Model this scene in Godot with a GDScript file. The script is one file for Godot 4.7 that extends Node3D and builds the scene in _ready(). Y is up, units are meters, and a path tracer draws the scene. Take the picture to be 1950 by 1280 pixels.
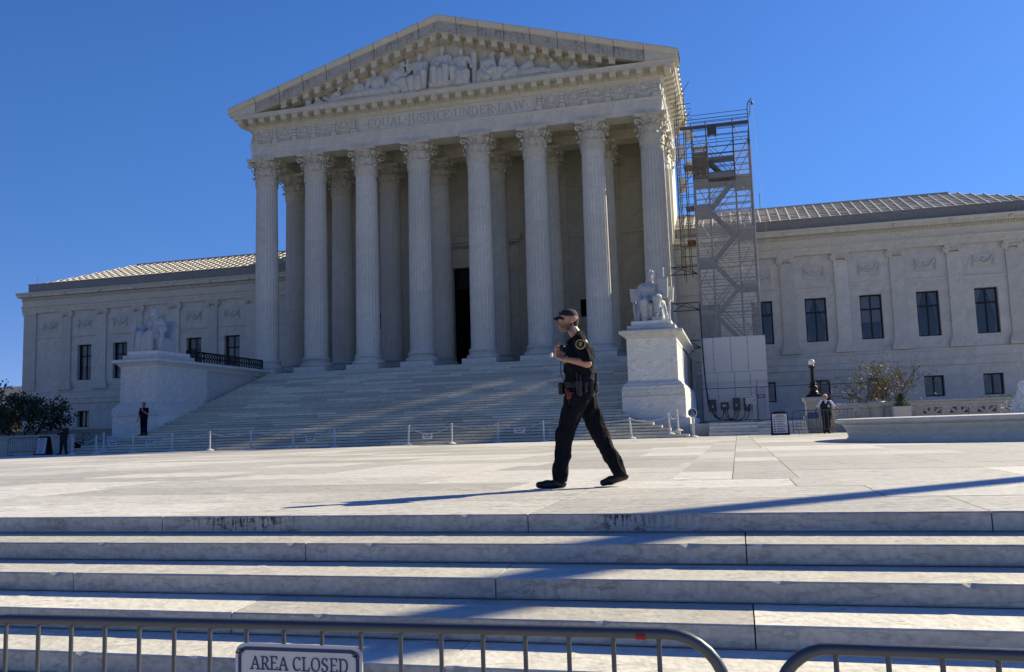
extends Node3D
# A white marble courthouse with a Corinthian portico, its plaza and stairs, seen from the pavement on a clear morning.
var used := {}
var M := {}
var rng := RandomNumberGenerator.new()
const COLX := [-16.0, -11.54, -7.02, -2.486, 2.486, 7.02, 11.54, 16.0]
const SUN := Vector3(1.0, 0.877, -1.0)

func _ready() -> void:
	rng.seed = 11
	var cam := Camera3D.new()
	cam.name = "camera"
	add_child(cam)
	cam.position = Vector3(21.0543, 0.6056, 63.9118)
	cam.rotation = Vector3(0.1079, 0.2495, -0.0307)
	cam.fov = rad_to_deg(2.0 * atan(640.0 / 1658.3))
	cam.near = 0.05
	cam.far = 4000.0
	cam.current = true
	var we := WorldEnvironment.new()
	we.name = "world_environment"
	var env := Environment.new()
	env.background_mode = Environment.BG_SKY
	var sky := Sky.new()
	var pm := PanoramaSkyMaterial.new()
	pm.panorama = ImageTexture.create_from_image(sky_image())
	sky.sky_material = pm
	env.sky = sky
	env.background_energy_multiplier = 1.0
	env.tonemap_mode = Environment.TONE_MAPPER_LINEAR
	env.tonemap_exposure = 1.7
	env.sdfgi_enabled = true
	env.ssao_enabled = true
	env.ssil_enabled = true
	we.environment = env
	add_child(we)
	var sun := DirectionalLight3D.new()
	sun.name = "sun"
	sun.light_energy = 1.5
	sun.light_color = Color(1.0, 0.94, 0.80)
	sun.light_angular_distance = 0.5
	sun.shadow_enabled = true
	add_child(sun)
	sun.look_at_from_position(SUN * 50.0, Vector3.ZERO, Vector3.UP)
	make_materials()
	build_ground()
	build_front_steps()
	build_stairs()
	build_courthouse()
	build_pedestals()
	build_terraces()
	build_scaffold()
	build_fountain()
	build_plants()
	build_furniture()
	build_people()
	build_barricades()

func sky_image() -> Image:
	var w := 512
	var h := 256
	var im := Image.create(w, h, false, Image.FORMAT_RGBF)
	var s := SUN.normalized()
	for y in h:
		var el := PI * 0.5 - PI * (y + 0.5) / h
		for x in w:
			var az := TAU * (x + 0.5) / w
			var d := Vector3(sin(az) * cos(el), sin(el), -cos(az) * cos(el))
			var g: float = acos(clampf(d.dot(s), -1.0, 1.0))
			var zen := Color(0.009, 0.043, 0.225)
			var hor := Color(0.100, 0.290, 0.750)
			var t := pow(clampf(1.0 - maxf(d.y, 0.0), 0.0, 1.0), 1.6)
			var c := zen.lerp(hor, t)
			# the air is brighter and whiter towards the sun
			var k := 0.24 + 1.30 * exp(-g * 0.85)
			c = c * k
			c = c + Color(0.10, 0.105, 0.10) * exp(-g * 5.0) * 1.2
			c = c + Color(0.18, 0.17, 0.145) * exp(-absf(d.y) * 14.0)
			if d.y < 0.0:
				c = c.lerp(Color(0.18, 0.18, 0.17), clampf(-d.y * 6.0, 0.0, 1.0))
			c.a = 1.0
			im.set_pixel(x, y, c)
	return im

# ---------------------------------------------------------------- naming and placing
func numbered(called: String, parent: Node = null) -> String:
	var key: String = called + "@" + (str(parent.get_instance_id()) if parent else "")
	var k: int = used.get(key, -1) + 1
	used[key] = k
	return called if k == 0 else "%s_%03d" % [called, k]

func tag(o: Node, label := "", category := "", group := "", kind := "") -> Node:
	if label: o.set_meta("label", label)
	if category: o.set_meta("category", category)
	if group: o.set_meta("group", group)
	if kind: o.set_meta("kind", kind)
	return o

func thing(called: String, label: String, category: String, at := Vector3.ZERO, group := "") -> Node3D:
	var o := Node3D.new()
	o.name = numbered(called)
	add_child(o)
	o.position = at
	tag(o, label, category, group)
	return o

func node(called: String, parent: Node) -> Node3D:
	var o := Node3D.new()
	o.name = numbered(called, parent)
	parent.add_child(o)
	return o

func put(called: String, mesh, mat: Material, parent: Node = null, at := Vector3.ZERO) -> MeshInstance3D:
	var o := MeshInstance3D.new()
	o.name = numbered(called, parent)
	o.mesh = mesh.mesh() if mesh is MB else mesh
	o.material_override = mat
	if parent: parent.add_child(o)
	else: add_child(o)
	o.position = at
	return o

func struct(called: String, mesh, mat: Material, at := Vector3.ZERO) -> MeshInstance3D:
	var o := put(called, mesh, mat, null, at)
	o.set_meta("kind", "structure")
	return o

# ---------------------------------------------------------------- mesh builder
class MB:
	var v := PackedVector3Array()
	var n := PackedVector3Array()
	var uv := PackedVector2Array()
	var c := PackedColorArray()
	var xf := Transform3D.IDENTITY
	var col := Color(1, 1, 1)
	func mesh() -> ArrayMesh:
		var a := []
		a.resize(Mesh.ARRAY_MAX)
		a[Mesh.ARRAY_VERTEX] = v
		a[Mesh.ARRAY_NORMAL] = n
		a[Mesh.ARRAY_COLOR] = c
		if uv.size() == v.size(): a[Mesh.ARRAY_TEX_UV] = uv
		var m := ArrayMesh.new()
		m.add_surface_from_arrays(Mesh.PRIMITIVE_TRIANGLES, a)
		return m
	func vert(p: Vector3, nn: Vector3) -> void:
		v.append(xf * p)
		n.append((xf.basis * nn).normalized())
		c.append(col)
	func tri(a: Vector3, b: Vector3, d: Vector3, na: Vector3, nb: Vector3, nd: Vector3) -> void:
		vert(a, na); vert(d, nd); vert(b, nb)
	func quad(a: Vector3, b: Vector3, d: Vector3, e: Vector3) -> void:
		var nn := (b - a).cross(d - a)
		if nn.length_squared() < 1e-14: nn = (d - a).cross(e - a)
		nn = nn.normalized()
		tri(a, b, d, nn, nn, nn)
		tri(a, d, e, nn, nn, nn)
	func quad_uv(a: Vector3, b: Vector3, d: Vector3, e: Vector3, u0: Vector2, u1: Vector2) -> void:
		quad(a, b, d, e)
		var ua := Vector2(u0.x, u1.y); var ub := Vector2(u1.x, u1.y); var ud := Vector2(u1.x, u0.y); var ue := Vector2(u0.x, u0.y)
		uv.append_array(PackedVector2Array([ua, ud, ub, ua, ue, ud]))
	func box(a: Vector3, b: Vector3) -> void:
		var p := [Vector3(a.x, a.y, a.z), Vector3(b.x, a.y, a.z), Vector3(b.x, b.y, a.z), Vector3(a.x, b.y, a.z), Vector3(a.x, a.y, b.z), Vector3(b.x, a.y, b.z), Vector3(b.x, b.y, b.z), Vector3(a.x, b.y, b.z)]
		quad(p[4], p[5], p[6], p[7]); quad(p[1], p[0], p[3], p[2])
		quad(p[5], p[1], p[2], p[6]); quad(p[0], p[4], p[7], p[3])
		quad(p[7], p[6], p[2], p[3]); quad(p[0], p[1], p[5], p[4])
	func cbox(ctr: Vector3, s: Vector3) -> void:
		box(ctr - s * 0.5, ctr + s * 0.5)
	# a box whose twelve edges are chamfered by e
	func bbox(a: Vector3, b: Vector3, e: float) -> void:
		var ctr := (a + b) * 0.5
		var h := (b - a) * 0.5
		for ax in 3:
			for s: float in [-1.0, 1.0]:
				var i := ax; var j := (ax + 1) % 3; var k := (ax + 2) % 3
				var pts := []
				for q in [[-1, -1], [1, -1], [1, 1], [-1, 1]]:
					var p := ctr
					p[i] += s * h[i]; p[j] += q[0] * (h[j] - e); p[k] += q[1] * (h[k] - e)
					pts.append(p)
				if s > 0: quad(pts[0], pts[1], pts[2], pts[3])
				else: quad(pts[3], pts[2], pts[1], pts[0])
		for ax in 3:
			var i := ax; var j := (ax + 1) % 3; var k := (ax + 2) % 3
			for sj: float in [-1.0, 1.0]:
				for sk: float in [-1.0, 1.0]:
					var p0 := ctr; var p1 := ctr; var p2 := ctr; var p3 := ctr
					p0[i] -= h[i] - e; p1[i] += h[i] - e; p2[i] += h[i] - e; p3[i] -= h[i] - e
					p0[j] += sj * h[j]; p1[j] += sj * h[j]; p2[j] += sj * (h[j] - e); p3[j] += sj * (h[j] - e)
					p0[k] += sk * (h[k] - e); p1[k] += sk * (h[k] - e); p2[k] += sk * h[k]; p3[k] += sk * h[k]
					if sj * sk > 0: quad(p0, p1, p2, p3)
					else: quad(p3, p2, p1, p0)
		for sx: float in [-1.0, 1.0]:
			for sy: float in [-1.0, 1.0]:
				for sz: float in [-1.0, 1.0]:
					var s := Vector3(sx, sy, sz)
					var q0 := ctr + s * Vector3(h.x, h.y - e, h.z - e)
					var q1 := ctr + s * Vector3(h.x - e, h.y, h.z - e)
					var q2 := ctr + s * Vector3(h.x - e, h.y - e, h.z)
					var nn := s.normalized()
					if sx * sy * sz > 0: tri(q0, q1, q2, nn, nn, nn)
					else: tri(q0, q2, q1, nn, nn, nn)
	func prism(poly: PackedVector2Array, o: Vector3, u: Vector3, w: Vector3, along: Vector3, caps := true) -> void:
		var pl := poly
		var area := 0.0
		for i in pl.size(): area += pl[i].cross(pl[(i + 1) % pl.size()])
		if area < 0: pl.reverse()
		if u.cross(w).dot(along) < 0:
			o += along
			along = -along
		var k := pl.size()
		for i in k:
			var a := o + u * pl[i].x + w * pl[i].y
			var b := o + u * pl[(i + 1) % k].x + w * pl[(i + 1) % k].y
			quad(a, b, b + along, a + along)
		if caps:
			var t := Geometry2D.triangulate_polygon(pl)
			var nn := along.normalized()
			for i in range(0, t.size(), 3):
				var a := o + u * pl[t[i]].x + w * pl[t[i]].y
				var b := o + u * pl[t[i + 1]].x + w * pl[t[i + 1]].y
				var d := o + u * pl[t[i + 2]].x + w * pl[t[i + 2]].y
				if (b - a).cross(d - a).dot(along) < 0:
					var x := b; b = d; d = x
				tri(a + along, b + along, d + along, nn, nn, nn)
				tri(a, d, b, -nn, -nn, -nn)
	# rows of points; smooth normals; outside is du x dv
	func grid(rows: Array, cu := false, cv := false, flip := false) -> void:
		var R := rows.size()
		var K: int = rows[0].size()
		var nr := []
		for i in R:
			var row := PackedVector3Array()
			for j in K:
				var i0: int = (i - 1 + R) % R if cv else maxi(i - 1, 0)
				var i1: int = (i + 1) % R if cv else mini(i + 1, R - 1)
				var j0: int = (j - 1 + K) % K if cu else maxi(j - 1, 0)
				var j1: int = (j + 1) % K if cu else mini(j + 1, K - 1)
				var du: Vector3 = rows[i][j1] - rows[i][j0]
				var dv: Vector3 = rows[i1][j] - rows[i0][j]
				var nn := du.cross(dv)
				if nn.length_squared() < 1e-16: nn = Vector3.UP
				nn = nn.normalized()
				row.append(-nn if flip else nn)
			nr.append(row)
		for i in (R if cv else R - 1):
			var i2: int = (i + 1) % R
			for j in (K if cu else K - 1):
				var j2: int = (j + 1) % K
				var a: Vector3 = rows[i][j]; var b: Vector3 = rows[i][j2]; var d: Vector3 = rows[i2][j2]; var e: Vector3 = rows[i2][j]
				if flip:
					tri(a, d, b, nr[i][j], nr[i2][j2], nr[i][j2])
					tri(a, e, d, nr[i][j], nr[i2][j], nr[i2][j2])
				else:
					tri(a, b, d, nr[i][j], nr[i][j2], nr[i2][j2])
					tri(a, d, e, nr[i][j], nr[i2][j2], nr[i2][j])
	# a turned shape: (radius, height) from bottom to top; each segment keeps its own crisp edge unless smooth
	func lathe(pr: Array, segs: int, o := Vector3.ZERO, smooth := false) -> void:
		var rings := []
		for p in pr:
			var row := PackedVector3Array()
			for j in segs:
				var t := TAU * j / segs
				row.append(o + Vector3(p[0] * sin(t), p[1], p[0] * cos(t)))
			rings.append(row)
		if smooth:
			grid(rings, true)
			return
		for i in pr.size() - 1:
			var nn := Vector2(pr[i + 1][1] - pr[i][1], pr[i][0] - pr[i + 1][0])
			if nn.length() < 1e-9: continue
			nn = nn.normalized()
			for j in segs:
				var j2 := (j + 1) % segs
				var t := TAU * j / segs
				var t2 := TAU * (j + 1) / segs
				var na := Vector3(nn.x * sin(t), nn.y, nn.x * cos(t))
				var nb := Vector3(nn.x * sin(t2), nn.y, nn.x * cos(t2))
				tri(rings[i][j], rings[i][j2], rings[i + 1][j2], na, nb, nb)
				tri(rings[i][j], rings[i + 1][j2], rings[i + 1][j], na, nb, na)
	func tube(path: PackedVector3Array, r: float, segs := 8, closed := false, r_end := -1.0, caps := true) -> void:
		var K := path.size()
		var up := Vector3.UP
		var d0 := (path[1] - path[0]).normalized()
		if absf(d0.y) > 0.9: up = Vector3.RIGHT
		var side := d0.cross(up).normalized()
		var rows := []
		for i in K:
			var a: Vector3 = path[(i - 1 + K) % K] if closed else path[maxi(i - 1, 0)]
			var b: Vector3 = path[(i + 1) % K] if closed else path[mini(i + 1, K - 1)]
			var d := (b - a).normalized()
			side = (side - d * side.dot(d)).normalized()
			var w := d.cross(side)
			var rr := r
			if r_end >= 0.0: rr = lerpf(r, r_end, float(i) / (K - 1))
			var row := PackedVector3Array()
			for j in segs:
				var t := TAU * j / segs
				row.append(path[i] + (side * cos(t) + w * sin(t)) * rr)
			rows.append(row)
		grid(rows, true, closed)
		if caps and not closed:
			for e in 2:
				var row: PackedVector3Array = rows[0 if e == 0 else K - 1]
				var q: Vector3 = path[0 if e == 0 else K - 1]
				var nn := (path[0] - path[1]).normalized() if e == 0 else (path[K - 1] - path[K - 2]).normalized()
				for j in segs:
					if e == 0: tri(q, row[(j + 1) % segs], row[j], nn, nn, nn)
					else: tri(q, row[j], row[(j + 1) % segs], nn, nn, nn)
	func bar(a: Vector3, b: Vector3, r: float, segs := 6) -> void:
		tube(PackedVector3Array([a, b]), r, segs)
	func ball(o: Vector3, r: Vector3, segs := 12, rings := 8) -> void:
		var rows := []
		for i in rings + 1:
			var el := -PI / 2 + PI * i / rings
			var row := PackedVector3Array()
			for j in segs:
				var t := TAU * j / segs
				row.append(o + Vector3(r.x * cos(el) * sin(t), r.y * sin(el), r.z * cos(el) * cos(t)))
			rows.append(row)
		for i in rings:
			for j in segs:
				var j2 := (j + 1) % segs
				var na: Vector3 = (rows[i][j] - o) / (r * r)
				var nb: Vector3 = (rows[i][j2] - o) / (r * r)
				var nd: Vector3 = (rows[i + 1][j2] - o) / (r * r)
				var ne: Vector3 = (rows[i + 1][j] - o) / (r * r)
				tri(rows[i][j], rows[i][j2], rows[i + 1][j2], na, nb, nd)
				tri(rows[i][j], rows[i + 1][j2], rows[i + 1][j], na, nd, ne)
	func append(o: MB) -> void:
		v.append_array(o.v); n.append_array(o.n); c.append_array(o.c)

func V(x: float, y: float, z: float) -> Vector3:
	return Vector3(x, y, z)

func PV(a: Array) -> PackedVector3Array:
	return PackedVector3Array(a)

# ---------------------------------------------------------------- smooth bodies: tapered capsules joined in a field, meshed with surface nets
# bones: [a, ra, b, rb]; noise: [FastNoiseLite, amplitude, scale vector]; paint: Callable(position) -> Color
func blob(bones: Array, cell: float, k := 0.03, noise := [], paint := [], out: MB = null) -> MB:
	var mb: MB = out if out else MB.new()
	var lo := Vector3(1e9, 1e9, 1e9)
	var hi := -lo
	for b in bones:
		for q in [[b[0], b[1]], [b[2], b[3]]]:
			var r := Vector3.ONE * float(q[1])
			lo = lo.min(q[0] - r); hi = hi.max(q[0] + r)
	var pad := cell * 3.0 + k * 0.5
	lo -= Vector3.ONE * pad; hi += Vector3.ONE * pad
	var nx := int((hi.x - lo.x) / cell) + 2
	var ny := int((hi.y - lo.y) / cell) + 2
	var nz := int((hi.z - lo.z) / cell) + 2
	var f := PackedFloat32Array()
	f.resize(nx * ny * nz)
	f.fill(1.0)
	for b in bones:
		var a: Vector3 = b[0]; var ra: float = b[1]; var e: Vector3 = b[2]; var rb: float = b[3]
		var rm := Vector3.ONE * (maxf(ra, rb) + k + cell * 2.5)
		var i0 := (a.min(e) - rm - lo) / cell
		var i1 := (a.max(e) + rm - lo) / cell
		var ab := e - a
		var l2 := maxf(ab.length_squared(), 1e-9)
		for iz in range(maxi(int(i0.z), 0), mini(int(i1.z) + 1, nz)):
			for iy in range(maxi(int(i0.y), 0), mini(int(i1.y) + 1, ny)):
				var idx := (iz * ny + iy) * nx
				for ix in range(maxi(int(i0.x), 0), mini(int(i1.x) + 1, nx)):
					var p := lo + Vector3(ix, iy, iz) * cell - a
					var t := clampf(p.dot(ab) / l2, 0.0, 1.0)
					var d := (p - ab * t).length() - ra - (rb - ra) * t
					var o := f[idx + ix]
					var h := k - absf(o - d)
					if h > 0.0: f[idx + ix] = minf(o, d) - h * h / (4.0 * k)
					elif d < o: f[idx + ix] = d
	if noise:
		var nz_: FastNoiseLite = noise[0]
		var amp: float = noise[1]
		var sc: Vector3 = noise[2]
		var lim := amp * 2.0 + cell * 2.0
		for iz in nz:
			for iy in ny:
				var idx := (iz * ny + iy) * nx
				for ix in nx:
					if absf(f[idx + ix]) < lim:
						f[idx + ix] += amp * nz_.get_noise_3dv((lo + Vector3(ix, iy, iz) * cell) * sc)
	var id := PackedInt32Array()
	id.resize(nx * ny * nz)
	id.fill(-1)
	var vs := PackedVector3Array()
	var ns := PackedVector3Array()
	var sx := 1; var sy := nx; var sz := nx * ny
	var off := [0, sx, sy, sx + sy, sz, sz + sx, sz + sy, sz + sx + sy]
	var edges := [[0, 1], [2, 3], [4, 5], [6, 7], [0, 2], [1, 3], [4, 6], [5, 7], [0, 4], [1, 5], [2, 6], [3, 7]]
	var cp := [Vector3(0, 0, 0), Vector3(1, 0, 0), Vector3(0, 1, 0), Vector3(1, 1, 0), Vector3(0, 0, 1), Vector3(1, 0, 1), Vector3(0, 1, 1), Vector3(1, 1, 1)]
	for iz in nz - 1:
		for iy in ny - 1:
			var row := (iz * ny + iy) * nx
			for ix in nx - 1:
				var q := row + ix
				var s0 := f[q] < 0.0
				if s0 == (f[q + 1] < 0.0) and s0 == (f[q + sy] < 0.0) and s0 == (f[q + sz] < 0.0) and s0 == (f[q + sx + sy] < 0.0) and s0 == (f[q + sx + sz] < 0.0) and s0 == (f[q + sy + sz] < 0.0) and s0 == (f[q + sx + sy + sz] < 0.0):
					continue
				var sum := Vector3.ZERO
				var cnt := 0
				for e in edges:
					var d0: float = f[q + off[e[0]]]
					var d1: float = f[q + off[e[1]]]
					if (d0 < 0.0) != (d1 < 0.0):
						sum += (cp[e[0]] as Vector3).lerp(cp[e[1]], d0 / (d0 - d1))
						cnt += 1
				id[q] = vs.size()
				vs.append(lo + (Vector3(ix, iy, iz) + sum / cnt) * cell)
				var g := Vector3.ZERO
				g.x = f[q + 1] + f[q + sx + sy] + f[q + sx + sz] + f[q + sx + sy + sz] - f[q] - f[q + sy] - f[q + sz] - f[q + sy + sz]
				g.y = f[q + sy] + f[q + sx + sy] + f[q + sy + sz] + f[q + sx + sy + sz] - f[q] - f[q + sx] - f[q + sz] - f[q + sx + sz]
				g.z = f[q + sz] + f[q + sx + sz] + f[q + sy + sz] + f[q + sx + sy + sz] - f[q] - f[q + sx] - f[q + sy] - f[q + sx + sy]
				ns.append(g.normalized())
	var cols := PackedColorArray()
	if paint:
		for p in vs: cols.append(skin_color(p, paint[0], paint[1]))
	for iz in range(1, nz - 1):
		for iy in range(1, ny - 1):
			var row := (iz * ny + iy) * nx
			for ix in range(1, nx - 1):
				var q := row + ix
				if id[q] < 0: continue
				var s0 := f[q] < 0.0
				for ax in 3:
					var st: int = [sx, sy, sz][ax]
					if s0 == (f[q + st] < 0.0): continue
					var u: int = [sy, sz, sx][ax]
					var w: int = [sz, sx, sy][ax]
					var a := id[q]; var b := id[q - u]; var c2 := id[q - u - w]; var d2 := id[q - w]
					if a < 0 or b < 0 or c2 < 0 or d2 < 0: continue
					var ids := [a, b, c2, d2] if s0 else [a, d2, c2, b]
					for tr in [[0, 1, 2], [0, 2, 3]]:
						var i0: int = ids[tr[0]]; var i1: int = ids[tr[1]]; var i2: int = ids[tr[2]]
						if paint:
							for ii in [i0, i2, i1]:
								mb.col = cols[ii]
								mb.vert(vs[ii], ns[ii])
						else:
							mb.tri(vs[i0], vs[i1], vs[i2], ns[i0], ns[i1], ns[i2])
	mb.col = Color(1, 1, 1)
	return mb
# ---------------------------------------------------------------- materials
func noise_bytes(sd: int, fr: float, oct: int, size := 512, warp := 0.0) -> PackedByteArray:
	var n := FastNoiseLite.new()
	n.seed = sd
	n.noise_type = FastNoiseLite.TYPE_SIMPLEX_SMOOTH
	n.frequency = fr
	n.fractal_octaves = oct
	if warp > 0.0:
		n.domain_warp_enabled = true
		n.domain_warp_amplitude = warp
		n.domain_warp_frequency = fr * 0.7
	var im := n.get_seamless_image(size, size, false, false, 0.15, true)
	im.convert(Image.FORMAT_L8)
	return im.get_data()

# base, vein and warm are linear colours
func marble_image(sd: int, base: Color, vein: Color, warm: Color, va: float, wa: float, size := 512, sy := 3) -> Image:
	var cloud := noise_bytes(sd, 0.008, 4, size, 40.0)
	var v1 := noise_bytes(sd + 1, 0.006, 5, size, 60.0)
	var fine := noise_bytes(sd + 2, 0.06, 3, size)
	var st := noise_bytes(sd + 3, 0.012, 4, size, 20.0)
	var data := PackedByteArray()
	data.resize(size * size * 3)
	var msk := size - 1
	for y in size:
		for x in size:
			var i := y * size + x
			var cl := cloud[i] / 255.0
			var sheared := ((y * sy + (x >> 1) * 2) & msk) * size + x
			var ri := 1.0 - absf(v1[sheared] / 127.5 - 1.0)
			var vn := pow(ri, 9.0) * 0.8 + pow(ri, 40.0) * 0.5
			vn *= clampf(cl * 1.8 - 0.25, 0.0, 1.0) * va
			var s := st[((y * sy) & msk) * size + x] / 255.0
			var c := base * (0.90 + 0.20 * cl) * (0.93 + 0.14 * (fine[i] / 255.0))
			c = c.lerp(vein, clampf(vn, 0.0, 0.9))
			c = c.lerp(warm, clampf((s - 0.55) * 2.5, 0.0, 1.0) * wa)
			c = c.linear_to_srgb()
			data[i * 3] = int(clampf(c.r, 0, 1) * 255.0)
			data[i * 3 + 1] = int(clampf(c.g, 0, 1) * 255.0)
			data[i * 3 + 2] = int(clampf(c.b, 0, 1) * 255.0)
	var im := Image.create_from_data(size, size, false, Image.FORMAT_RGB8, data)
	im.generate_mipmaps()
	return im

func lin(r: float, g: float, b: float) -> Color:
	return Color(r, g, b).linear_to_srgb()

func plain(r: float, g: float, b: float, rough := 0.7, metal := 0.0) -> StandardMaterial3D:
	var m := StandardMaterial3D.new()
	m.albedo_color = lin(r, g, b)
	m.roughness = rough
	m.metallic = metal
	return m

func stone(tex: Texture2D, scale: float, tint := Color(1, 1, 1), rough := 0.6, off := Vector3.ZERO, bump: Texture2D = null, depth := 0.4) -> StandardMaterial3D:
	var m := StandardMaterial3D.new()
	m.albedo_texture = tex
	m.albedo_color = tint
	m.roughness = rough
	m.uv1_triplanar = true
	m.uv1_world_triplanar = true
	m.uv1_scale = Vector3.ONE * scale
	m.uv1_offset = off
	m.vertex_color_use_as_albedo = true
	if bump:
		m.normal_enabled = true
		m.normal_texture = bump
		m.normal_scale = depth
	return m

func ntex(sd: int, fr: float, oct: int, strength: float, size := 512) -> ImageTexture:
	var n := FastNoiseLite.new()
	n.seed = sd
	n.frequency = fr
	n.fractal_octaves = oct
	var im := n.get_seamless_image(size, size)
	im.bump_map_to_normal_map(strength)
	im.generate_mipmaps()
	return ImageTexture.create_from_image(im)

func make_materials() -> void:
	var wall := ImageTexture.create_from_image(marble_image(3, Color(0.62, 0.605, 0.535), Color(0.37, 0.36, 0.325), Color(0.52, 0.46, 0.34), 0.5, 0.30, 512, 1))
	var pave := ImageTexture.create_from_image(marble_image(21, Color(0.62, 0.61, 0.56), Color(0.30, 0.30, 0.29), Color(0.46, 0.41, 0.32), 1.2, 0.65, 512, 4))
	var step := ImageTexture.create_from_image(marble_image(37, Color(0.68, 0.662, 0.58), Color(0.36, 0.35, 0.305), Color(0.54, 0.47, 0.35), 0.75, 0.25, 512, 3))
	var rough_n := ntex(5, 0.05, 4, 3.0)
	var wave_n := ntex(6, 0.012, 3, 6.0)
	M.wall = stone(wall, 0.16, Color(1, 1, 1), 0.6, Vector3.ZERO, rough_n, 0.15)
	for i in 4:
		var t: float = [1.0, 0.90, 1.06, 0.955][i]
		var td: float = [1.0, 0.955, 1.03, 0.98][i]
		M["drum%d" % i] = stone(wall, 0.21, Color(td, td, td * 0.995), 0.6, V(0.13 * i, 0.31 * i, 0.07 * i), rough_n, 0.15)
		M["step%d" % i] = stone(step, 0.45, Color(t * 0.98, t * 0.98, t * 0.98), 0.62, V(0.23 * i, 0.17 * i, 0.41 * i), rough_n, 0.35)
		M["pave%d" % i] = stone(pave, 0.33, Color(t, t, t), 0.55, V(0.29 * i, 0.1 * i, 0.37 * i), rough_n, 0.3)
		var w: float = [1.0, 0.88, 0.94, 1.08][i]
		M["stair%d" % i] = stone(step, 0.45, Color(t * 1.0, t * 0.985, t * 0.93), 0.62, V(0.23 * i, 0.17 * i, 0.41 * i), rough_n, 0.35)
		M["ped%d" % i] = stone(step, 0.28, Color(t * 0.99, t * 1.0, t * 1.02), 0.6, V(0.2 * i, 0.37 * i, 0.11 * i), rough_n, 0.2)
		M["tile%d" % i] = stone(pave, 0.7, Color(w * 1.0, w * 0.98, w * 0.94), 0.5, V(0.2 * i, 0, 0.3 * i), rough_n, 0.3)
	M.trim = stone(wall, 0.22, Color(1.0, 0.985, 0.95), 0.6, V(0.4, 0.2, 0.1), rough_n, 0.15)
	M.inner = stone(wall, 0.16, Color(1.0, 0.985, 0.94), 0.65, V(0.7, 0.3, 0.2), rough_n, 0.15)
	M.statue = stone(pave, 0.5, Color(0.90, 0.92, 0.95), 0.5, V(0.1, 0.5, 0.2), rough_n, 0.1)
	M.grey_stone = stone(step, 0.3, Color(0.66, 0.66, 0.67), 0.7, Vector3.ZERO, rough_n, 0.4)
	M.inlay = stone(step, 0.5, Color(0.86, 0.875, 0.88), 0.55, V(0.3, 0.1, 0.2), rough_n, 0.3)
	M.warm = stone(pave, 0.4, Color(0.92, 0.90, 0.86), 0.65, V(0.5, 0.1, 0.7), rough_n, 0.3)
	M.carve = plain(0.42, 0.415, 0.39, 0.9)
	M.joint = plain(0.09, 0.085, 0.08, 0.95)
	M.bedding = plain(0.16, 0.155, 0.145, 0.95)
	M.dirt = plain(0.045, 0.043, 0.040, 0.95)
	M.asphalt = stone(step, 0.8, Color(0.66, 0.65, 0.62), 0.9, Vector3.ZERO, rough_n, 0.6)
	M.lawn = stone(step, 1.3, Color(0.26, 0.33, 0.16), 0.95, Vector3.ZERO, rough_n, 1.0)
	M.bronze = plain(0.018, 0.016, 0.014, 0.45, 0.5)
	M.iron = plain(0.012, 0.012, 0.013, 0.5, 0.4)
	M.black_room = plain(0.012, 0.011, 0.010, 0.95)
	M.room = plain(0.06, 0.065, 0.07, 0.9)
	M.curtain = plain(0.42, 0.43, 0.44, 0.9)
	M.blind = plain(0.55, 0.55, 0.52, 0.9)
	M.hedge = plain(0.018, 0.030, 0.012, 0.9)
	M.glass = plain(0.05, 0.06, 0.07, 0.02)
	M.glass.transparency = BaseMaterial3D.TRANSPARENCY_ALPHA
	M.glass.albedo_color.a = 0.28
	M.glass.metallic_specular = 0.9
	M.steel = plain(0.10, 0.11, 0.125, 0.42, 0.55)
	M.steel.normal_enabled = true
	M.steel.normal_texture = wave_n
	M.steel.uv1_triplanar = true
	M.steel.uv1_scale = Vector3.ONE * 3.0
	M.steel.normal_scale = 0.25
	M.dull_steel = plain(0.14, 0.14, 0.145, 0.6, 0.5)
	M.plank = plain(0.22, 0.22, 0.215, 0.85)
	M.rust = plain(0.22, 0.09, 0.035, 0.85)
	M.white_paint = plain(0.60, 0.59, 0.56, 0.6)
	M.grey_paint = plain(0.50, 0.50, 0.50, 0.6)
	M.hoarding = plain(0.68, 0.67, 0.62, 0.8)
	M.net = plain(0.80, 0.79, 0.74, 0.9)
	M.net.transparency = BaseMaterial3D.TRANSPARENCY_ALPHA
	M.net.albedo_color.a = 0.24
	M.tarp = plain(0.70, 0.69, 0.64, 0.8)
	M.elec = plain(0.07, 0.075, 0.085, 0.5, 0.2)
	M.cable = plain(0.012, 0.012, 0.013, 0.6)
	M.blue_sign = plain(0.012, 0.035, 0.13, 0.5)
	M.sign_white = plain(0.62, 0.62, 0.62, 0.55)
	M.red = plain(0.28, 0.012, 0.012, 0.6)
	M.ink = plain(0.03, 0.035, 0.06, 0.7)
	M.navy = plain(0.008, 0.009, 0.014, 0.85)
	M.navy.metallic_specular = 0.2
	M.cap_cloth = plain(0.010, 0.014, 0.032, 0.85)
	M.black = plain(0.006, 0.006, 0.007, 0.5)
	M.leather = plain(0.008, 0.008, 0.008, 0.4)
	M.suit = plain(0.010, 0.010, 0.013, 0.8)
	M.shirt_white = plain(0.66, 0.70, 0.80, 0.85)
	M.hair_white = plain(0.62, 0.60, 0.56, 0.8)
	M.hair_dark = plain(0.012, 0.010, 0.009, 0.7)
	M.gold = plain(0.52, 0.40, 0.14, 0.5, 0.2)
	M.skin = StandardMaterial3D.new()
	M.skin.vertex_color_use_as_albedo = true
	M.skin.roughness = 0.5
	M.bark = plain(0.07, 0.055, 0.04, 0.95)
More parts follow.
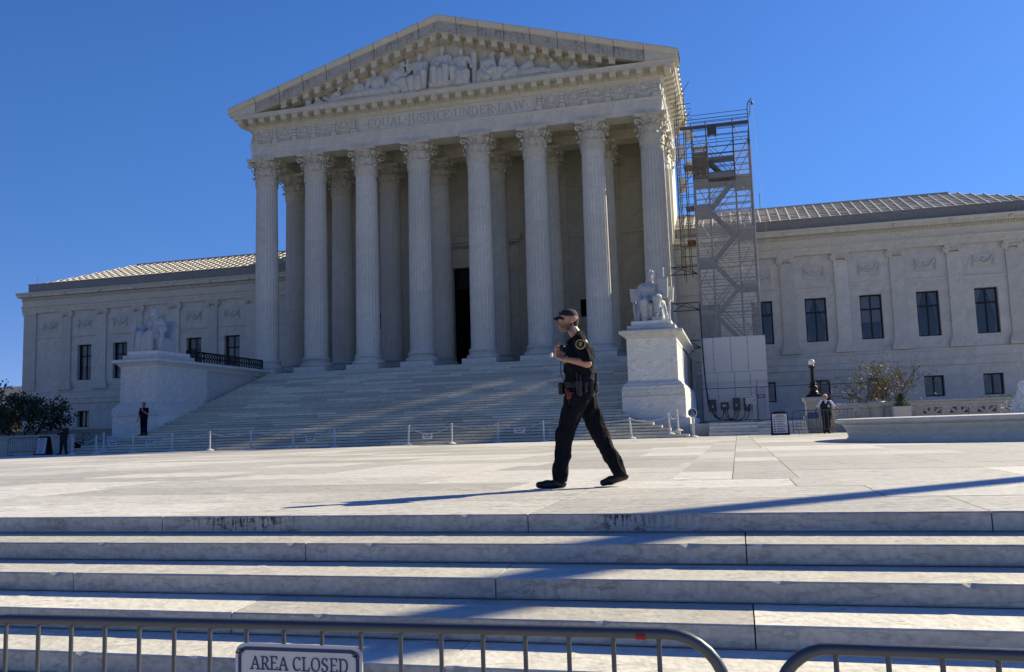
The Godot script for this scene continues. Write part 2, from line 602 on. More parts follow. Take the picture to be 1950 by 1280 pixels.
	for q in [["leaf_dark", 0.028, 0.045, 0.018], ["leaf_green", 0.07, 0.085, 0.022], ["leaf_russet", 0.085, 0.038, 0.025], ["leaf_fir", 0.022, 0.06, 0.022], ["leaf_olive", 0.075, 0.07, 0.03]]:
		var m := plain(q[1], q[2], q[3], 0.7)
		m.backlight_enabled = true
		m.backlight = lin(q[1] * 0.6, q[2] * 0.6, q[3] * 0.5)
		m.cull_mode = BaseMaterial3D.CULL_DISABLED
		M[q[0]] = m
	M.terracotta = plain(0.36, 0.19, 0.13, 0.8)
	M.planter = plain(0.52, 0.47, 0.42, 0.75)
	M.globe = plain(0.85, 0.85, 0.82, 0.25)
	M.water = plain(0.10, 0.14, 0.16, 0.04)
	M.foam = plain(0.85, 0.88, 0.90, 0.35)
	M.foam.transparency = BaseMaterial3D.TRANSPARENCY_ALPHA
	M.foam.albedo_color.a = 0.55
	M.rope = plain(0.55, 0.54, 0.51, 0.7)
	# risers of the front steps: marble with black grime hanging from the top edge
	M.grime0 = grime(51, 1.0)
	M.grime1 = grime(57, 0.35)
	# weathered face of the raking cornice
	M.rake0 = weathered(61, 1.0)
	M.rake1 = weathered(67, 0.6)

func grime(sd: int, amount: float) -> StandardMaterial3D:
	var w := 2048
	var h := 40
	var a := FastNoiseLite.new(); a.seed = sd; a.frequency = 0.004; a.fractal_octaves = 3
	var b := FastNoiseLite.new(); b.seed = sd + 1; b.frequency = 0.05; b.fractal_octaves = 4
	var cr := FastNoiseLite.new(); cr.seed = sd + 2; cr.frequency = 0.012; cr.fractal_octaves = 5; cr.domain_warp_enabled = true; cr.domain_warp_amplitude = 30.0
	var im := Image.create(w, h, true, Image.FORMAT_RGB8)
	for y in h:
		var t := float(y) / h
		for x in w:
			# the face is 12 m long and 12 cm high: x steps are about twice y steps
			var fine := b.get_noise_2d(x * 2.0, y)
			var c := Color(0.55, 0.53, 0.47) * (0.95 + 0.22 * fine + 0.16 * a.get_noise_2d(x * 2.0, y * 3.0))
			var ridge := 1.0 - absf(cr.get_noise_2d(x, y * 1.3)) * 9.0
			c = c.lerp(Color(0.20, 0.195, 0.185), clampf(ridge, 0.0, 1.0) * 0.5)
			var patch := clampf(1.25 * exp(-pow((x - 888.0) / 130.0, 2.0)) + 0.8 * exp(-pow((x - 1398.0) / 26.0, 2.0)) + 0.15 * exp(-pow((x - 1520.0) / 110.0, 2.0)) + a.get_noise_2d(x, 0) * 1.3 - 0.35, 0.0, 1.0)
			var drip := b.get_noise_2d(x * 3.5, y * 0.25 + 90.0) * 2.4 + fine * 1.2 + 0.45 - t * 1.25
			var crack := clampf(ridge * 1.6 - 0.2, 0.0, 1.0) * clampf(0.8 + fine * 2.0, 0.0, 1.0)
			c = c.lerp(Color(0.030, 0.030, 0.031), clampf(patch * maxf(clampf(drip, 0.0, 1.0), crack), 0.0, 0.95) * amount)
			if t > 0.93: c = c * 0.6
			im.set_pixel(x, y, Color(c.r, c.g, c.b).linear_to_srgb())
	im.generate_mipmaps()
	var m := StandardMaterial3D.new()
	m.albedo_texture = ImageTexture.create_from_image(im)
	m.roughness = 0.75
	return m

func weathered(sd: int, amount: float) -> StandardMaterial3D:
	var w := 512
	var h := 128
	var a := FastNoiseLite.new(); a.seed = sd; a.frequency = 0.012; a.fractal_octaves = 3
	var b := FastNoiseLite.new(); b.seed = sd + 1; b.frequency = 0.05; b.fractal_octaves = 4
	var im := Image.create(w, h, true, Image.FORMAT_RGB8)
	for y in h:
		var t := float(y) / h
		for x in w:
			var c := Color(0.42, 0.40, 0.345) * (0.95 + 0.25 * b.get_noise_2d(x, y) + 0.2 * a.get_noise_2d(x, y))
			var patch := clampf(a.get_noise_2d(x, 7.0) * 3.2 + 0.55, 0.0, 1.0)
			var drip := clampf(b.get_noise_2d(x * 1.6, y * 0.12) * 2.4 + 0.80 - t * 1.5, 0.0, 1.0)
			c = c.lerp(Color(0.06, 0.06, 0.06), clampf(patch * drip, 0.0, 0.92) * amount)
			im.set_pixel(x, y, Color(c.r, c.g, c.b).linear_to_srgb())
	im.generate_mipmaps()
	var m := StandardMaterial3D.new()
	m.albedo_texture = ImageTexture.create_from_image(im)
	m.roughness = 0.8
	return m

# ---------------------------------------------------------------- ground, plaza, front steps
func build_ground() -> void:
	var g := MB.new()
	g.quad(V(-2500, -1.075, 2500), V(2500, -1.075, 2500), V(2500, -1.075, -2500), V(-2500, -1.075, -2500))
	struct("ground", g, M.asphalt)
	var s := MB.new()
	s.box(V(-120, -1.3, 60.36), V(160, -1.068, 67.5))
	struct("pavement", s, M.pave1)
	# the plaza: a bedding slab, then slabs with open joints
	var base := MB.new()
	base.box(V(-110, -1.2, -60), V(150, -0.014, 57.60))
	var plaza := struct("plaza", base, M.bedding)
	var rows := [57.69, 56.47, 55.2, 53.95, 52.3, 50.97, 49.4, 47.8, 46.0, 44.2, 42.2]
	for r in rows.size() - 1:
		var z1: float = rows[r]
		var z0: float = rows[r + 1]
		var x := 6.0 - rng.randf() * 2.5
		var x_end := 34.0
		while x < x_end:
			var w := rng.randf_range(1.8, 3.2) if r > 0 else 3.04
			if r == 0 and x < 7.0: x = 19.546 - 3.04 * 5
			if r >= 3 and x < 20.3 and x + w > 20.3: w = 20.3 - x
			if r >= 3 and absf(x - 20.3) < 0.01: w = 0.66
			if r >= 3 and absf(x - 20.96) < 0.01: w = 0.7
			var m := MB.new()
			var grey: bool = r >= 4 and ((absf(x - 20.96) < 0.01 and rng.randf() < 0.5) or (x > 21.5 and rng.randf() < 0.25))
			var h := rng.randf_range(-0.0015, 0.0015)
			var zz := z1
			if r == 0:
				var f := MB.new()
				worn_block(m, f, x + 0.004, x + w - 0.004, z0 + 0.006, z1, 0.0, -0.127, 0.0, 0.0)
				var o := put("paving_slab", m, M["pave%d" % rng.randi_range(0, 3)], plaza)
				put("slab_face", f, M.grime0, o)
			else:
				m.box(V(x + 0.005, -0.05, z0 + 0.006), V(x + w - 0.005, h, zz - 0.006))
				put("paving_slab", m, M.inlay if grey else M["pave%d" % rng.randi_range(0, 3)], plaza)
			x += w
	# farther slabs: real joints still, joined because they are too thin to pick apart from here
	var far := [MB.new(), MB.new(), MB.new(), MB.new(), MB.new()]
	var z := 57.69
	var ri := 0
	while z > 19.0:
		var d: float = 1.22 if ri == 0 else rng.randf_range(1.3, 2.1)
		if ri > 0 and ri < rows.size(): d = rows[ri - 1] - rows[ri] if ri > 0 else 1.2
		var z0 := z - d
		if z > 42.21 and z0 < 42.9: z0 = 42.2
		var x := -70.0 - rng.randf() * 2.0
		while x < 95.0:
			var w := rng.randf_range(2.0, 4.6)
			if x < 20.3 and x + w > 20.3: w = 20.3 - x
			elif absf(x - 20.3) < 0.01: w = 0.66
			elif absf(x - 20.96) < 0.01: w = 0.6
			var inside: bool = z > 42.3 and x + w > 6.0 and x < 34.0
			if inside and x < 6.0: w = 6.0 - x
			if not (z > 42.3 and x >= 5.99 and x < 34.0):
				var k: int = 4 if ((absf(x - 20.96) < 0.01 and rng.randf() < 0.5) or (rng.randf() < 0.16 and x > 12.0)) else rng.randi_range(0, 3)
				if z > 57.6: slab_front(far[k], x + 0.004, x + w - 0.004, z0 + 0.004, z)
				else: far[k].box(V(x + 0.007, -0.05, z0 + 0.008), V(x + w - 0.007, rng.randf_range(-0.001, 0.001), z - 0.008))
			x += w
		z = z0
		ri += 1
	for i in 5:
		var o := put("distant_paving", far[i], M.inlay if i == 4 else M["pave%d" % i], plaza)
		o.set_meta("kind", "stuff")

# a long block whose front top edge is worn and chipped; f takes the printed face
func worn_block(m: MB, f: MB, x0: float, x1: float, zb: float, zf: float, yt: float, yb: float, rise: float, u_off: float) -> void:
	var n := FastNoiseLite.new()
	n.seed = 77
	n.frequency = 3.0
	n.fractal_octaves = 3
	var N := maxi(2, int((x1 - x0) / 0.05))
	var prev := []
	for i in N + 1:
		var x := lerpf(x0, x1, float(i) / N)
		var v := n.get_noise_2d(x * 2.0, zf * 31.0)
		var c := 0.006 + 0.003 * n.get_noise_2d(x * 0.3, zf * 17.0) + 0.10 * pow(maxf(0.0, v - 0.30), 1.4)
		if i == 0 or i == N: c = 0.010
		var cur := [V(x, yb, zf), V(x, yt - c, zf), V(x, yt, zf - c), V(x, yt + rise, zb), c]
		if i > 0:
			for j in 3: m.quad(prev[j], cur[j], cur[j + 1], prev[j + 1])
			var a: Vector3 = prev[0] + V(0, 0.003, 0.003); var b: Vector3 = cur[0] + V(0, 0.003, 0.003)
			f.quad_uv(a, b, cur[1] + V(0, -0.002, 0.003), prev[1] + V(0, -0.002, 0.003), Vector2(prev[0].x / 12.0 + u_off, 0.0), Vector2(x / 12.0 + u_off, 1.0))
		prev = cur
	for e in 2:
		var x := x0 if e == 0 else x1
		var p := [V(x, yb, zb), V(x, yb, zf), V(x, yt - 0.010, zf), V(x, yt, zf - 0.010), V(x, yt + rise, zb)]
		if e == 1: m.quad(p[1], p[0], p[4], p[2]); m.tri(p[2], p[4], p[3], Vector3.RIGHT, Vector3.RIGHT, Vector3.RIGHT)
		else: m.quad(p[0], p[1], p[2], p[4]); m.tri(p[2], p[3], p[4], Vector3.LEFT, Vector3.LEFT, Vector3.LEFT)

func slab_front(m: MB, x0: float, x1: float, z0: float, z1: float) -> void:
	m.prism(PackedVector2Array([Vector2(z0, -0.127), Vector2(z1, -0.127), Vector2(z1, -0.007), Vector2(z1 - 0.007, 0.0), Vector2(z0, 0.0)]), V(x0, 0, 0), Vector3.BACK, Vector3.UP, V(x1 - x0, 0, 0))

func build_front_steps() -> void:
	var joints := [[], [11.8, 14.9, 18.01, 21.06, 24.2], [13.3, 16.43, 19.54, 22.9], [11.7, 14.8, 17.97, 21.08, 24.1], [13.4, 16.45, 19.5, 22.6], [11.9, 15.0, 18.1, 21.2, 24.3], [13.2, 16.4, 19.6, 22.7]]
	for k in range(1, 7):
		var zf := 57.69 + 0.44 * k
		var y := -0.152 * k
		var b := MB.new()
		b.box(V(-110, y - 1.0 + 0.152 * k, zf - 0.60), V(150, y - 0.045, zf - 0.03))
		var st := struct("front_step", b, M.joint)
		var js: Array = [-100.0, -60.0, -30.0, -10.0, -4.0, 2.0, 8.0] + joints[k] + [27.5, 31.0, 36.0, 44.0, 60.0, 100.0, 140.0]
		for i in js.size() - 1:
			var x0: float = js[i] + 0.004
			var x1: float = js[i + 1] - 0.004
			var m := MB.new()
			# the tread falls forward by a few centimetres so that rain runs off
			var f := MB.new()
			if x1 > 8.0 and x0 < 31.0: worn_block(m, f, x0, x1, zf - 0.50, zf, y, y - 0.125, 0.024, 0.37 * k)
			else:
				m.prism(PackedVector2Array([Vector2(zf - 0.50, y - 0.125), Vector2(zf, y - 0.125), Vector2(zf, y - 0.009), Vector2(zf - 0.009, y), Vector2(zf - 0.50, y + 0.024)]), V(x0, 0, 0), Vector3.BACK, Vector3.UP, V(x1 - x0, 0, 0))
				f.quad_uv(V(x0 + 0.003, y - 0.122, zf + 0.003), V(x1 - 0.003, y - 0.122, zf + 0.003), V(x1 - 0.003, y - 0.010, zf + 0.003), V(x0 + 0.003, y - 0.010, zf + 0.003), Vector2(x0 / 12.0 + 0.37 * k, 0), Vector2(x1 / 12.0 + 0.37 * k, 1))
			var o := put("step_block", m, M["step%d" % rng.randi_range(0, 3)], st)
			put("block_face", f, M.grime1, o)

# ---------------------------------------------------------------- the great stairs
func stair_end(k: int) -> Array:
	if k < 9: return [-18.55 + 0.48 * k, 18.71 - 0.48 * k]
	return [-14.95, 14.95]

func build_stairs() -> void:
	var t := thing("entrance_stairs", "broad flight of white marble steps rising from the plaza to the portico", "stairs", V(0, 0, 20))
	var count := 0
	var rest := MB.new()
	var core := MB.new()
	for k in 35:
		var zf := -0.53 * k
		var y := 0.161 * (k + 1)
		var e := stair_end(k)
		core.box(V(e[0] + 0.02, 0.0 if k == 0 else y - 0.30, zf - 0.75), V(e[1] - 0.02, y - 0.03, zf - 0.05))
		var x: float = e[0]
		while x < e[1] - 0.01:
			var w := rng.randf_range(2.6, 4.4)
			if x + w > e[1] - 1.4: w = e[1] - x
			var m := MB.new()
			var d := rng.randf_range(-0.003, 0.003)
			m.prism(PackedVector2Array([Vector2(zf - 0.56, y - 0.132), Vector2(zf + d, y - 0.132), Vector2(zf + d, y - 0.018), Vector2(zf - 0.018, y), Vector2(zf - 0.56, y)]), V(x + 0.005, 0, 0), Vector3.BACK, Vector3.UP, V(w - 0.01, 0, 0))
			if count < 298:
				put("step_block", m, M["stair%d" % rng.randi_range(0, 3)], t)
			else: rest.append(m)
			count += 1
			x += w
	if rest.v.size(): put("upper_steps", rest, M.stair0, t).set_meta("kind", "stuff")
	put("core", core, M.joint, t)

# ---------------------------------------------------------------- pedestals beside the stairs, with their statues
func mould(m: MB, x0: float, x1: float, z0: float, z1: float, prof: Array) -> void:
	# prof: [outset, y] pairs round a rectangle
	for i in prof.size() - 1:
		var o0: float = prof[i][0]; var y0: float = prof[i][1]; var o1: float = prof[i + 1][0]; var y1: float = prof[i + 1][1]
		var a := [V(x0 - o0, y0, z1 + o0), V(x1 + o0, y0, z1 + o0), V(x1 + o0, y0, z0 - o0), V(x0 - o0, y0, z0 - o0)]
		var b := [V(x0 - o1, y1, z1 + o1), V(x1 + o1, y1, z1 + o1), V(x1 + o1, y1, z0 - o1), V(x0 - o1, y1, z0 - o1)]
		for j in 4: m.quad(a[j], a[(j + 1) % 4], b[(j + 1) % 4], b[j])
	var q: Array = prof[prof.size() - 1]
	m.quad(V(x0 - q[0], q[1], z1 + q[0]), V(x1 + q[0], q[1], z1 + q[0]), V(x1 + q[0], q[1], z0 - q[0]), V(x0 - q[0], q[1], z0 - q[0]))

func build_pedestals() -> void:
	for s: float in [-1.0, 1.0]:
		var t := thing("statue_pedestal", "marble pedestal and cheek wall %s" % ("left of the stairs, under the hooded statue" if s < 0 else "right of the stairs, under the seated man holding a tablet"), "pedestal", V(s * 16.62, 0, 13.5), "pedestals flanking the stairs")
		var x0 := -1.36
		var x1 := 1.36
		var base := MB.new()
		base.bbox(V(-1.70, 0.0, -12.0), V(1.95 if s > 0 else 1.70, 1.02, 2.05), 0.02) if s > 0 else base.bbox(V(-1.95, 0.0, -12.0), V(1.70, 1.02, 2.05), 0.02)
		put("lower_block", base, M.ped2, t)
		var b2 := MB.new()
		b2.bbox(V(-1.74, 1.02, -12.0), V(1.74, 2.28, 1.80), 0.015)
		put("plinth_block", b2, M.ped2, t)
		var b3 := MB.new()
		mould(b3, x0, x1, -11.9, 1.5, [[0.37, 2.281], [0.37, 2.62], [0.33, 2.66], [0.33, 2.82], [0.24, 2.90], [0.20, 2.98], [0.10, 3.06], [0.03, 3.12], [0.0, 3.22]])
		put("base_moulding", b3, M.ped0, t)
		var die := MB.new()
		die.box(V(x0, 3.2, -4.0), V(x1, 5.5, 1.5))
		# raised margin round the sunk panels
		for q in [[V(x0, 3.2, 1.5), V(x1, 3.42, 1.535)], [V(x0, 5.28, 1.5), V(x1, 5.5, 1.535)], [V(x0, 3.42, 1.5), V(x0 + 0.22, 5.28, 1.535)], [V(x1 - 0.22, 3.42, 1.5), V(x1, 5.28, 1.535)]]:
			die.box(q[0], q[1])
		var xi := x1 if s < 0 else x0
		for q in [[3.2, 3.42, -4.0, 1.5], [5.28, 5.5, -4.0, 1.5], [3.42, 5.28, 1.28, 1.5], [3.42, 5.28, -4.0, -3.78]]:
			for sd in [x0, x1]:
				die.box(V(sd - 0.03, q[0], q[2]), V(sd + 0.03, q[1], q[3]))
		put("die", die, M.ped2 if s > 0 else M.ped0, t)
		var cheek := MB.new()
		cheek.box(V(x0 + 0.08, 3.0, -11.9), V(x1 - 0.08, 5.5, -4.0))
		put("cheek_wall", cheek, M.ped1, t)
		var cap := MB.new()
		mould(cap, x0, x1, -11.9, 1.5, [[0.03, 5.45], [0.04, 5.52], [0.10, 5.56], [0.14, 5.62], [0.24, 5.70], [0.30, 5.74], [0.36, 5.76], [0.40, 5.80], [0.40, 5.93], [0.36, 5.97]])
		put("cap_moulding", cap, M.ped3 if s > 0 else M.ped0, t)
		var pl := MB.new()
		pl.bbox(V(-1.35, 5.97, -2.6), V(1.35, 6.27, 1.40), 0.02)
		put("statue_step", pl, M.ped3, t)
		var pl2 := MB.new()
		pl2.bbox(V(-1.12, 6.27, -2.4), V(1.12, 6.54, 1.22), 0.02)
		put("statue_step", pl2, M.ped2, t)
		if s < 0: statue_hooded(V(-16.62, 6.54, 13.5))
		else: statue_tablet(V(16.62, 6.54, 13.5))
	# pierced bronze railing on top of the left cheek wall
	var r := thing("bronze_railing", "low dark pierced metal railing on the wall behind the hooded statue", "railing", V(-15.62, 5.97, 1.4))
	var fr := MB.new()
	var L := 9.9
	fr.box(V(-0.04, 0.76, 0), V(0.04, 0.86, L)); fr.box(V(-0.03, 0.40, 0), V(0.03, 0.45, L)); fr.box(V(-0.03, 0.02, 0), V(0.03, 0.08, L))
	for i in 6: fr.box(V(-0.04, 0, i * L / 5 - 0.05), V(0.04, 0.80, i * L / 5 + 0.05))
	put("frame", fr, M.iron, r)
	for i in 30:
		for j in 2:
			var m := MB.new()
			var pth := PackedVector3Array()
			for q in 12:
				pth.append(V(0, 0.235 + 0.35 * j + 0.155 * sin(TAU * q / 12), (i + 0.5) * L / 30 + 0.12 * cos(TAU * q / 12)))
			m.tube(pth, 0.035, 5, true)
			put("ring", m, M.iron, r)

func folds(sd: int, f := 1.0) -> FastNoiseLite:
	var n := FastNoiseLite.new()
	n.seed = sd
	n.frequency = f
	n.fractal_octaves = 3
	n.noise_type = FastNoiseLite.TYPE_SIMPLEX_SMOOTH
	return n

func statue_tablet(at: Vector3) -> void:
	var t := thing("seated_statue", "marble statue of a seated bare-chested man holding tablet and sword", "statue", at)
	var b := [
		[V(-0.02, 2.62, 0.12), 0.20, V(-0.02, 2.86, 0.10), 0.215], [V(-0.02, 2.52, 0.16), 0.15, V(-0.02, 2.46, 0.18), 0.12], [V(-0.02, 2.66, 0.31), 0.035, V(-0.02, 2.56, 0.36), 0.05],
		[V(-0.02, 2.45, 0.05), 0.15, V(-0.02, 2.2, 0.0), 0.17],
		[V(-0.50, 2.12, 0.0), 0.20, V(0.46, 2.12, 0.0), 0.20], [V(-0.25, 2.0, 0.05), 0.32, V(-0.16, 1.25, 0.0), 0.32], [V(0.22, 2.0, 0.05), 0.32, V(0.12, 1.25, 0.0), 0.32],
		[V(-0.24, 1.95, 0.26), 0.14, V(-0.18, 1.93, 0.26), 0.14], [V(0.2, 1.95, 0.26), 0.14, V(0.15, 1.93, 0.26), 0.14],
		[V(-0.62, 2.05, 0.0), 0.19, V(-0.66, 1.42, 0.15), 0.16], [V(-0.66, 1.40, 0.15), 0.16, V(0.0, 1.32, 0.55), 0.11], [V(0.0, 1.32, 0.55), 0.12, V(0.16, 1.32, 0.56), 0.11],
		[V(0.58, 2.05, 0.0), 0.18, V(0.75, 1.6, 0.1), 0.15], [V(0.75, 1.6, 0.1), 0.14, V(0.86, 2.1, 0.35), 0.10], [V(0.86, 2.15, 0.36), 0.10, V(0.84, 2.28, 0.38), 0.09],
		[V(-0.28, 1.05, 0.1), 0.34, V(-0.38, 1.12, 0.92), 0.27], [V(0.28, 1.08, 0.1), 0.34, V(0.38, 1.30, 0.92), 0.27],
		[V(-0.38, 1.08, 0.95), 0.25, V(-0.34, 0.12, 0.82), 0.20], [V(0.38, 1.26, 0.95), 0.25, V(0.36, 0.38, 0.98), 0.18],
		[V(-0.34, 0.10, 0.82), 0.13, V(-0.34, 0.08, 1.12), 0.09], [V(0.36, 0.32, 1.0), 0.13, V(0.38, 0.30, 1.28), 0.09],
		[V(-0.62, 1.0, 0.4), 0.18, V(-0.72, 0.1, 0.5), 0.2], [V(0.62, 1.0, 0.4), 0.2, V(0.74, 0.1, 0.6), 0.22], [V(0.0, 0.85, 0.8), 0.2, V(0.0, 0.2, 0.6), 0.25], [V(0.55, 0.7, 0.9), 0.14, V(0.62, 0.12, 0.95), 0.16]]
	put("figure", blob(b, 0.032, 0.06, [folds(3), 0.055, V(6.5, 1.2, 6.5)]), M.statue, t)
	var mantle := []
	for i in 4: mantle.append([V(0.30 + i * 0.085, 2.28, 0.12), 0.06, V(0.32 + i * 0.075, 1.5, 0.36), 0.055])
	put("shoulder_drape", blob(mantle, 0.035, 0.03), M.statue, t)
	var seat := MB.new()
	seat.bbox(V(-0.85, 0.0, -1.2), V(0.85, 0.92, 0.45), 0.04)
	seat.bbox(V(-0.95, 0.92, -1.3), V(0.95, 2.0, -0.75), 0.05)
	put("seat", seat, M.statue, t)
	for s: float in [-1.0, 1.0]:
		var arm := MB.new()
		arm.prism(PackedVector2Array([Vector2(-0.18, 1.30), Vector2(0.16, 1.22), Vector2(0.22, 2.05), Vector2(-0.24, 2.05)]), V(s * 1.03, 0, -0.75), Vector3.RIGHT, Vector3.UP, V(0, 0, 0.65))
		arm.tube(PV([V(s * 0.95, 0, 0.2), V(s * 0.93, 0.5, 0.22), V(s * 0.98, 0.75, 0.3), V(s * 0.95, 1.0, 0.22), V(s * 1.0, 1.25, 0.1)]), 0.11, 8)
		put("chair_arm", arm, M.statue, t)
	var tab := MB.new()
	tab.xf = Transform3D(Basis.from_euler(Vector3(0, -0.25, -0.04)), V(0.66, 1.35, 0.42))
	tab.bbox(V(-0.26, 0, -0.09), V(0.32, 1.12, 0.09), 0.03)
	put("tablet", tab, M.statue, t)
	var sw := MB.new()
	sw.tube(PV([V(0.72, 2.44, 0.42), V(0.72, 2.98, 0.40)]), 0.085, 8)
	sw.ball(V(0.72, 3.0, 0.40), V(0.11, 0.11, 0.11), 10, 6)
	sw.bbox(V(0.44, 2.46, 0.34), V(1.02, 2.56, 0.50), 0.03)
	put("sword_hilt", sw, M.statue, t)
	var blk := MB.new()
	blk.bbox(V(0.08, 0, 0.80), V(0.66, 0.22, 1.2), 0.02)
	put("foot_block", blk, M.statue, t)

func statue_hooded(at: Vector3) -> void:
	var t := thing("seated_statue", "marble statue of a seated hooded woman with a small figure at her hand", "statue", at)
	var b := [
		[V(-0.05, 2.55, 0.10), 0.22, V(-0.05, 2.85, 0.02), 0.25], [V(-0.05, 2.72, -0.05), 0.27, V(0.0, 2.45, -0.12), 0.26], [V(-0.05, 2.52, 0.2), 0.13, V(-0.05, 2.72, 0.20), 0.15], [V(-0.05, 2.62, 0.34), 0.03, V(-0.05, 2.56, 0.37), 0.045],
		[V(-0.02, 2.4, -0.02), 0.2, V(0.0, 2.15, -0.02), 0.24],
		[V(-0.46, 2.08, -0.02), 0.2, V(0.46, 2.08, -0.02), 0.2], [V(-0.22, 1.95, 0.02), 0.32, V(-0.18, 1.2, 0.0), 0.34], [V(0.2, 1.95, 0.02), 0.32, V(0.18, 1.2, 0.0), 0.34],
		[V(0.56, 2.0, 0.0), 0.21, V(0.76, 1.5, 0.05), 0.22], [V(0.76, 1.5, 0.05), 0.2, V(0.48, 1.42, 0.72), 0.14], [V(0.48, 1.44, 0.7), 0.12, V(0.36, 1.44, 0.86), 0.10],
		[V(-0.56, 2.0, 0.0), 0.2, V(-0.76, 1.5, 0.15), 0.18], [V(-0.76, 1.5, 0.15), 0.17, V(-0.86, 1.62, 0.70), 0.11],
		[V(-0.3, 1.05, 0.1), 0.36, V(-0.36, 1.15, 0.95), 0.29], [V(0.3, 1.05, 0.1), 0.36, V(0.36, 1.15, 0.95), 0.29],
		[V(-0.36, 1.1, 0.98), 0.28, V(-0.40, 0.15, 1.0), 0.26], [V(0.36, 1.1, 0.98), 0.28, V(0.34, 0.15, 0.95), 0.28], [V(0.0, 0.95, 0.95), 0.26, V(0.0, 0.15, 0.95), 0.30],
		[V(-0.4, 0.08, 1.1), 0.11, V(-0.42, 0.08, 1.32), 0.08], [V(0.34, 0.08, 1.1), 0.11, V(0.36, 0.08, 1.3), 0.08], [V(0.66, 1.3, 0.2), 0.2, V(0.74, 0.75, 0.35), 0.22]]
	put("figure", blob(b, 0.032, 0.06, [folds(9), 0.06, V(5.0, 0.9, 5.0)]), M.statue, t)
	var seat := MB.new()
	seat.bbox(V(-0.82, 0.0, -1.2), V(0.86, 0.95, 0.55), 0.04)
	seat.prism(PackedVector2Array([Vector2(-0.95, 0.95), Vector2(-1.35, 2.12), Vector2(-1.05, 2.18), Vector2(-0.6, 0.95)]), V(-0.85, 0, 0), Vector3.BACK, Vector3.UP, V(1.7, 0, 0))
	put("seat", seat, M.statue, t)
	var book := MB.new()
	book.xf = Transform3D(Basis.from_euler(Vector3(0.2, -0.3, 0.05)), V(0.62, 1.52, 0.45))
	book.bbox(V(-0.22, 0, -0.3), V(0.22, 0.13, 0.3), 0.02)
	put("book", book, M.statue, t)
	var fig := [[V(-0.92, 2.18, 0.85), 0.085, V(-0.92, 2.26, 0.85), 0.09], [V(-0.92, 2.05, 0.85), 0.08, V(-0.92, 1.75, 0.85), 0.14], [V(-1.08, 1.98, 0.85), 0.06, V(-0.76, 1.98, 0.85), 0.06], [V(-0.92, 1.75, 0.85), 0.15, V(-0.90, 1.35, 0.85), 0.15], [V(-0.92, 1.35, 0.85), 0.16, V(-0.92, 0.1, 0.85), 0.24], [V(-0.92, 2.3, 0.85), 0.05, V(-0.92, 2.46, 0.85), 0.035]]
	put("small_figure", blob(fig, 0.03, 0.05, [folds(14), 0.03, V(8, 1.5, 8)]), M.statue, t)
# ---------------------------------------------------------------- the courthouse
var house: Node3D

func build_courthouse() -> void:
	house = thing("courthouse", "huge white marble courthouse with a columned temple front, carved pediment and two wings", "building")
	build_columns()
	build_entablature()
	build_pediment()
	build_cella()
	for s: float in [-1.0, 1.0]: build_wing(s)

func shaft_mesh(y0: float, y1: float, rows: int) -> MB:
	# fluted: 24 hollows round the shaft, tapering with a slight swell
	var m := MB.new()
	var g := []
	for i in rows + 1:
		var y := lerpf(y0, y1, float(i) / rows)
		var t := (y - 7.0) / 14.45
		var r := 0.955 - 0.10 * pow(t, 1.6)
		var row := PackedVector3Array()
		for j in 24 * 6:
			var a := TAU * j / 144.0
			var q := (j % 6) / 6.0
			var dep := 0.0
			if q > 0.01: dep = 0.062 * sqrt(maxf(0.0, 1.0 - pow((q - 0.5) * 2.25, 2.0)))
			var edge := 1.0
			if y < 7.12: edge = clampf((y - 7.02) / 0.1, 0, 1)
			if y > 21.30: edge = clampf((21.36 - y) / 0.06, 0, 1)
			row.append(V((r - dep * edge) * sin(a), y, (r - dep * edge) * cos(a)))
		g.append(row)
	m.grid(g, true)
	return m

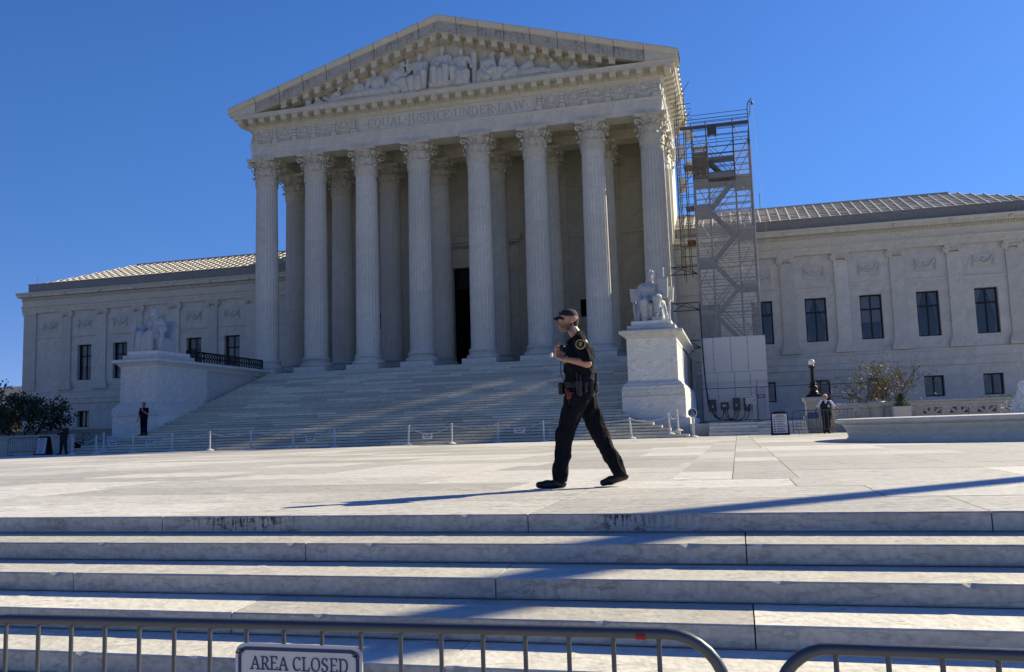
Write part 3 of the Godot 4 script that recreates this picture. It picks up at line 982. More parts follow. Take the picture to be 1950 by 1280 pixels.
func capital_mesh() -> MB:
	var m := MB.new()
	# bell
	m.lathe([[0.88, -0.10], [0.93, -0.06], [0.93, 0.0], [0.84, 0.04], [0.82, 0.3], [0.82, 0.9], [0.86, 1.4], [0.95, 1.75], [1.05, 1.9], [1.05, 1.95], [0.2, 1.96]], 24)
	# acanthus leaves: two tiers of eight, tips rolled outwards
	for tier in 2:
		for k in 8:
			var ang: float = TAU * (k + (0.5 if tier == 0 else 0.0)) / 8.0
			var h: float = 0.78 if tier == 0 else 1.38
			leaf(m, ang, h, 0.33 if tier == 0 else 0.31, 0.20 if tier == 0 else 0.26)
	# corner volutes and the smaller inner scrolls
	for k in 4:
		var ang := TAU * (k + 0.5) / 4.0
		for sd: float in [-1.0, 1.0]:
			var pth := PackedVector3Array()
			for i in 8:
				var t := i / 7.0
				var rr := 0.88 + 0.46 * pow(t, 1.8)
				var aa: float = ang + sd * 0.42 * (1.0 - t)
				pth.append(V(rr * sin(aa), 0.95 + 0.92 * sqrt(t) * (1.0 - 0.06 * t), rr * cos(aa)))
			var d := V(sin(ang), 0, cos(ang))
			for i in 13:
				var th := PI * 0.5 - (i + 1) * TAU * 1.15 / 13.0
				var q := 0.20 * (1.0 - i / 18.0)
				pth.append(d * (1.36 + q * cos(th)) + V(0, 1.62 + q * sin(th), 0) + V(d.z, 0, -d.x) * sd * -0.045)
			m.tube(pth, 0.075, 5, false, 0.045)
		var ang2 := TAU * k / 4.0
		for sd: float in [-1.0, 1.0]:
			var pth := PackedVector3Array()
			for i in 6:
				var t := i / 5.0
				var aa: float = ang2 + sd * 0.36 * (1.0 - t * 0.55)
				pth.append(V((0.90 + 0.14 * t) * sin(aa), 0.95 + 0.72 * t, (0.90 + 0.14 * t) * cos(aa)))
			var tx := V(cos(ang2), 0, -sin(ang2))
			var o := V(sin(ang2), 0, cos(ang2)) * 1.06 + tx * sd * 0.16
			for i in 9:
				var th := PI * 0.5 - (i + 1) * TAU * 0.9 / 9.0
				var q := 0.12 * (1.0 - i / 14.0)
				pth.append(o + tx * sd * -q * cos(th) + V(0, 1.62 + q * sin(th), 0))
			m.tube(pth, 0.05, 4, false, 0.035)
		# flower and upright petals in the middle of each side
		var f := V(sin(ang2), 0, cos(ang2))
		var tx2 := V(f.z, 0, -f.x)
		m.ball(f * 1.10 + V(0, 1.88, 0), V(0.15, 0.16, 0.15), 8, 5)
		for p in 3:
			m.bar(f * 1.13 + V(0, 1.78, 0) + tx2 * (p - 1) * 0.02, f * 1.19 + V(0, 2.24, 0) + tx2 * (p - 1) * 0.13, 0.055, 5)
	# abacus with hollow sides and cut corners
	for lay in [[1.94, 2.06, 0.0], [2.06, 2.20, 0.07]]:
		var pl := PackedVector2Array()
		for k in 4:
			var c := TAU * (k + 0.5) / 4.0
			var dirn := Vector2(sin(c), cos(c))
			var nx := Vector2(sin(TAU * (k + 1.5) / 4.0), cos(TAU * (k + 1.5) / 4.0))
			var R: float = 1.60 + lay[2]
			var cut := Vector2(dirn.y, -dirn.x) * 0.11
			var a := dirn * R + cut
			var b := nx * R - Vector2(nx.y, -nx.x) * 0.11
			pl.append(dirn * R - cut)
			for i in 8:
				var t := i / 8.0
				var p := a.lerp(b, t)
				var side := TAU * (k + 1.0) / 4.0
				p -= Vector2(sin(side), cos(side)) * 0.17 * sin(PI * t)
				pl.append(p)
		m.prism(pl, V(0, lay[0], 0), Vector3.RIGHT, Vector3.BACK, V(0, lay[1] - lay[0], 0))
	return m

func leaf(m: MB, ang: float, h: float, w: float, curl: float) -> void:
	var rows := []
	var d := V(sin(ang), 0, cos(ang))
	var tx := V(d.z, 0, -d.x)
	var N := 13
	for i in N:
		var t := float(i) / (N - 1)
		var y: float
		var r: float
		if t < 0.62:
			y = h * 0.88 * t / 0.62
			r = 0.86 + 0.05 * t + (0.06 if y > 0.9 else 0.0) * (y - 0.9)
		else:
			var th := (t - 0.62) / 0.38 * PI * 1.15
			y = h * 0.88 + curl * 0.55 * sin(th)
			r = 0.89 + (0.06 * (h * 0.88 - 0.9) if h > 1.0 else 0.0) + curl * 0.62 * (1.0 - cos(th))
		var lobes := 1.0 + 0.16 * sin(t * 26.0)
		var ww := w * (0.75 + 0.5 * sin(t * PI * 0.8)) * lobes * (1.0 if t < 0.62 else lerpf(1.0, 0.35, (t - 0.62) / 0.38))
		var row := PackedVector3Array()
		for j in 7:
			var u := (j - 3) / 3.0
			var rib := 0.045 * (1.0 - absf(u)) + 0.03 * cos(u * 9.0) - 0.05 * u * u
			var rr := r + rib
			row.append(d * rr * cos(u * ww / maxf(rr, 0.1)) + tx * rr * sin(u * ww / maxf(rr, 0.1)) + V(0, y - 0.05 * u * u, 0))
		rows.append(row)
	m.grid(rows)

func build_columns() -> void:
	var drums := [shaft_mesh(7.0, 11.6, 6).mesh(), shaft_mesh(11.6, 16.4, 5).mesh(), shaft_mesh(16.4, 21.45, 8).mesh()]
	var cap := capital_mesh().mesh()
	var pl := MB.new()
	pl.bbox(V(-1.345, 5.635, -1.345), V(1.345, 6.10, 1.345), 0.015)
	var plm := pl.mesh()
	var ba := MB.new()
	var pr := []
	for i in 9: pr.append([1.14 + 0.17 * cos(-PI / 2 + PI * i / 8.0), 6.27 + 0.17 * sin(-PI / 2 + PI * i / 8.0)])
	pr.append([1.15, 6.46])
	for i in 7: pr.append([1.15 - 0.09 * sin(PI * i / 6.0), 6.47 + 0.17 * i / 6.0])
	pr.append([1.13, 6.66])
	for i in 7: pr.append([1.03 + 0.10 * cos(-PI / 2 + PI * i / 6.0), 6.77 + 0.10 * sin(-PI / 2 + PI * i / 6.0)])
	pr.append_array([[1.02, 6.89], [1.02, 6.95], [0.99, 6.96], [0.955, 7.03]])
	ba.lathe(pr, 40, Vector3.ZERO, false)
	var bam := ba.mesh()
	for row in 2:
		for i in 8:
			var c := node("column", house)
			c.position = V(COLX[i], 0, -4.97 * row)
			put("plinth", plm, M.drum0, c)
			put("base", bam, M["drum%d" % ((i + row) % 4)], c)
			for d in 3: put("drum", drums[d], M["drum%d" % ((i * 3 + d * 2 + row) % 4)], c).rotation.y = 0.0
			put("capital", cap, M.trim, c, V(0, 21.45, 0))
	# flat pilasters against the wall behind, capped like the columns
	for i in [0, 1, 2, 5, 6, 7]:
		var c := node("pilaster", house)
		c.position = V(COLX[i], 0, -8.6)
		var m := MB.new()
		m.box(V(-0.95, 5.635, 0), V(0.95, 6.9, 0.34))
		m.box(V(-0.84, 6.9, 0), V(0.84, 21.45, 0.26))
		put("shaft", m, M.inner, c)
		var o := put("capital", cap, M.inner, c, V(0, 21.45, 0))
		o.scale = V(1, 1, 0.33)

# extrude a profile of [outset, y] round the three open sides of the portico
func band(m: MB, prof: Array, hx: float, zf: float, zb: float) -> void:
	for i in prof.size() - 1:
		var o0: float = prof[i][0]; var y0: float = prof[i][1]; var o1: float = prof[i + 1][0]; var y1: float = prof[i + 1][1]
		var a := [V(-hx - o0, y0, zb), V(-hx - o0, y0, zf + o0), V(hx + o0, y0, zf + o0), V(hx + o0, y0, zb)]
		var b := [V(-hx - o1, y1, zb), V(-hx - o1, y1, zf + o1), V(hx + o1, y1, zf + o1), V(hx + o1, y1, zb)]
		for j in 3: m.quad(a[j], a[j + 1], b[j + 1], b[j])

const HX := 16.9
const ZF := 0.78
const ZB := -13.6

func build_entablature() -> void:
	var a := MB.new()
	band(a, [[0, 23.65], [0, 24.02], [0.04, 24.03], [0.04, 24.38], [0.08, 24.39], [0.08, 24.68], [0.15, 24.72], [0.19, 24.80], [0.19, 24.87], [0.0, 24.88]], HX, ZF, ZB)
	for i in 12:
		pass
	put("architrave", a, M.wall, house)
	var f := MB.new()
	band(f, [[0.0, 24.88], [0.0, 26.14]], HX, ZF, ZB)
	put("frieze", f, M.wall, house)
	var c := MB.new()
	band(c, [[0.0, 26.14], [0.07, 26.16], [0.10, 26.24], [0.16, 26.26], [0.24, 26.36], [0.24, 26.80], [1.12, 26.82], [1.12, 27.06], [1.16, 27.08], [1.20, 27.16], [0.9, 27.22], [-0.05, 27.30]], HX, ZF, ZB)
	var cor := put("cornice", c, M.trim, house)
	# scroll brackets under the cornice, one by one
	var md := MB.new()
	md.prism(PackedVector2Array([Vector2(0.22, -0.02), Vector2(1.0, -0.02), Vector2(1.0, -0.20), Vector2(0.90, -0.33), Vector2(0.6, -0.36), Vector2(0.22, -0.46)]), V(-0.23, 0, 0), Vector3.BACK, Vector3.UP, V(0.46, 0, 0))
	md.box(V(-0.28, -0.02, 0.22), V(0.28, 0.022, 1.05))
	var mdm := md.mesh()
	for i in 36:
		put("bracket", mdm, M.trim, cor, V(-17.5 + i * 1.0, 26.80, ZF))
	for s: float in [-1.0, 1.0]:
		for i in 13:
			var o := put("bracket", mdm, M.trim, cor, V(s * HX, 26.80, 0.3 - i * 1.0))
			o.rotation.y = s * PI / 2
	# upright palm ornaments along the two flanks
	var an := MB.new()
	an.lathe([[0.16, 0.0], [0.20, 0.1], [0.10, 0.2], [0.22, 0.38], [0.20, 0.52], [0.02, 0.62]], 8)
	var anm := an.mesh()
	for s: float in [-1.0, 1.0]:
		for i in 14: put("roof_ornament", anm, M.trim, house, V(s * 17.98, 27.17, 0.6 - i * 1.0))
	# beams and ceiling inside the portico
	var bm := MB.new()
	bm.box(V(-HX + 0.01, 23.652, -0.80), V(HX - 0.01, 25.6, ZF - 0.01))
	for s: float in [-1.0, 1.0]:
		bm.box(V(minf(s * 15.25, s * (HX - 0.01)), 23.654, -9.9), V(maxf(s * 15.25, s * (HX - 0.01)), 25.6, -0.81))
	put("front_beam", bm, M.inner, house)
	for z in [-4.97]:
		var b2 := MB.new()
		b2.box(V(-15.24, 23.653, z - 0.8), V(15.24, 25.6, z + 0.8))
		b2.box(V(-15.24, 24.3, z - 0.86), V(15.24, 24.4, z + 0.86))
		b2.box(V(-15.24, 25.1, z - 0.95), V(15.24, 25.5, z + 0.95))
		put("inner_beam", b2, M.inner, house)
	for i in range(1, 7):
		for q in [[-4.15, -0.81], [-9.9, -5.79]]:
			var b3 := MB.new()
			b3.box(V(COLX[i] - 0.75, 23.9, q[0]), V(COLX[i] + 0.75, 25.6, q[1]))
			b3.box(V(COLX[i] - 0.85, 25.2, q[0]), V(COLX[i] + 0.85, 25.5, q[1]))
			put("cross_beam", b3, M.inner, house)
	for i in 7:
		for q in [[-3.98, -0.9], [-9.8, -5.95]]:
			for j in 3:
				var x0: float = COLX[i] + 0.9
				var w: float = (COLX[i + 1] - COLX[i] - 1.8) / 3.0
				var cf := MB.new()
				for r in 3:
					var z0: float = lerpf(q[0], q[1], r / 3.0)
					var z1: float = lerpf(q[0], q[1], (r + 1) / 3.0)
					mould_in(cf, x0 + w * j + 0.08, x0 + w * (j + 1) - 0.08, z0 + 0.08, z1 - 0.08, 25.5, 0.22)
				put("ceiling_coffer", cf, M.inner, house)
	var ce := MB.new()
	ce.box(V(-HX + 0.03, 25.75, -10.0), V(HX - 0.03, 26.1, ZF - 0.05))
	put("ceiling", ce, M.inner, house)
	frieze_relief(f)

func mould_in(m: MB, x0: float, x1: float, z0: float, z1: float, y: float, d: float) -> void:
	# a coffer: raised rim hanging below the ceiling
	m.box(V(x0, y, z0), V(x1, y + 0.25, z0 + 0.1)); m.box(V(x0, y, z1 - 0.1), V(x1, y + 0.25, z1))
	m.box(V(x0, y, z0 + 0.1), V(x0 + 0.1, y + 0.25, z1 - 0.1)); m.box(V(x1 - 0.1, y, z0 + 0.1), V(x1, y + 0.25, z1 - 0.1))

func frieze_relief(_f: MB) -> void:
	var letters := TextMesh.new()
	var font := SystemFont.new()
	font.font_names = PackedStringArray(["Droid Serif"])
	letters.font = font
	letters.text = "·EQUAL·JUSTICE·UNDER·LAW·"
	letters.font_size = 64
	letters.pixel_size = 0.0158
	letters.depth = 0.02
	var im := put("inscription", letters, M.carve, house, V(0.0, 25.50, ZF + 0.012))
	im.scale = V(0.93, 1, 1)
	var pn := MB.new()
	for s: float in [-1.0, 1.0]: pn.box(V(s * 7.45 - 0.05, 24.89, ZF), V(s * 7.45 + 0.05, 26.13, ZF + 0.045))
	pn.box(V(-7.4, 26.02, ZF), V(7.4, 26.12, ZF + 0.04)); pn.box(V(-7.4, 24.90, ZF), V(7.4, 24.97, ZF + 0.04))
	put("inscription_border", pn, M.wall, house)
	# hanging garlands between little candelabra, carved in relief
	var post := MB.new()
	post.xf.origin.z = 0.0
	post.box(V(-0.26, 0, 0), V(0.26, 0.12, 0.14)); post.box(V(-0.20, 0.12, 0), V(0.20, 0.36, 0.12)); post.box(V(-0.17, 0.40, 0), V(0.17, 0.62, 0.13)); post.box(V(-0.14, 0.66, 0), V(0.14, 0.88, 0.12)); post.box(V(-0.17, 0.92, 0), V(0.17, 1.0, 0.13)); post.box(V(-0.11, 1.0, 0), V(0.11, 1.18, 0.11))
	for s: float in [-1.0, 1.0]:
		post.tube(PV([V(s * 0.12, 1.12, 0.08), V(s * 0.28, 0.95, 0.1), V(s * 0.30, 0.6, 0.1), V(s * 0.40, 0.3, 0.09), V(s * 0.42, 0.06, 0.08)]), 0.055, 5)
	var postm := post.mesh()
	var sw := MB.new()
	for lay in 5:
		var pth := PackedVector3Array()
		for i in 9:
			var t := i / 8.0 * 2.0 - 1.0
			pth.append(V(t * 0.70, 0.80 - lay * 0.085 - (0.42 - lay * 0.045) * (1.0 - t * t), 0.05))
		sw.tube(pth, 0.05, 5)
	for i in 26:
		var t := fmod(i * 0.618, 1.0) * 2.0 - 1.0
		sw.ball(V(t * 0.56, 0.72 - 0.42 * (1.0 - t * t) - 0.30 * fmod(i * 0.37, 1.0) * (1.0 - t * t), 0.09), V(0.055, 0.055, 0.06), 6, 4)
	sw.ball(V(0, 0.80, 0.03), V(0.22, 0.22, 0.12), 10, 6)
	for i in 7: sw.ball(V(0.30 * sin(TAU * i / 7), 0.80 + 0.28 * cos(TAU * i / 7), 0.02), V(0.11, 0.11, 0.07), 7, 4)
	var swm := sw.mesh()
	for s: float in [-1.0, 1.0]:
		for i in 6:
			var x: float = s * (7.72 + i * 1.76)
			if i < 6: put("candelabrum_relief", postm, M.wall, house, V(x, 24.90, ZF))
			if i < 5: put("garland_relief", swm, M.wall, house, V(x + s * 0.88, 24.94, ZF))
	for s: float in [-1.0, 1.0]:
		for i in 5:
			var o := put("garland_relief", swm, M.wall, house, V(s * HX, 24.94, -0.4 - i * 1.9))
			o.rotation.y = s * PI / 2

func rake_y(x: float) -> float:
	return 33.15 - 0.2935 * absf(x)

func build_pediment() -> void:
	var p := MB.new()
	p.prism(PackedVector2Array([Vector2(-16.5, 27.2), Vector2(16.5, 27.2), Vector2(16.5, 27.4), Vector2(0, 32.0), Vector2(-16.5, 27.4)]), V(0, 0, 0.62), Vector3.RIGHT, Vector3.UP, V(0, 0, -0.6))
	var ped := put("pediment", p, M.wall, house)
	# floor ledge on which the carved figures sit
	var lg := MB.new()
	lg.box(V(-11.6, 27.24, 0.62), V(11.6, 27.50, 1.55))
	put("figure_ledge", lg, M.wall, ped)
	# sloping cornice, one stone after another, each with its open joint
	for s: float in [-1.0, 1.0]:
		var cuts := [0.0, 1.55, 3.3, 5.35, 7.4, 9.5, 11.6, 13.7, 15.9, 18.38]
		for i in cuts.size() - 1:
			var xa: float = cuts[i] + (0.0 if i == 0 else 0.018)
			var xb: float = cuts[i + 1] - (0.0 if i == cuts.size() - 2 else 0.018)
			var m := MB.new()
			# cross-section: [z, drop below the top edge]
			var sec := [[2.22, 0.0], [2.22, 0.10], [2.12, 0.34], [2.04, 0.46], [1.98, 0.47], [1.98, 1.28], [1.90, 1.30], [0.90, 1.30], [0.86, 1.45], [0.74, 1.62], [0.60, 1.66], [0.3, 1.66], [0.3, 0.0]]
			var ra := PackedVector3Array(); var rb := PackedVector3Array()
			for q in sec:
				ra.append(V(s * xa, maxf(rake_y(xa) - q[1], minf(27.17, rake_y(xa) - 0.3)), q[0]))
				rb.append(V(s * xb, maxf(rake_y(xb) - q[1], minf(27.17, rake_y(xb) - 0.3)), q[0]))
			for j in sec.size():
				var j2 := (j + 1) % sec.size()
				if s > 0: m.quad(ra[j2], rb[j2], rb[j], ra[j])
				else: m.quad(ra[j], rb[j], rb[j2], ra[j2])
			for e in 2:
				var r := ra if e == 0 else rb
				var pl := PackedVector2Array()
				for q in r: pl.append(Vector2(q.z, q.y))
				var t := Geometry2D.triangulate_polygon(pl)
				var nn := V(-s if e == 0 else s, 0, 0)
				for k in range(0, t.size(), 3): m.tri(r[t[k]], r[t[k + 1]], r[t[k + 2]], nn, nn, nn)
			var st := put("raking_stone", m, M.trim, ped)
			var f := MB.new()
			# weathered upper face of the stone, a few millimetres proud
			var q0 := V(s * xa, rake_y(xa) - 0.46, 2.044); var q1 := V(s * xb, rake_y(xb) - 0.46, 2.044)
			var q2 := V(s * xb, rake_y(xb) - 0.02, 2.226); var q3 := V(s * xa, rake_y(xa) - 0.02, 2.226)
			if rake_y(xb) - 0.46 > 27.2 or true:
				if s > 0: f.quad_uv(q0, q1, q2, q3, Vector2(xa / 9.0, 0), Vector2(xb / 9.0, 0.55))
				else: f.quad_uv(q1, q0, q3, q2, Vector2(-xb / 9.0, 0), Vector2(-xa / 9.0, 0.55))
			put("weathered_face", f, M.rake0 if i < 6 and s < 0 or i < 3 else M.rake1, st)
			var f2 := MB.new()
			var yb0 := rake_y(xa) - 1.27; var yb1 := rake_y(xb) - 1.27
			if yb1 > 27.2:
				var p0 := V(s * xa, yb0, 1.983); var p1 := V(s * xb, yb1, 1.983); var p2 := V(s * xb, rake_y(xb) - 0.48, 1.983); var p3 := V(s * xa, rake_y(xa) - 0.48, 1.983)
				if s > 0: f2.quad_uv(p0, p1, p2, p3, Vector2(xa / 9.0, 0.5), Vector2(xb / 9.0, 1.0))
				else: f2.quad_uv(p1, p0, p3, p2, Vector2(-xb / 9.0, 0.5), Vector2(-xa / 9.0, 1.0))
				put("weathered_face", f2, M.rake1, st)
		var dirty := MB.new()
		for i in range(1, 9):
			var x: float = [1.55, 3.3, 5.35, 7.4, 9.5, 11.6, 13.7, 15.9][i - 1]
			if rake_y(x) - 1.3 > 27.2: dirty.box(V(s * x - 0.02, rake_y(x) - 1.27, 1.2), V(s * x + 0.02, rake_y(x) - 0.03, 1.95))
		put("dirty_joints", dirty, M.dirt, ped)
		var md := MB.new()
		md.box(V(-0.23, -0.42, 0.72), V(0.23, 0.06, 1.72))
		md.box(V(-0.28, -0.06, 0.72), V(0.28, 0.07, 1.80))
		var mdm := md.mesh()
		for i in range(0, 16):
			var x := s * (0.5 + i)
			if rake_y(x) - 1.3 - 0.5 < 27.2: continue
			var o := put("raking_bracket", mdm, M.trim, ped, V(x, rake_y(x) - 1.34, 0))
			o.transform.basis = Basis(V(1, -0.2935 * s, 0), V(0, 1, 0), V(0, 0, 1))
	# roof behind
	var rf := MB.new()
	for s: float in [-1.0, 1.0]:
		var a := V(0, 33.10, 0.3); var b := V(s * 18.2, 27.72, 0.3); var c := V(s * 18.2, 27.72, ZB); var d := V(0, 33.10, ZB)
		if s > 0: rf.quad(a, b, c, d)
		else: rf.quad(b, a, d, c)
	rf.box(V(-17.9, 27.31, ZB), V(17.9, 27.7, 0.29))
	put("roof", rf, M.tile1, house)
	# carved figures: seated in the middle, then leaning, then lying down towards the corners
	var spec := [[0.0, 3.55, 0, 1.0], [-1.95, 3.15, 1, 1.0], [1.62, 3.1, 1, -1.0], [-3.75, 2.7, 2, -1.0], [3.75, 2.5, 2, -1.0], [-5.55, 2.4, 3, -1.0], [5.35, 2.35, 2, 1.0], [-7.2, 1.95, 4, 1.0], [7.1, 1.9, 4, -1.0], [-9.0, 1.4, 4, -1.0], [8.9, 1.35, 4, 1.0], [10.6, 0.95, 5, 1.0], [-10.8, 0.95, 5, -1.0], [-0.95, 2.2, 2, 1.0], [0.85, 2.1, 2, -1.0]]
	var k := 0
	for q in spec:
		var bones: Array = relief_bones(q[2])
		var h: float = q[1]
		var out := []
		for b in bones:
			var a: Vector3 = b[0]; var e: Vector3 = b[2]
			var sc := V(h * q[3], h, h * 0.75)
			out.append([a * sc, b[1] * h, e * sc, b[3] * h])
		put("carved_figure", blob(out, 0.042, 0.05, [folds(30 + k), 0.055, V(7.5, 1.7, 7.5)]), M.drum0, ped, V(q[0], 27.50, 0.95 if k < 13 else 0.62))
		k += 1
	var ex := MB.new()
	ex.bbox(V(-2.95, 27.5, 0.7), V(-2.55, 28.5, 1.3), 0.03); ex.bar(V(-2.85, 28.4, 1.2), V(-2.85, 30.3, 1.1), 0.12, 8); ex.box(V(-3.15, 29.7, 1.0), V(-2.55, 29.85, 1.25))
	put("carved_sword", ex, M.drum0, ped)
	ex = MB.new()
	ex.lathe([[0.30, 27.5], [0.26, 27.7], [0.24, 29.9], [0.28, 30.0], [0.2, 30.3], [0.05, 30.45]], 10, V(2.65, 0, 1.0))
	put("carved_rods", ex, M.drum0, ped)
	ex = MB.new()
	ex.bbox(V(-0.9, 27.5, 0.7), V(0.9, 27.9, 1.7), 0.03); ex.bbox(V(-0.75, 27.9, 0.63), V(0.75, 30.2, 0.85), 0.03)
	put("carved_throne", ex, M.drum0, ped)
	for q in [[4.2, 5.0, 28.1], [-5.6, -5.1, 28.0]]:
		ex = MB.new()
		ex.bbox(V(q[0], 27.5, 0.7), V(q[1], q[2], 1.3), 0.04)
		put("carved_block", ex, M.drum0, ped)
	ex = MB.new()
	ex.ball(V(-11.6, 27.85, 1.0), V(0.28, 0.32, 0.28), 10, 7)
	put("carved_urn", ex, M.drum0, ped)
	for q in [[V(9.4, 27.65, 1.1), V(8.2, 28.0, 1.2)], [V(-9.4, 27.6, 1.2), V(-10.2, 28.1, 1.1)]]:
		ex = MB.new()
		ex.bar(q[0], q[1], 0.12, 6)
		put("carved_scroll", ex, M.drum0, ped)

func relief_bones(kind: int) -> Array:
	match kind:
		0: return [ # enthroned, frontal
			[V(0, 0.91, 0.02), 0.062, V(0, 0.95, 0.0), 0.07], [V(0, 0.82, 0), 0.05, V(0, 0.74, 0), 0.07], [V(-0.13, 0.74, 0), 0.06, V(0.13, 0.74, 0), 0.06], [V(-0.06, 0.70, 0), 0.09, V(-0.06, 0.48, 0.02), 0.10], [V(0.06, 0.70, 0), 0.09, V(0.06, 0.48, 0.02), 0.10],
			[V(-0.17, 0.72, 0), 0.055, V(-0.22, 0.54, 0.06), 0.05], [V(-0.22, 0.54, 0.06), 0.048, V(-0.05, 0.56, 0.18), 0.04], [V(0.17, 0.72, 0), 0.055, V(0.22, 0.54, 0.06), 0.05], [V(0.22, 0.54, 0.06), 0.048, V(0.05, 0.52, 0.18), 0.04],
			[V(-0.08, 0.42, 0.06), 0.10, V(-0.14, 0.42, 0.26), 0.085], [V(0.08, 0.42, 0.06), 0.10, V(0.14, 0.42, 0.26), 0.085], [V(-0.14, 0.40, 0.26), 0.085, V(-0.12, 0.12, 0.26), 0.08], [V(0.14, 0.40, 0.26), 0.085, V(0.12, 0.12, 0.26), 0.08], [V(0, 0.36, 0.2), 0.10, V(0, 0.10, 0.2), 0.12], [V(-0.24, 0.40, 0.1), 0.05, V(-0.22, 0.04, 0.12), 0.08], [V(0.24, 0.40, 0.1), 0.05, V(0.22, 0.04, 0.12), 0.08]]
		1: return [ # seated guard, one knee forward
			[V(0.02, 0.93, 0.02), 0.068, V(0.02, 0.97, 0.0), 0.075], [V(0, 0.84, 0), 0.05, V(0, 0.76, 0), 0.07], [V(-0.14, 0.74, 0), 0.07, V(0.15, 0.74, 0), 0.07], [V(-0.05, 0.70, 0), 0.11, V(-0.03, 0.42, 0.02), 0.12], [V(0.06, 0.70, 0), 0.11, V(0.07, 0.42, 0.02), 0.12],
			[V(0.19, 0.72, 0), 0.06, V(0.22, 0.5, 0.08), 0.055], [V(0.22, 0.5, 0.08), 0.052, V(-0.02, 0.44, 0.2), 0.04], [V(-0.18, 0.72, 0), 0.06, V(-0.28, 0.52, 0.1), 0.05], [V(-0.28, 0.52, 0.1), 0.045, V(-0.30, 0.44, 0.22), 0.045],
			[V(0.08, 0.36, 0.06), 0.11, V(0.20, 0.44, 0.28), 0.085], [V(0.20, 0.42, 0.28), 0.085, V(0.19, 0.05, 0.26), 0.06], [V(-0.06, 0.34, 0.06), 0.12, V(-0.16, 0.30, 0.26), 0.10], [V(-0.16, 0.28, 0.26), 0.10, V(-0.14, 0.06, 0.18), 0.10], [V(0.02, 0.3, 0.2), 0.12, V(0.02, 0.08, 0.2), 0.14], [V(0.19, 0.04, 0.26), 0.055, V(0.2, 0.035, 0.38), 0.04]]
		2: return [ # bent forward in thought, hand at chin
			[V(-0.16, 0.90, 0.05), 0.085, V(-0.17, 0.93, 0.03), 0.09], [V(-0.10, 0.80, 0.02), 0.07, V(-0.02, 0.72, 0), 0.10], [V(-0.10, 0.68, 0.05), 0.10, V(0.14, 0.70, 0), 0.12], [V(0.06, 0.62, 0), 0.17, V(0.12, 0.35, 0), 0.19], [V(-0.05, 0.62, 0.02), 0.14, V(0.02, 0.35, 0.02), 0.17],
			[V(-0.16, 0.64, 0.08), 0.075, V(-0.26, 0.44, 0.16), 0.065], [V(-0.26, 0.44, 0.16), 0.06, V(-0.18, 0.80, 0.14), 0.045], [V(0.16, 0.62, 0.1), 0.08, V(0.06, 0.40, 0.22), 0.07], [V(0.0, 0.26, 0.08), 0.19, V(-0.24, 0.34, 0.22), 0.14], [V(-0.24, 0.32, 0.22), 0.13, V(-0.28, 0.06, 0.2), 0.13], [V(0.14, 0.22, 0.1), 0.19, V(0.0, 0.12, 0.25), 0.14], [V(0.2, 0.3, 0.05), 0.18, V(0.24, 0.08, 0.05), 0.16]]
		3: return [ # reclining on one elbow, head raised
			[V(0.12, 0.90, 0.05), 0.095, V(0.12, 0.94, 0.05), 0.10], [V(0.10, 0.78, 0), 0.08, V(0.06, 0.68, 0), 0.12], [V(-0.16, 0.62, 0), 0.12, V(0.26, 0.62, 0), 0.12], [V(0.02, 0.52, 0), 0.20, V(0.0, 0.26, 0), 0.20], [V(0.28, 0.60, 0.05), 0.09, V(0.34, 0.32, 0.14), 0.08], [V(0.34, 0.32, 0.14), 0.075, V(0.08, 0.2, 0.26), 0.06], [V(-0.18, 0.60, 0.05), 0.09, V(-0.30, 0.30, 0.12), 0.08], [V(0.1, 0.18, 0.1), 0.18, V(0.45, 0.16, 0.15), 0.13], [V(0.0, 0.14, 0.1), 0.18, V(-0.4, 0.16, 0.12), 0.16], [V(-0.4, 0.2, 0.0), 0.16, V(-0.62, 0.10, 0.0), 0.12]]
		4: return [ # leaning low over outstretched legs
			[V(-0.10, 0.88, 0.05), 0.12, V(-0.11, 0.90, 0.05), 0.125], [V(-0.04, 0.72, 0), 0.10, V(0.02, 0.6, 0), 0.15], [V(0.0, 0.55, 0), 0.19, V(0.22, 0.34, 0), 0.22], [V(0.12, 0.55, 0), 0.18, V(0.34, 0.28, 0), 0.20], [V(-0.10, 0.5, 0.08), 0.10, V(-0.16, 0.22, 0.2), 0.09], [V(-0.16, 0.22, 0.2), 0.08, V(-0.42, 0.16, 0.2), 0.07], [V(0.2, 0.2, 0.1), 0.2, V(-0.35, 0.2, 0.15), 0.16], [V(-0.35, 0.24, 0.12), 0.15, V(-0.9, 0.14, 0.1), 0.10], [V(-0.9, 0.12, 0.1), 0.09, V(-1.02, 0.18, 0.1), 0.07], [V(0.3, 0.18, 0.0), 0.2, V(0.5, 0.12, 0.0), 0.15]]
		_: return [ # crouched child-sized figure in the corner
			[V(0.05, 0.62, 0.0), 0.22, V(0.05, 0.68, 0.0), 0.22], [V(0, 0.35, 0), 0.26, V(-0.25, 0.25, 0), 0.26], [V(-0.2, 0.2, 0.05), 0.22, V(-0.75, 0.14, 0.05), 0.15], [V(0.15, 0.3, 0.1), 0.12, V(0.4, 0.12, 0.12), 0.10]]

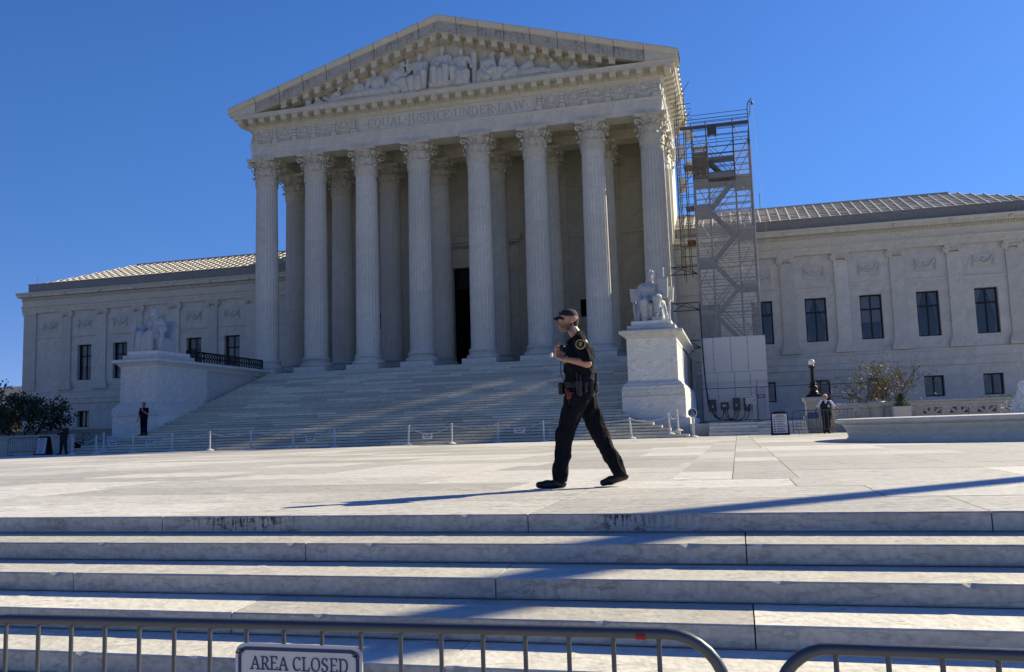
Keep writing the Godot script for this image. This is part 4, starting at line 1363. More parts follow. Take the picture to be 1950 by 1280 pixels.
func build_cella() -> void:
	var fl := MB.new()
	fl.box(V(-18.0, 0.5, -10.2), V(18.0, 5.46, 1.35))
	fl.box(V(-17.4, 5.46, -10.2), V(17.4, 5.632, 1.93))
	put("portico_floor", fl, M.step1, house)
	var w := MB.new()
	wall(w, -15.9, 15.9, 5.6, 25.7, -10.0, 0.25, [[-2.58, 2.58, 5.62, 15.0], [8.65, 9.9, 10.0, 11.5], [-9.9, -8.65, 10.0, 11.5]], 1.05, 3.3, 0.05)
	put("portico_wall", w, M.inner, house, V(0, 0, 1.4))
	# sunk panels above and beside the door, and mouldings across the wall
	var mo := MB.new()
	for y in [21.3, 16.9]:
		for i in 7:
			mo.box(V(COLX[i] + 0.96, y, -9.995), V(COLX[i + 1] - 0.96, y + 0.22, -9.85))
	for i in 7:
		var xa: float = COLX[i] + 1.3
		var xb: float = COLX[i + 1] - 1.3
		for q in [[21.75, 23.4], [18.2, 20.9]]:
			if q[0] == 18.2 and absf(xa + xb) > 20.0: continue
			frame_rect(mo, xa, xb, q[0], q[1], -9.995, 0.14, 0.09)
			frame_rect(mo, xa + 0.28, xb - 0.28, q[0] + 0.28, q[1] - 0.28, -9.995, 0.08, 0.05)
	put("wall_panels", mo, M.inner, house, V(0, 0, 1.4))
	# great door with its stone surround
	var d := node("door", house)
	d.position = V(0, 0, 1.4)
	var sr := MB.new()
	for q in [[0.0, 0.42, 0.16], [0.42, 0.78, 0.24]]:
		for s: float in [-1.0, 1.0]:
			var xa: float = s * (2.59 + q[0]); var xb: float = s * (2.59 + q[1])
			sr.box(V(minf(xa, xb), 5.64, -9.99), V(maxf(xa, xb), 15.01 + q[1], -9.99 + q[2]))
		sr.box(V(-2.59 - q[0], 15.01 + q[0], -9.99), V(2.59 + q[0], 15.01 + q[1], -9.99 + q[2]))
	sr.box(V(-3.5, 15.75, -9.99), V(3.5, 16.65, -9.70))
	sr.box(V(-3.55, 16.9, -9.99), V(3.55, 17.1, -9.45)); sr.box(V(-3.75, 17.1, -9.99), V(3.75, 17.4, -9.15)); sr.box(V(-3.85, 17.4, -9.99), V(3.85, 17.6, -9.05))
	for i in 34: sr.box(V(-3.4 + i * 0.2, 16.67, -9.99), V(-3.29 + i * 0.2, 16.89, -9.6))
	put("surround", sr, M.inner, d)
	var rm := MB.new()
	rm.box(V(-3.6, 5.0, -14.5), V(-2.59, 15.9, -10.26)); rm.box(V(2.59, 5.0, -14.5), V(3.6, 15.9, -10.26)); rm.box(V(-3.6, 5.0, -15.0), V(3.6, 15.9, -14.5)); rm.box(V(-3.6, 15.01, -14.5), V(3.6, 15.9, -10.26)); rm.box(V(-2.59, 5.0, -14.5), V(2.59, 5.6, -10.26))
	put("dark_hall", rm, M.black_room, d)
	for s: float in [-1.0, 1.0]:
		var lf := MB.new()
		lf.box(V(s * 2.45 - 0.1, 5.65, -13.6), V(s * 2.45 + 0.1, 13.2, -11.2))
		for r in 4: lf.box(V(s * 2.45 - 0.15, 6.0 + r * 1.8, -13.4), V(s * 2.45 + 0.15, 7.4 + r * 1.8, -11.4))
		put("bronze_leaf", lf, M.black_room, d)
	var tr := MB.new()
	tr.box(V(-2.58, 13.2, -10.7), V(2.58, 13.6, -10.4)); tr.box(V(-2.58, 13.6, -10.65), V(2.58, 15.3, -10.6))
	put("transom", tr, M.bronze, d)
	for s: float in [-1.0, 1.0]:
		var w2 := node("window", house)
		w2.position = V(0, 0, 1.4)
		var b := MB.new()
		b.box(V(s * 9.3 - 1.0, 10.0, -11.6), V(s * 9.3 + 1.0, 12.0, -10.27))
		put("dark_room", b, M.black_room, w2)
	# outer walls of the block behind the portico
	for s: float in [-1.0, 1.0]:
		var sw := MB.new()
		sw.box(V(minf(s * 15.91, s * 16.86), 0.5, ZB), V(maxf(s * 15.91, s * 16.86), 25.7, -6.45))
		sw.box(V(minf(s * 15.8, s * 16.98), 5.64, -6.9), V(maxf(s * 15.8, s * 16.98), 21.4, -6.40))
		put("flank_wall", sw, M.wall, house)
		var o := put("capital", capital_mesh_small(), M.trim, house, V(s * 16.4, 21.42, -6.65))
		o.scale = V(0.42, 1, 0.30)
	var bk := MB.new()
	bk.box(V(-16.8, 0.0, ZB - 0.5), V(16.8, 27.3, ZB))
	put("rear_wall", bk, M.wall, house)

var _cap_small: ArrayMesh
func capital_mesh_small() -> ArrayMesh:
	if not _cap_small: _cap_small = capital_mesh().mesh()
	return _cap_small

func frame_rect(m: MB, x0: float, x1: float, y0: float, y1: float, z: float, w: float, d: float) -> void:
	m.box(V(x0, y0, z), V(x1, y0 + w, z + d)); m.box(V(x0, y1 - w, z), V(x1, y1, z + d))
	m.box(V(x0, y0 + w, z), V(x0 + w, y1 - w, z + d)); m.box(V(x1 - w, y0 + w, z), V(x1, y1 - w, z + d))

# a wall facing +z built of coursed blocks of slightly different tone, with holes and their reveals
func wall(m: MB, x0: float, x1: float, y0: float, y1: float, z: float, th: float, holes: Array, course: float, blk: float, tone: float) -> void:
	var ys := [y0]
	var y := y0 + course
	while y < y1 - course * 0.5:
		ys.append(y); y += course
	ys.append(y1)
	for h in holes:
		for q in [h[2], h[3]]:
			if not ys.has(q): ys.append(q)
	ys.sort()
	for i in ys.size() - 1:
		var ya: float = ys[i]; var yb: float = ys[i + 1]
		if yb - ya < 0.002: continue
		var spans := [[x0, x1]]
		for h in holes:
			if h[2] < yb - 0.001 and h[3] > ya + 0.001:
				var ns := []
				for s in spans:
					if h[1] <= s[0] or h[0] >= s[1]: ns.append(s)
					else:
						if h[0] > s[0]: ns.append([s[0], h[0]])
						if h[1] < s[1]: ns.append([h[1], s[1]])
				spans = ns
		for s in spans:
			var x: float = s[0]
			var first := rng.randf_range(0.4, 1.0) * blk
			while x < s[1] - 0.001:
				var w := minf(first, s[1] - x)
				if s[1] - x - w < blk * 0.3: w = s[1] - x
				first = blk * rng.randf_range(0.75, 1.25)
				var t := 1.0 + rng.randf_range(-tone, tone)
				m.col = Color(t, t, t * rng.randf_range(0.985, 1.01))
				m.quad(V(x, ya, z), V(x + w, ya, z), V(x + w, yb, z), V(x, yb, z))
				x += w
	m.col = Color(1, 1, 1)
	for h in holes:
		var a: float = h[0]; var b: float = h[1]; var c: float = h[2]; var d: float = h[3]
		m.quad(V(a, c, z), V(a, d, z), V(a, d, z - th), V(a, c, z - th)); m.quad(V(b, d, z), V(b, c, z), V(b, c, z - th), V(b, d, z - th))
		m.quad(V(a, d, z), V(b, d, z), V(b, d, z - th), V(a, d, z - th)); m.quad(V(b, c, z), V(a, c, z), V(a, c, z - th), V(b, c, z - th))

const ZW := -6.59

func build_wing(s: float) -> void:
	var P0 := 21.383
	var PB := 3.9953
	var xs := []
	var holes := []
	for k in range(-1, 6):
		var xc: float = s * (P0 + (k + 0.5) * PB)
		if k == 5 and s < 0: continue
		xs.append([k, xc])
		holes.append([xc - 0.79, xc + 0.79, 6.66, 10.07])
		holes.append([xc - 0.68, xc + 0.68, 2.15, 3.71])
	var xa := 16.87
	var xb := 46.33
	var X0 := minf(s * xa, s * xb)
	var X1 := maxf(s * xa, s * xb)
	var w := MB.new()
	wall(w, X0, X1, 0.0, 14.2, ZW, 0.55, holes, 0.86, 2.2, 0.085)
	# end wall
	var e0 := V(s * xb, 0, ZW)
	if s > 0: w.quad(e0, V(s * xb, 0, -40), V(s * xb, 14.2, -40), V(s * xb, 14.2, ZW))
	else: w.quad(V(s * xb, 0, -40), e0, V(s * xb, 14.2, ZW), V(s * xb, 14.2, -40))
	var wing := put("wing_wall", w, M.wall, house)
	# plinth, string courses and the run of mouldings at the top, all round the corner
	var tr := MB.new()
	wing_band(tr, s, [[0.10, 0.0], [0.10, 1.55], [0.0, 1.62]])
	wing_band(tr, s, [[0.0, 4.42], [0.12, 4.46], [0.12, 4.86], [0.17, 4.90], [0.17, 5.02], [0.10, 5.06], [0.10, 5.52], [0.16, 5.56], [0.16, 5.72], [0.0, 5.78]])
	wing_band(tr, s, [[0.0, 10.86], [0.07, 10.90], [0.09, 11.02], [0.0, 11.05]])
	put("string_course", tr, M.wall, wing)
	var en := MB.new()
	wing_band(en, s, [[0.10, 13.43], [0.20, 13.43], [0.20, 13.70], [0.23, 13.71], [0.23, 13.98], [0.30, 14.04], [0.30, 14.12], [0.20, 14.14], [0.20, 14.66], [0.26, 14.70], [0.26, 14.96], [0.44, 14.98], [0.56, 15.02], [0.56, 15.24], [0.60, 15.28], [0.66, 15.40], [0.66, 15.46], [0.05, 15.52]])
	var ent := put("wing_entablature", en, M.trim, wing)
	var bl := MB.new()
	wing_band(bl, s, [[-0.15, 15.50], [-0.15, 16.30], [-0.10, 16.32], [-0.10, 16.42], [-0.6, 16.44]])
	put("parapet", bl, M.grey_stone, wing)
	# dentils: too fine to pick apart from the pavement, still real blocks
	var dn := MB.new()
	var x: float = xa + 0.1
	while x < xb + 0.2:
		dn.box(V(s * x - 0.055, 14.72, ZW + 0.26), V(s * x + 0.055, 14.93, ZW + 0.38))
		x += 0.19
	put("dentils", dn, M.trim, ent).set_meta("kind", "stuff")
	# small spouts on the cornice face
	for k in range(0, 7):
		var lm := MB.new()
		lm.ball(V(0, 0, 0), V(0.20, 0.16, 0.14), 9, 6)
		put("cornice_boss", lm, M.trim, ent, V(s * (P0 + k * PB), 15.16, ZW + 0.58))
	# pilasters with scrolled capitals
	var ps := MB.new()
	ps.box(V(-0.50, 6.55, 0), V(0.50, 12.88, 0.16))
	for q in [[0.56, 6.35, 6.55, 0.20], [0.66, 6.10, 6.35, 0.28], [0.74, 5.76, 6.10, 0.34]]: ps.box(V(-q[0], q[1], 0), V(q[0], q[2], q[3]))
	var psm := ps.mesh()
	var pc := MB.new()
	pc.box(V(-0.62, 13.28, 0), V(0.62, 13.42, 0.24)); pc.box(V(-0.52, 13.02, 0), V(0.52, 13.28, 0.20))
	for sd: float in [-1.0, 1.0]:
		for rr in [[0.26, 0.235], [0.16, 0.265], [0.07, 0.29]]:
			pc.xf = Transform3D(Basis(Vector3.RIGHT, PI / 2), V(sd * 0.52, 13.08, 0))
			pc.lathe([[rr[0], 0.0], [rr[0], rr[1]], [rr[0] - 0.04, rr[1] + 0.015], [0.01, rr[1] + 0.015]], 14)
		pc.xf = Transform3D.IDENTITY
	for i in 4: pc.ball(V(-0.27 + i * 0.18, 13.15, 0.21), V(0.07, 0.09, 0.06), 7, 4)
	var pcm := pc.mesh()
	for k in 6:
		var n := node("pilaster", house)
		n.position = V(s * (P0 + k * PB), 0, ZW)
		put("shaft", psm, M["drum%d" % (k % 4)], n)
		put("capital", pcm, M.trim, n)
	var cp := MB.new()
	cp.box(V(minf(s * 44.9, s * 46.34), 5.76, ZW), V(maxf(s * 44.9, s * 46.34), 13.2, ZW + 0.16)); cp.box(V(minf(s * 44.85, s * 46.4), 13.2, ZW), V(maxf(s * 44.85, s * 46.4), 13.425, ZW + 0.24))
	put("corner_pier", cp, M.drum1, house)
	# carved panels between the pilaster heads
	for k in range(-1, 6):
		var pn := MB.new()
		frame_rect(pn, -0.80, 0.80, 11.55, 12.58, 0.0, 0.05, 0.05)
		pn.tube(PV([V(-0.62, 12.4, 0.03), V(-0.42, 12.05, 0.06), V(0, 11.85, 0.08), V(0.42, 12.05, 0.06), V(0.62, 12.4, 0.03)]), 0.085, 6)
		pn.ball(V(0, 12.22, 0.02), V(0.16, 0.16, 0.09), 8, 5)
		for sd: float in [-1.0, 1.0]: pn.tube(PV([V(sd * 0.64, 12.42, 0.03), V(sd * 0.68, 12.05, 0.05), V(sd * 0.6, 11.75, 0.04)]), 0.05, 5)
		put("carved_panel", pn, M.drum3, house, V(s * (P0 + (k + 0.5) * PB), 0, ZW))
	# windows
	for q in xs:
		var k: int = q[0]
		window(q[1], 8.365, 1.58, 3.41, true, k, s)
		window(q[1], 2.93, 1.36, 1.56, false, k, s)
	roof_wing(s, xa, xb)

func wing_band(m: MB, s: float, prof: Array) -> void:
	var xa: float = 16.87
	var xb: float = 46.33
	for i in prof.size() - 1:
		var o0: float = prof[i][0]; var y0: float = prof[i][1]; var o1: float = prof[i + 1][0]; var y1: float = prof[i + 1][1]
		var a := [V(s * xa, y0, ZW + o0), V(s * (xb + o0), y0, ZW + o0), V(s * (xb + o0), y0, -40)]
		var b := [V(s * xa, y1, ZW + o1), V(s * (xb + o1), y1, ZW + o1), V(s * (xb + o1), y1, -40)]
		for j in 2:
			if s > 0: m.quad(a[j], a[j + 1], b[j + 1], b[j])
			else: m.quad(a[j + 1], a[j], b[j], b[j + 1])

func window(x: float, y: float, w: float, h: float, tall: bool, k: int, s: float) -> void:
	var n := node("window", house)
	n.position = V(x, y, ZW - 0.42)
	var f := MB.new()
	frame_rect(f, -w / 2, w / 2, -h / 2, h / 2, -0.06, 0.10, 0.14)
	f.box(V(-0.05, -h / 2 + 0.1, -0.04), V(0.05, h / 2 - 0.1, 0.06))
	if tall: f.box(V(-w / 2 + 0.1, h / 2 - 1.15, -0.045), V(w / 2 - 0.1, h / 2 - 1.03, 0.065))
	put("frame", f, M.bronze, n)
	var ya := -h / 2 + 0.1
	var yb := h / 2 - 0.1
	for sd: float in [-1.0, 1.0]:
		for v in ([[ya, h / 2 - 1.15], [h / 2 - 1.03, yb]] if tall else [[ya, yb]]):
			var p := MB.new()
			p.box(V(minf(sd * 0.05, sd * (w / 2 - 0.1)), v[0], -0.006), V(maxf(sd * 0.05, sd * (w / 2 - 0.1)), v[1], 0.006))
			put("pane", p, M.glass, n)
	var r := MB.new()
	r.box(V(-w / 2 - 0.3, -h / 2 - 0.3, -2.0), V(w / 2 + 0.3, h / 2 + 0.3, -1.9))
	r.box(V(-w / 2 - 0.35, -h / 2 - 0.3, -1.9), V(-w / 2 - 0.3, h / 2 + 0.3, -0.13)); r.box(V(w / 2 + 0.3, -h / 2 - 0.3, -1.9), V(w / 2 + 0.35, h / 2 + 0.3, -0.13))
	r.box(V(-w / 2 - 0.3, h / 2 + 0.3, -1.9), V(w / 2 + 0.3, h / 2 + 0.35, -0.13)); r.box(V(-w / 2 - 0.3, -h / 2 - 0.35, -1.9), V(w / 2 + 0.3, -h / 2 - 0.3, -0.13))
	put("room", r, M.room, n)
	# curtains drawn aside, or a blind half down
	var c := MB.new()
	var mood: float = [0.30, 0.12, 0.42, 0.22, 0.36, 0.18, 0.27][(k + 1 + (2 if s > 0 else 0)) % 7]
	if (k + (1 if s > 0 else 3)) % 4 == 3 and tall:
		var bl := MB.new()
		bl.box(V(-w / 2 + 0.05, -0.35, -0.22), V(w / 2 - 0.05, h / 2, -0.2))
		put("blind", bl, M.blind, n)
	for sd: float in [-1.0, 1.0]:
		var rows := []
		for i in 7:
			var t := i / 6.0
			var yy := lerpf(-h / 2, h / 2, t)
			var inner := 0.08 + mood * pow(absf(t - (0.35 if sd < 0 else 0.30)) / 0.65, 1.3)
			var row := PackedVector3Array()
			for j in 13:
				var u := j / 12.0
				row.append(V(sd * lerpf(w / 2, w / 2 - w * inner, u), yy, -0.30 + 0.03 * sin(u * 30.0)))
			rows.append(row)
		c.grid(rows, false, false, sd > 0)
	put("curtain", c, M.curtain, n)

func roof_wing(s: float, xa: float, xb: float) -> void:
	var rf := node("roof", house)
	var zE := ZW - 0.65
	var base := MB.new()
	var run := 6.4
	var y0 := 16.30
	var y1 := y0 + run * 0.42
	var ex := xb - 0.9
	# hipped: main slope towards the plaza, end slope, and the ridge
	var A := V(s * xa, y0, zE); var B := V(s * ex, y0, zE); var C := V(s * (ex - run), y1, zE - run); var D := V(s * xa, y1, zE - run)
	var E := V(s * ex, y0, -39.5); var F := V(s * (ex - run), y1, -33.0)
	if s > 0:
		base.quad(A, B, C, D); base.quad(B, E, F, C); base.quad(D, C, F, V(s * xa, y1, -33.0))
	else:
		base.quad(B, A, D, C); base.quad(E, B, C, F); base.quad(C, D, V(s * xa, y1, -33.0), F)
	put("roof_deck", base, M.tile1, rf)
	# marble tiles: pans in rising rows, each row lapped over the one below, and raised ribs between
	var step := 0.76
	var rows := 9
	var dz := run / rows
	var cnt := 0
	var rest := MB.new()
	var pans := []
	for v in 4:
		var p := MB.new()
		p.prism(PackedVector2Array([Vector2(0.02, 0.015), Vector2(0.05, 0.115), Vector2(-dz - 0.04, dz * 0.42 + 0.03), Vector2(-dz - 0.04, dz * 0.42 - 0.03)]), V(-step / 2 + 0.01, 0, 0), Vector3.BACK, Vector3.UP, V(step - 0.02, 0, 0))
		pans.append(p)
	var ribs := MB.new()
	ribs.prism(PackedVector2Array([Vector2(-0.085, 0.02), Vector2(0.085, 0.02), Vector2(0.07, 0.11), Vector2(0, 0.14), Vector2(-0.07, 0.11)]), V(0, 0, 0.08), Vector3.RIGHT, Vector3.UP, V(0, run * 0.42 + 0.0336, -run - 0.08))
	var ribm := ribs.mesh()
	var pm := []
	for p in pans: pm.append(p.mesh())
	var x := xa + step / 2
	while x < ex:
		var lim := minf(run, ex - x)
		for r in rows:
			if r * dz > lim: break
			var at := V(s * x, y0 + 0.02 + r * dz * 0.42, zE - r * dz)
			if cnt < 299:
				put("roof_tile", pm[cnt % 4], M["tile%d" % rng.randi_range(0, 3)], rf, at)
			else:
				rest.xf.origin = at
				rest.prism(PackedVector2Array([Vector2(0.02, 0.015), Vector2(0.05, 0.115), Vector2(-dz - 0.04, dz * 0.42 + 0.03), Vector2(-dz - 0.04, dz * 0.42 - 0.03)]), V(-step / 2 + 0.01, 0, 0), Vector3.BACK, Vector3.UP, V(step - 0.02, 0, 0))
			cnt += 1
		if lim > run - 0.1: put("roof_rib", ribm, M.tile0, rf, V(s * (x + step / 2), y0, zE))
		else:
			var rb := MB.new()
			rb.prism(PackedVector2Array([Vector2(-0.085, 0.02), Vector2(0.085, 0.02), Vector2(0.07, 0.11), Vector2(0, 0.14), Vector2(-0.07, 0.11)]), V(0, 0, 0.08), Vector3.RIGHT, Vector3.UP, V(0, lim * 0.42 + 0.0336, -lim - 0.08))
			put("roof_rib", rb, M.tile0, rf, V(s * (x + step / 2), y0, zE))
		x += step
	if rest.v.size(): put("upper_tiles", rest, M.tile2, rf).set_meta("kind", "stuff")
	var rd := MB.new()
	rd.box(V(minf(s * xa, s * (ex - run)), y1, zE - run - 0.2), V(maxf(s * xa, s * (ex - run)), y1 + 0.16, zE - run + 0.2))
	put("ridge_cap", rd, M.tile1, rf)
	var rod := MB.new()
	rod.bar(V(s * 24.0, y1, zE - run), V(s * 24.0, y1 + 1.6, zE - run), 0.03, 5)
	put("lightning_rod", rod, M.dull_steel, rf)
	var rod2 := MB.new()
	rod2.bar(V(s * 45.6, 16.4, zE), V(s * 45.6, 17.3, zE), 0.02, 5)
	put("lightning_rod", rod2, M.dull_steel, rf)
# ---------------------------------------------------------------- terraces, balustrades, low steps
func pierced(m: MB, x0: float, x1: float, y0: float, y1: float, z: float, d: float) -> void:
	# an openwork panel: rays round a hub inside a square opening
	var c := V((x0 + x1) / 2, (y0 + y1) / 2, z - d / 2)
	var w := (x1 - x0) / 2
	var h := (y1 - y0) / 2
	for a in 8:
		var ang := TAU * a / 8.0
		var e := c + V(sin(ang) * w * (1.0 if a % 2 == 0 else 1.3), cos(ang) * h * (1.0 if a % 2 == 0 else 1.3), 0)
		e.x = clampf(e.x, x0, x1); e.y = clampf(e.y, y0, y1)
		var dirn := (e - c).normalized()
		var sd := V(dirn.y, -dirn.x, 0) * (0.085 if a % 2 == 0 else 0.06)
		m.prism(PackedVector2Array([Vector2(-1, 0), Vector2(1, 0), Vector2(1, 1), Vector2(-1, 1)]), c - V(0, 0, d / 2), sd, e - c, V(0, 0, d))
	m.xf = Transform3D(Basis(Vector3.RIGHT, PI / 2), c - V(0, 0, d / 2 + 0.003))
	m.lathe([[0.2, 0], [0.2, d + 0.006], [0.01, d + 0.007]], 14)
	m.xf = Transform3D.IDENTITY

func balustrade(label: String, x0: float, x1: float, z: float, y: float, top: float, first: float, pitch: float, pw: float, ya: float, yb: float, mat: Material) -> void:
	var t := thing("balustrade", label, "balustrade", V(0, y, z))
	var cap := MB.new()
	cap.bbox(V(x0, top - 0.10, -0.42), V(x1, top, 0.10), 0.02); cap.bbox(V(x0, top - 0.26, -0.36), V(x1, top - 0.103, 0.05), 0.02)
	put("coping", cap, mat, t)
	var xs := []
	var x := first
	while x + pw / 2 < x1 - 0.1 and xs.size() < 26:
		if x - pw / 2 > x0 + 0.1: xs.append(x)
		x += pitch
	var body := MB.new()
	body.box(V(x0, 0, -0.32), V(x1, ya, 0.0)); body.box(V(x0, yb, -0.32), V(x1, top - 0.262, 0.0))
	var prev := x0
	for q in xs:
		body.box(V(prev, ya, -0.32), V(q - pw / 2, yb, 0.0)); prev = q + pw / 2
	body.box(V(prev, ya, -0.32), V(x1, yb, 0.0))
	put("wall", body, mat, t)
	for q in xs:
		var p := MB.new()
		pierced(p, q - pw / 2, q + pw / 2, ya, yb, -0.06, 0.12)
		put("pierced_panel", p, mat, t)

func build_terraces() -> void:
	var l := MB.new()
	l.box(V(-110, -1.0, -58), V(-18.6, 0.42, 16.4))
	struct("terrace_ground", l, M.lawn)
	var r := MB.new()
	r.box(V(18.62, -1.0, -58), V(24.35, 0.655, 17.1)); r.box(V(24.36, -1.0, -58), V(150, 0.652, 14.6))
	struct("terrace_ground", r, M.pave1)
	var t := thing("terrace_steps", "four low marble steps beside the right pedestal, up to the fenced hoarding", "stairs", V(0, 0, 18.6))
	for k in 4:
		var m := MB.new()
		var x: float = 19.62
		for w in [2.4, 2.36]:
			var b := MB.new()
			b.bbox(V(x + 0.004, 0.164 * k - 0.01, -1.6), V(x + w - 0.004, 0.164 * (k + 1), -0.38 * k), 0.012)
			put("step_block", b, M["step%d" % ((k + int(w * 10)) % 4)], t)
			x += w
	balustrade("long marble balustrade with pierced star panels right of the planter, behind the fountain", 29.6, 74.0, 17.0, 0.0, 1.48, 30.38, 1.225, 0.83, 0.36, 1.10, M.warm)
	balustrade("front balustrade with pierced star panels at the far left of the plaza, behind the barricade", -70.0, -18.7, 18.5, 0.0, 1.22, -69.45, 1.47, 0.98, 0.20, 0.94, M.warm)
	balustrade("rear balustrade with pierced star panels on the lawn left of the hooded statue's pedestal", -60.0, -18.75, 12.0, 0.42, 1.20, -59.3, 1.45, 0.9, 0.40, 0.92, M.warm)
	# solid wall with rounded pier left of the long balustrade
	var w := thing("curved_wall", "solid sunlit marble wall with a rounded pier between the lamp post and the planter", "wall", V(0, 0, 17.0))
	var rows := []
	var prof := [[0.0, 0.0], [0.0, 1.16], [0.05, 1.2], [0.05, 1.40], [0.0, 1.45], [-0.45, 1.46]]
	var pts := [V(25.75, 0, -0.6), V(25.9, 0, 0.0), V(26.4, 0, -0.22), V(27.0, 0, -0.34), V(27.55, 0, -0.3)]
	var m := MB.new()
	for i in prof.size():
		var row := PackedVector3Array()
		for j in pts.size():
			var tt: Vector3 = pts[mini(j + 1, 4)] - pts[maxi(j - 1, 0)]
			var n := V(-tt.z, 0, tt.x).normalized()
			row.append(pts[j] + n * prof[i][0] + V(0, prof[i][1], 0))
		rows.append(row)
	for i in rows.size() - 1:
		for j in 4: m.quad(rows[i][j], rows[i][j + 1], rows[i + 1][j + 1], rows[i + 1][j])
	put("curved_face", m, M.warm, w)
	var p := MB.new()
	p.lathe([[0.42, 0.0], [0.42, 0.1], [0.36, 0.14], [0.36, 1.14], [0.42, 1.2], [0.46, 1.3], [0.46, 1.44], [0.40, 1.50], [0.01, 1.51]], 20, V(27.9, 0, -0.25))
	put("pier", p, M.warm, w)
	var p2 := MB.new()
	p2.bbox(V(28.2, 0, -0.34), V(29.6, 1.22, 0.0), 0.01); p2.bbox(V(28.2, 1.22, -0.42), V(29.597, 1.48, 0.09), 0.02)
	put("end_block", p2, M.warm, w)

# ---------------------------------------------------------------- scaffold tower beside the portico
func build_scaffold() -> void:
	var t := thing("scaffold_tower", "tall steel scaffold stair tower in white netting against the right side of the portico", "scaffold", V(0, 0.66, 0))
	var xs := [18.98, 20.0, 21.86, 22.95]
	var zs := [2.25, 0.55, -1.2]
	for x in xs:
		for z in zs:
			var m := MB.new()
			m.bar(V(x, 0.02, z), V(x + 0.0, 21.4 if z > 1.0 else 20.9, z), 0.045, 6)
			for j in 11: m.bar(V(x, 0.6 + j * 1.9, z), V(x, 0.70 + j * 1.9, z), 0.075, 6)
			put("standard", m, M.dull_steel, t)
	for j in 11:
		var y: float = 1.9 + j * 1.9
		for z in zs:
			for i in 3:
				var m := MB.new()
				m.bar(V(xs[i], y, z), V(xs[i + 1], y, z), 0.032, 5)
				if y > 5.0: m.bar(V(xs[i], y + 0.5, z), V(xs[i + 1], y + 0.5, z), 0.024, 5); m.bar(V(xs[i], y + 1.0, z), V(xs[i + 1], y + 1.0, z), 0.024, 5)
				put("ledger", m, M.dull_steel, t)
		for x in xs:
			var m := MB.new()
			m.bar(V(x, y, zs[0]), V(x, y, zs[2]), 0.032, 5)
			put("ledger", m, M.dull_steel, t)
	for j in 10:
		var y: float = 1.9 + j * 1.9
		for q in [[2, 3], [0, 1]]:
			var m := MB.new()
			var f: bool = (j + q[0]) % 2 == 0
			m.bar(V(xs[q[0]], y if f else y + 1.9, zs[0] + 0.04), V(xs[q[1]], y + 1.9 if f else y, zs[0] + 0.04), 0.028, 5)
			m.bar(V(xs[q[0]], y + 1.9 if f else y, zs[2]), V(xs[q[1]], y if f else y + 1.9, zs[2]), 0.028, 5)
			put("brace", m, M.dull_steel, t)
		if j % 2 == 1:
			var m := MB.new()
			m.bar(V(xs[1], y, zs[2]), V(xs[2], y + 1.9, zs[2]), 0.028, 5); m.bar(V(xs[1], y + 1.9, zs[2]), V(xs[2], y, zs[2]), 0.028, 5)
			put("brace", m, M.dull_steel, t)
	# stair flights zigzag in the middle bay; landings left and right in turn
	for j in range(3, 10):
		var y0: float = 1.9 * j
		var up: bool = j % 2 == 0
		var a := V(xs[1] + 0.12, y0, 0) if up else V(xs[2] - 0.12, y0, 0)
		var b := V(xs[2] - 0.12, y0 + 1.9, 0) if up else V(xs[1] + 0.12, y0 + 1.9, 0)
		var z: float = 1.6 if up else 0.0
		var fl := MB.new()
		for zz in [z - 0.45, z + 0.45]:
			var d := (b - a).normalized()
			var n := V(-d.y, d.x, 0) * (1.0 if d.x > 0 else -1.0)
			fl.prism(PackedVector2Array([Vector2(0, -0.14), Vector2((b - a).length(), -0.14), Vector2((b - a).length(), 0.10), Vector2(0, 0.10)]), a + V(0, 0, zz), d, n, V(0, 0, 0.05))
			fl.bar(a + V(0, 0.95, zz), b + V(0, 0.95, zz), 0.025, 5); fl.bar(a + V(0, 0.55, zz), b + V(0, 0.55, zz), 0.025, 5)
		for i in 9:
			var p := a.lerp(b, (i + 0.5) / 9.0)
			fl.box(p + V(-0.13, -0.02, z - 0.43), p + V(0.13, 0.02, z + 0.43))
			fl.box(p + V(-0.11, -0.12, z - 0.43), p + V(-0.08, -0.02, z + 0.43))
		put("stair_flight", fl, M.dull_steel, t)
		var ld := MB.new()
		if up: ld.box(V(xs[2] - 0.1, y0 + 1.80, -1.15), V(xs[3], y0 + 1.90, 2.2)); ld.box(V(xs[2], y0 + 1.9, 2.16), V(xs[3], y0 + 2.12, 2.2))
		else: ld.box(V(xs[0], y0 + 1.80, -1.15), V(xs[1] + 0.1, y0 + 1.90, 2.2)); ld.box(V(xs[0], y0 + 1.9, 2.16), V(xs[1], y0 + 2.12, 2.2))
		put("landing", ld, M.plank, t)
	for i in 5:
		var dk := MB.new()
		dk.box(V(xs[0], 17.35 + (i % 2) * 0.01, -1.1 + i * 0.66), V(xs[2], 17.43 + (i % 2) * 0.01, -0.48 + i * 0.66))
		put("deck_plank", dk, M.plank, t)
	for q in [[V(xs[1], 17.2, 2.18), V(xs[2], 17.66, 2.24)], [V(xs[1], 19.0, -0.2), V(xs[2], 19.45, -0.1)]]:
		var tb := MB.new()
		tb.box(q[0], q[1])
		put("toe_board", tb, M.plank, t)
	for i in [0, 1, 3, 4]:
		var bd := MB.new()
		bd.box(V(xs[0] + i * 0.17, 17.5, -1.12), V(xs[0] + i * 0.17 + 0.155, 19.6, -1.08))
		put("screen_board", bd, M.plank, t)
	# hoist beam and trolley along the top, and the davit with its line
	var bm := MB.new()
	bm.box(V(18.2, 21.0, 1.9), V(23.0, 21.2, 2.1)); bm.bar(V(18.6, 21.6, 2.25), V(23.0, 21.6, 2.25), 0.03, 5)
	put("hoist_beam", bm, M.dull_steel, t)
	var ht := MB.new()
	ht.bbox(V(20.1, 20.45, 1.8), V(20.75, 20.9, 2.2), 0.03)
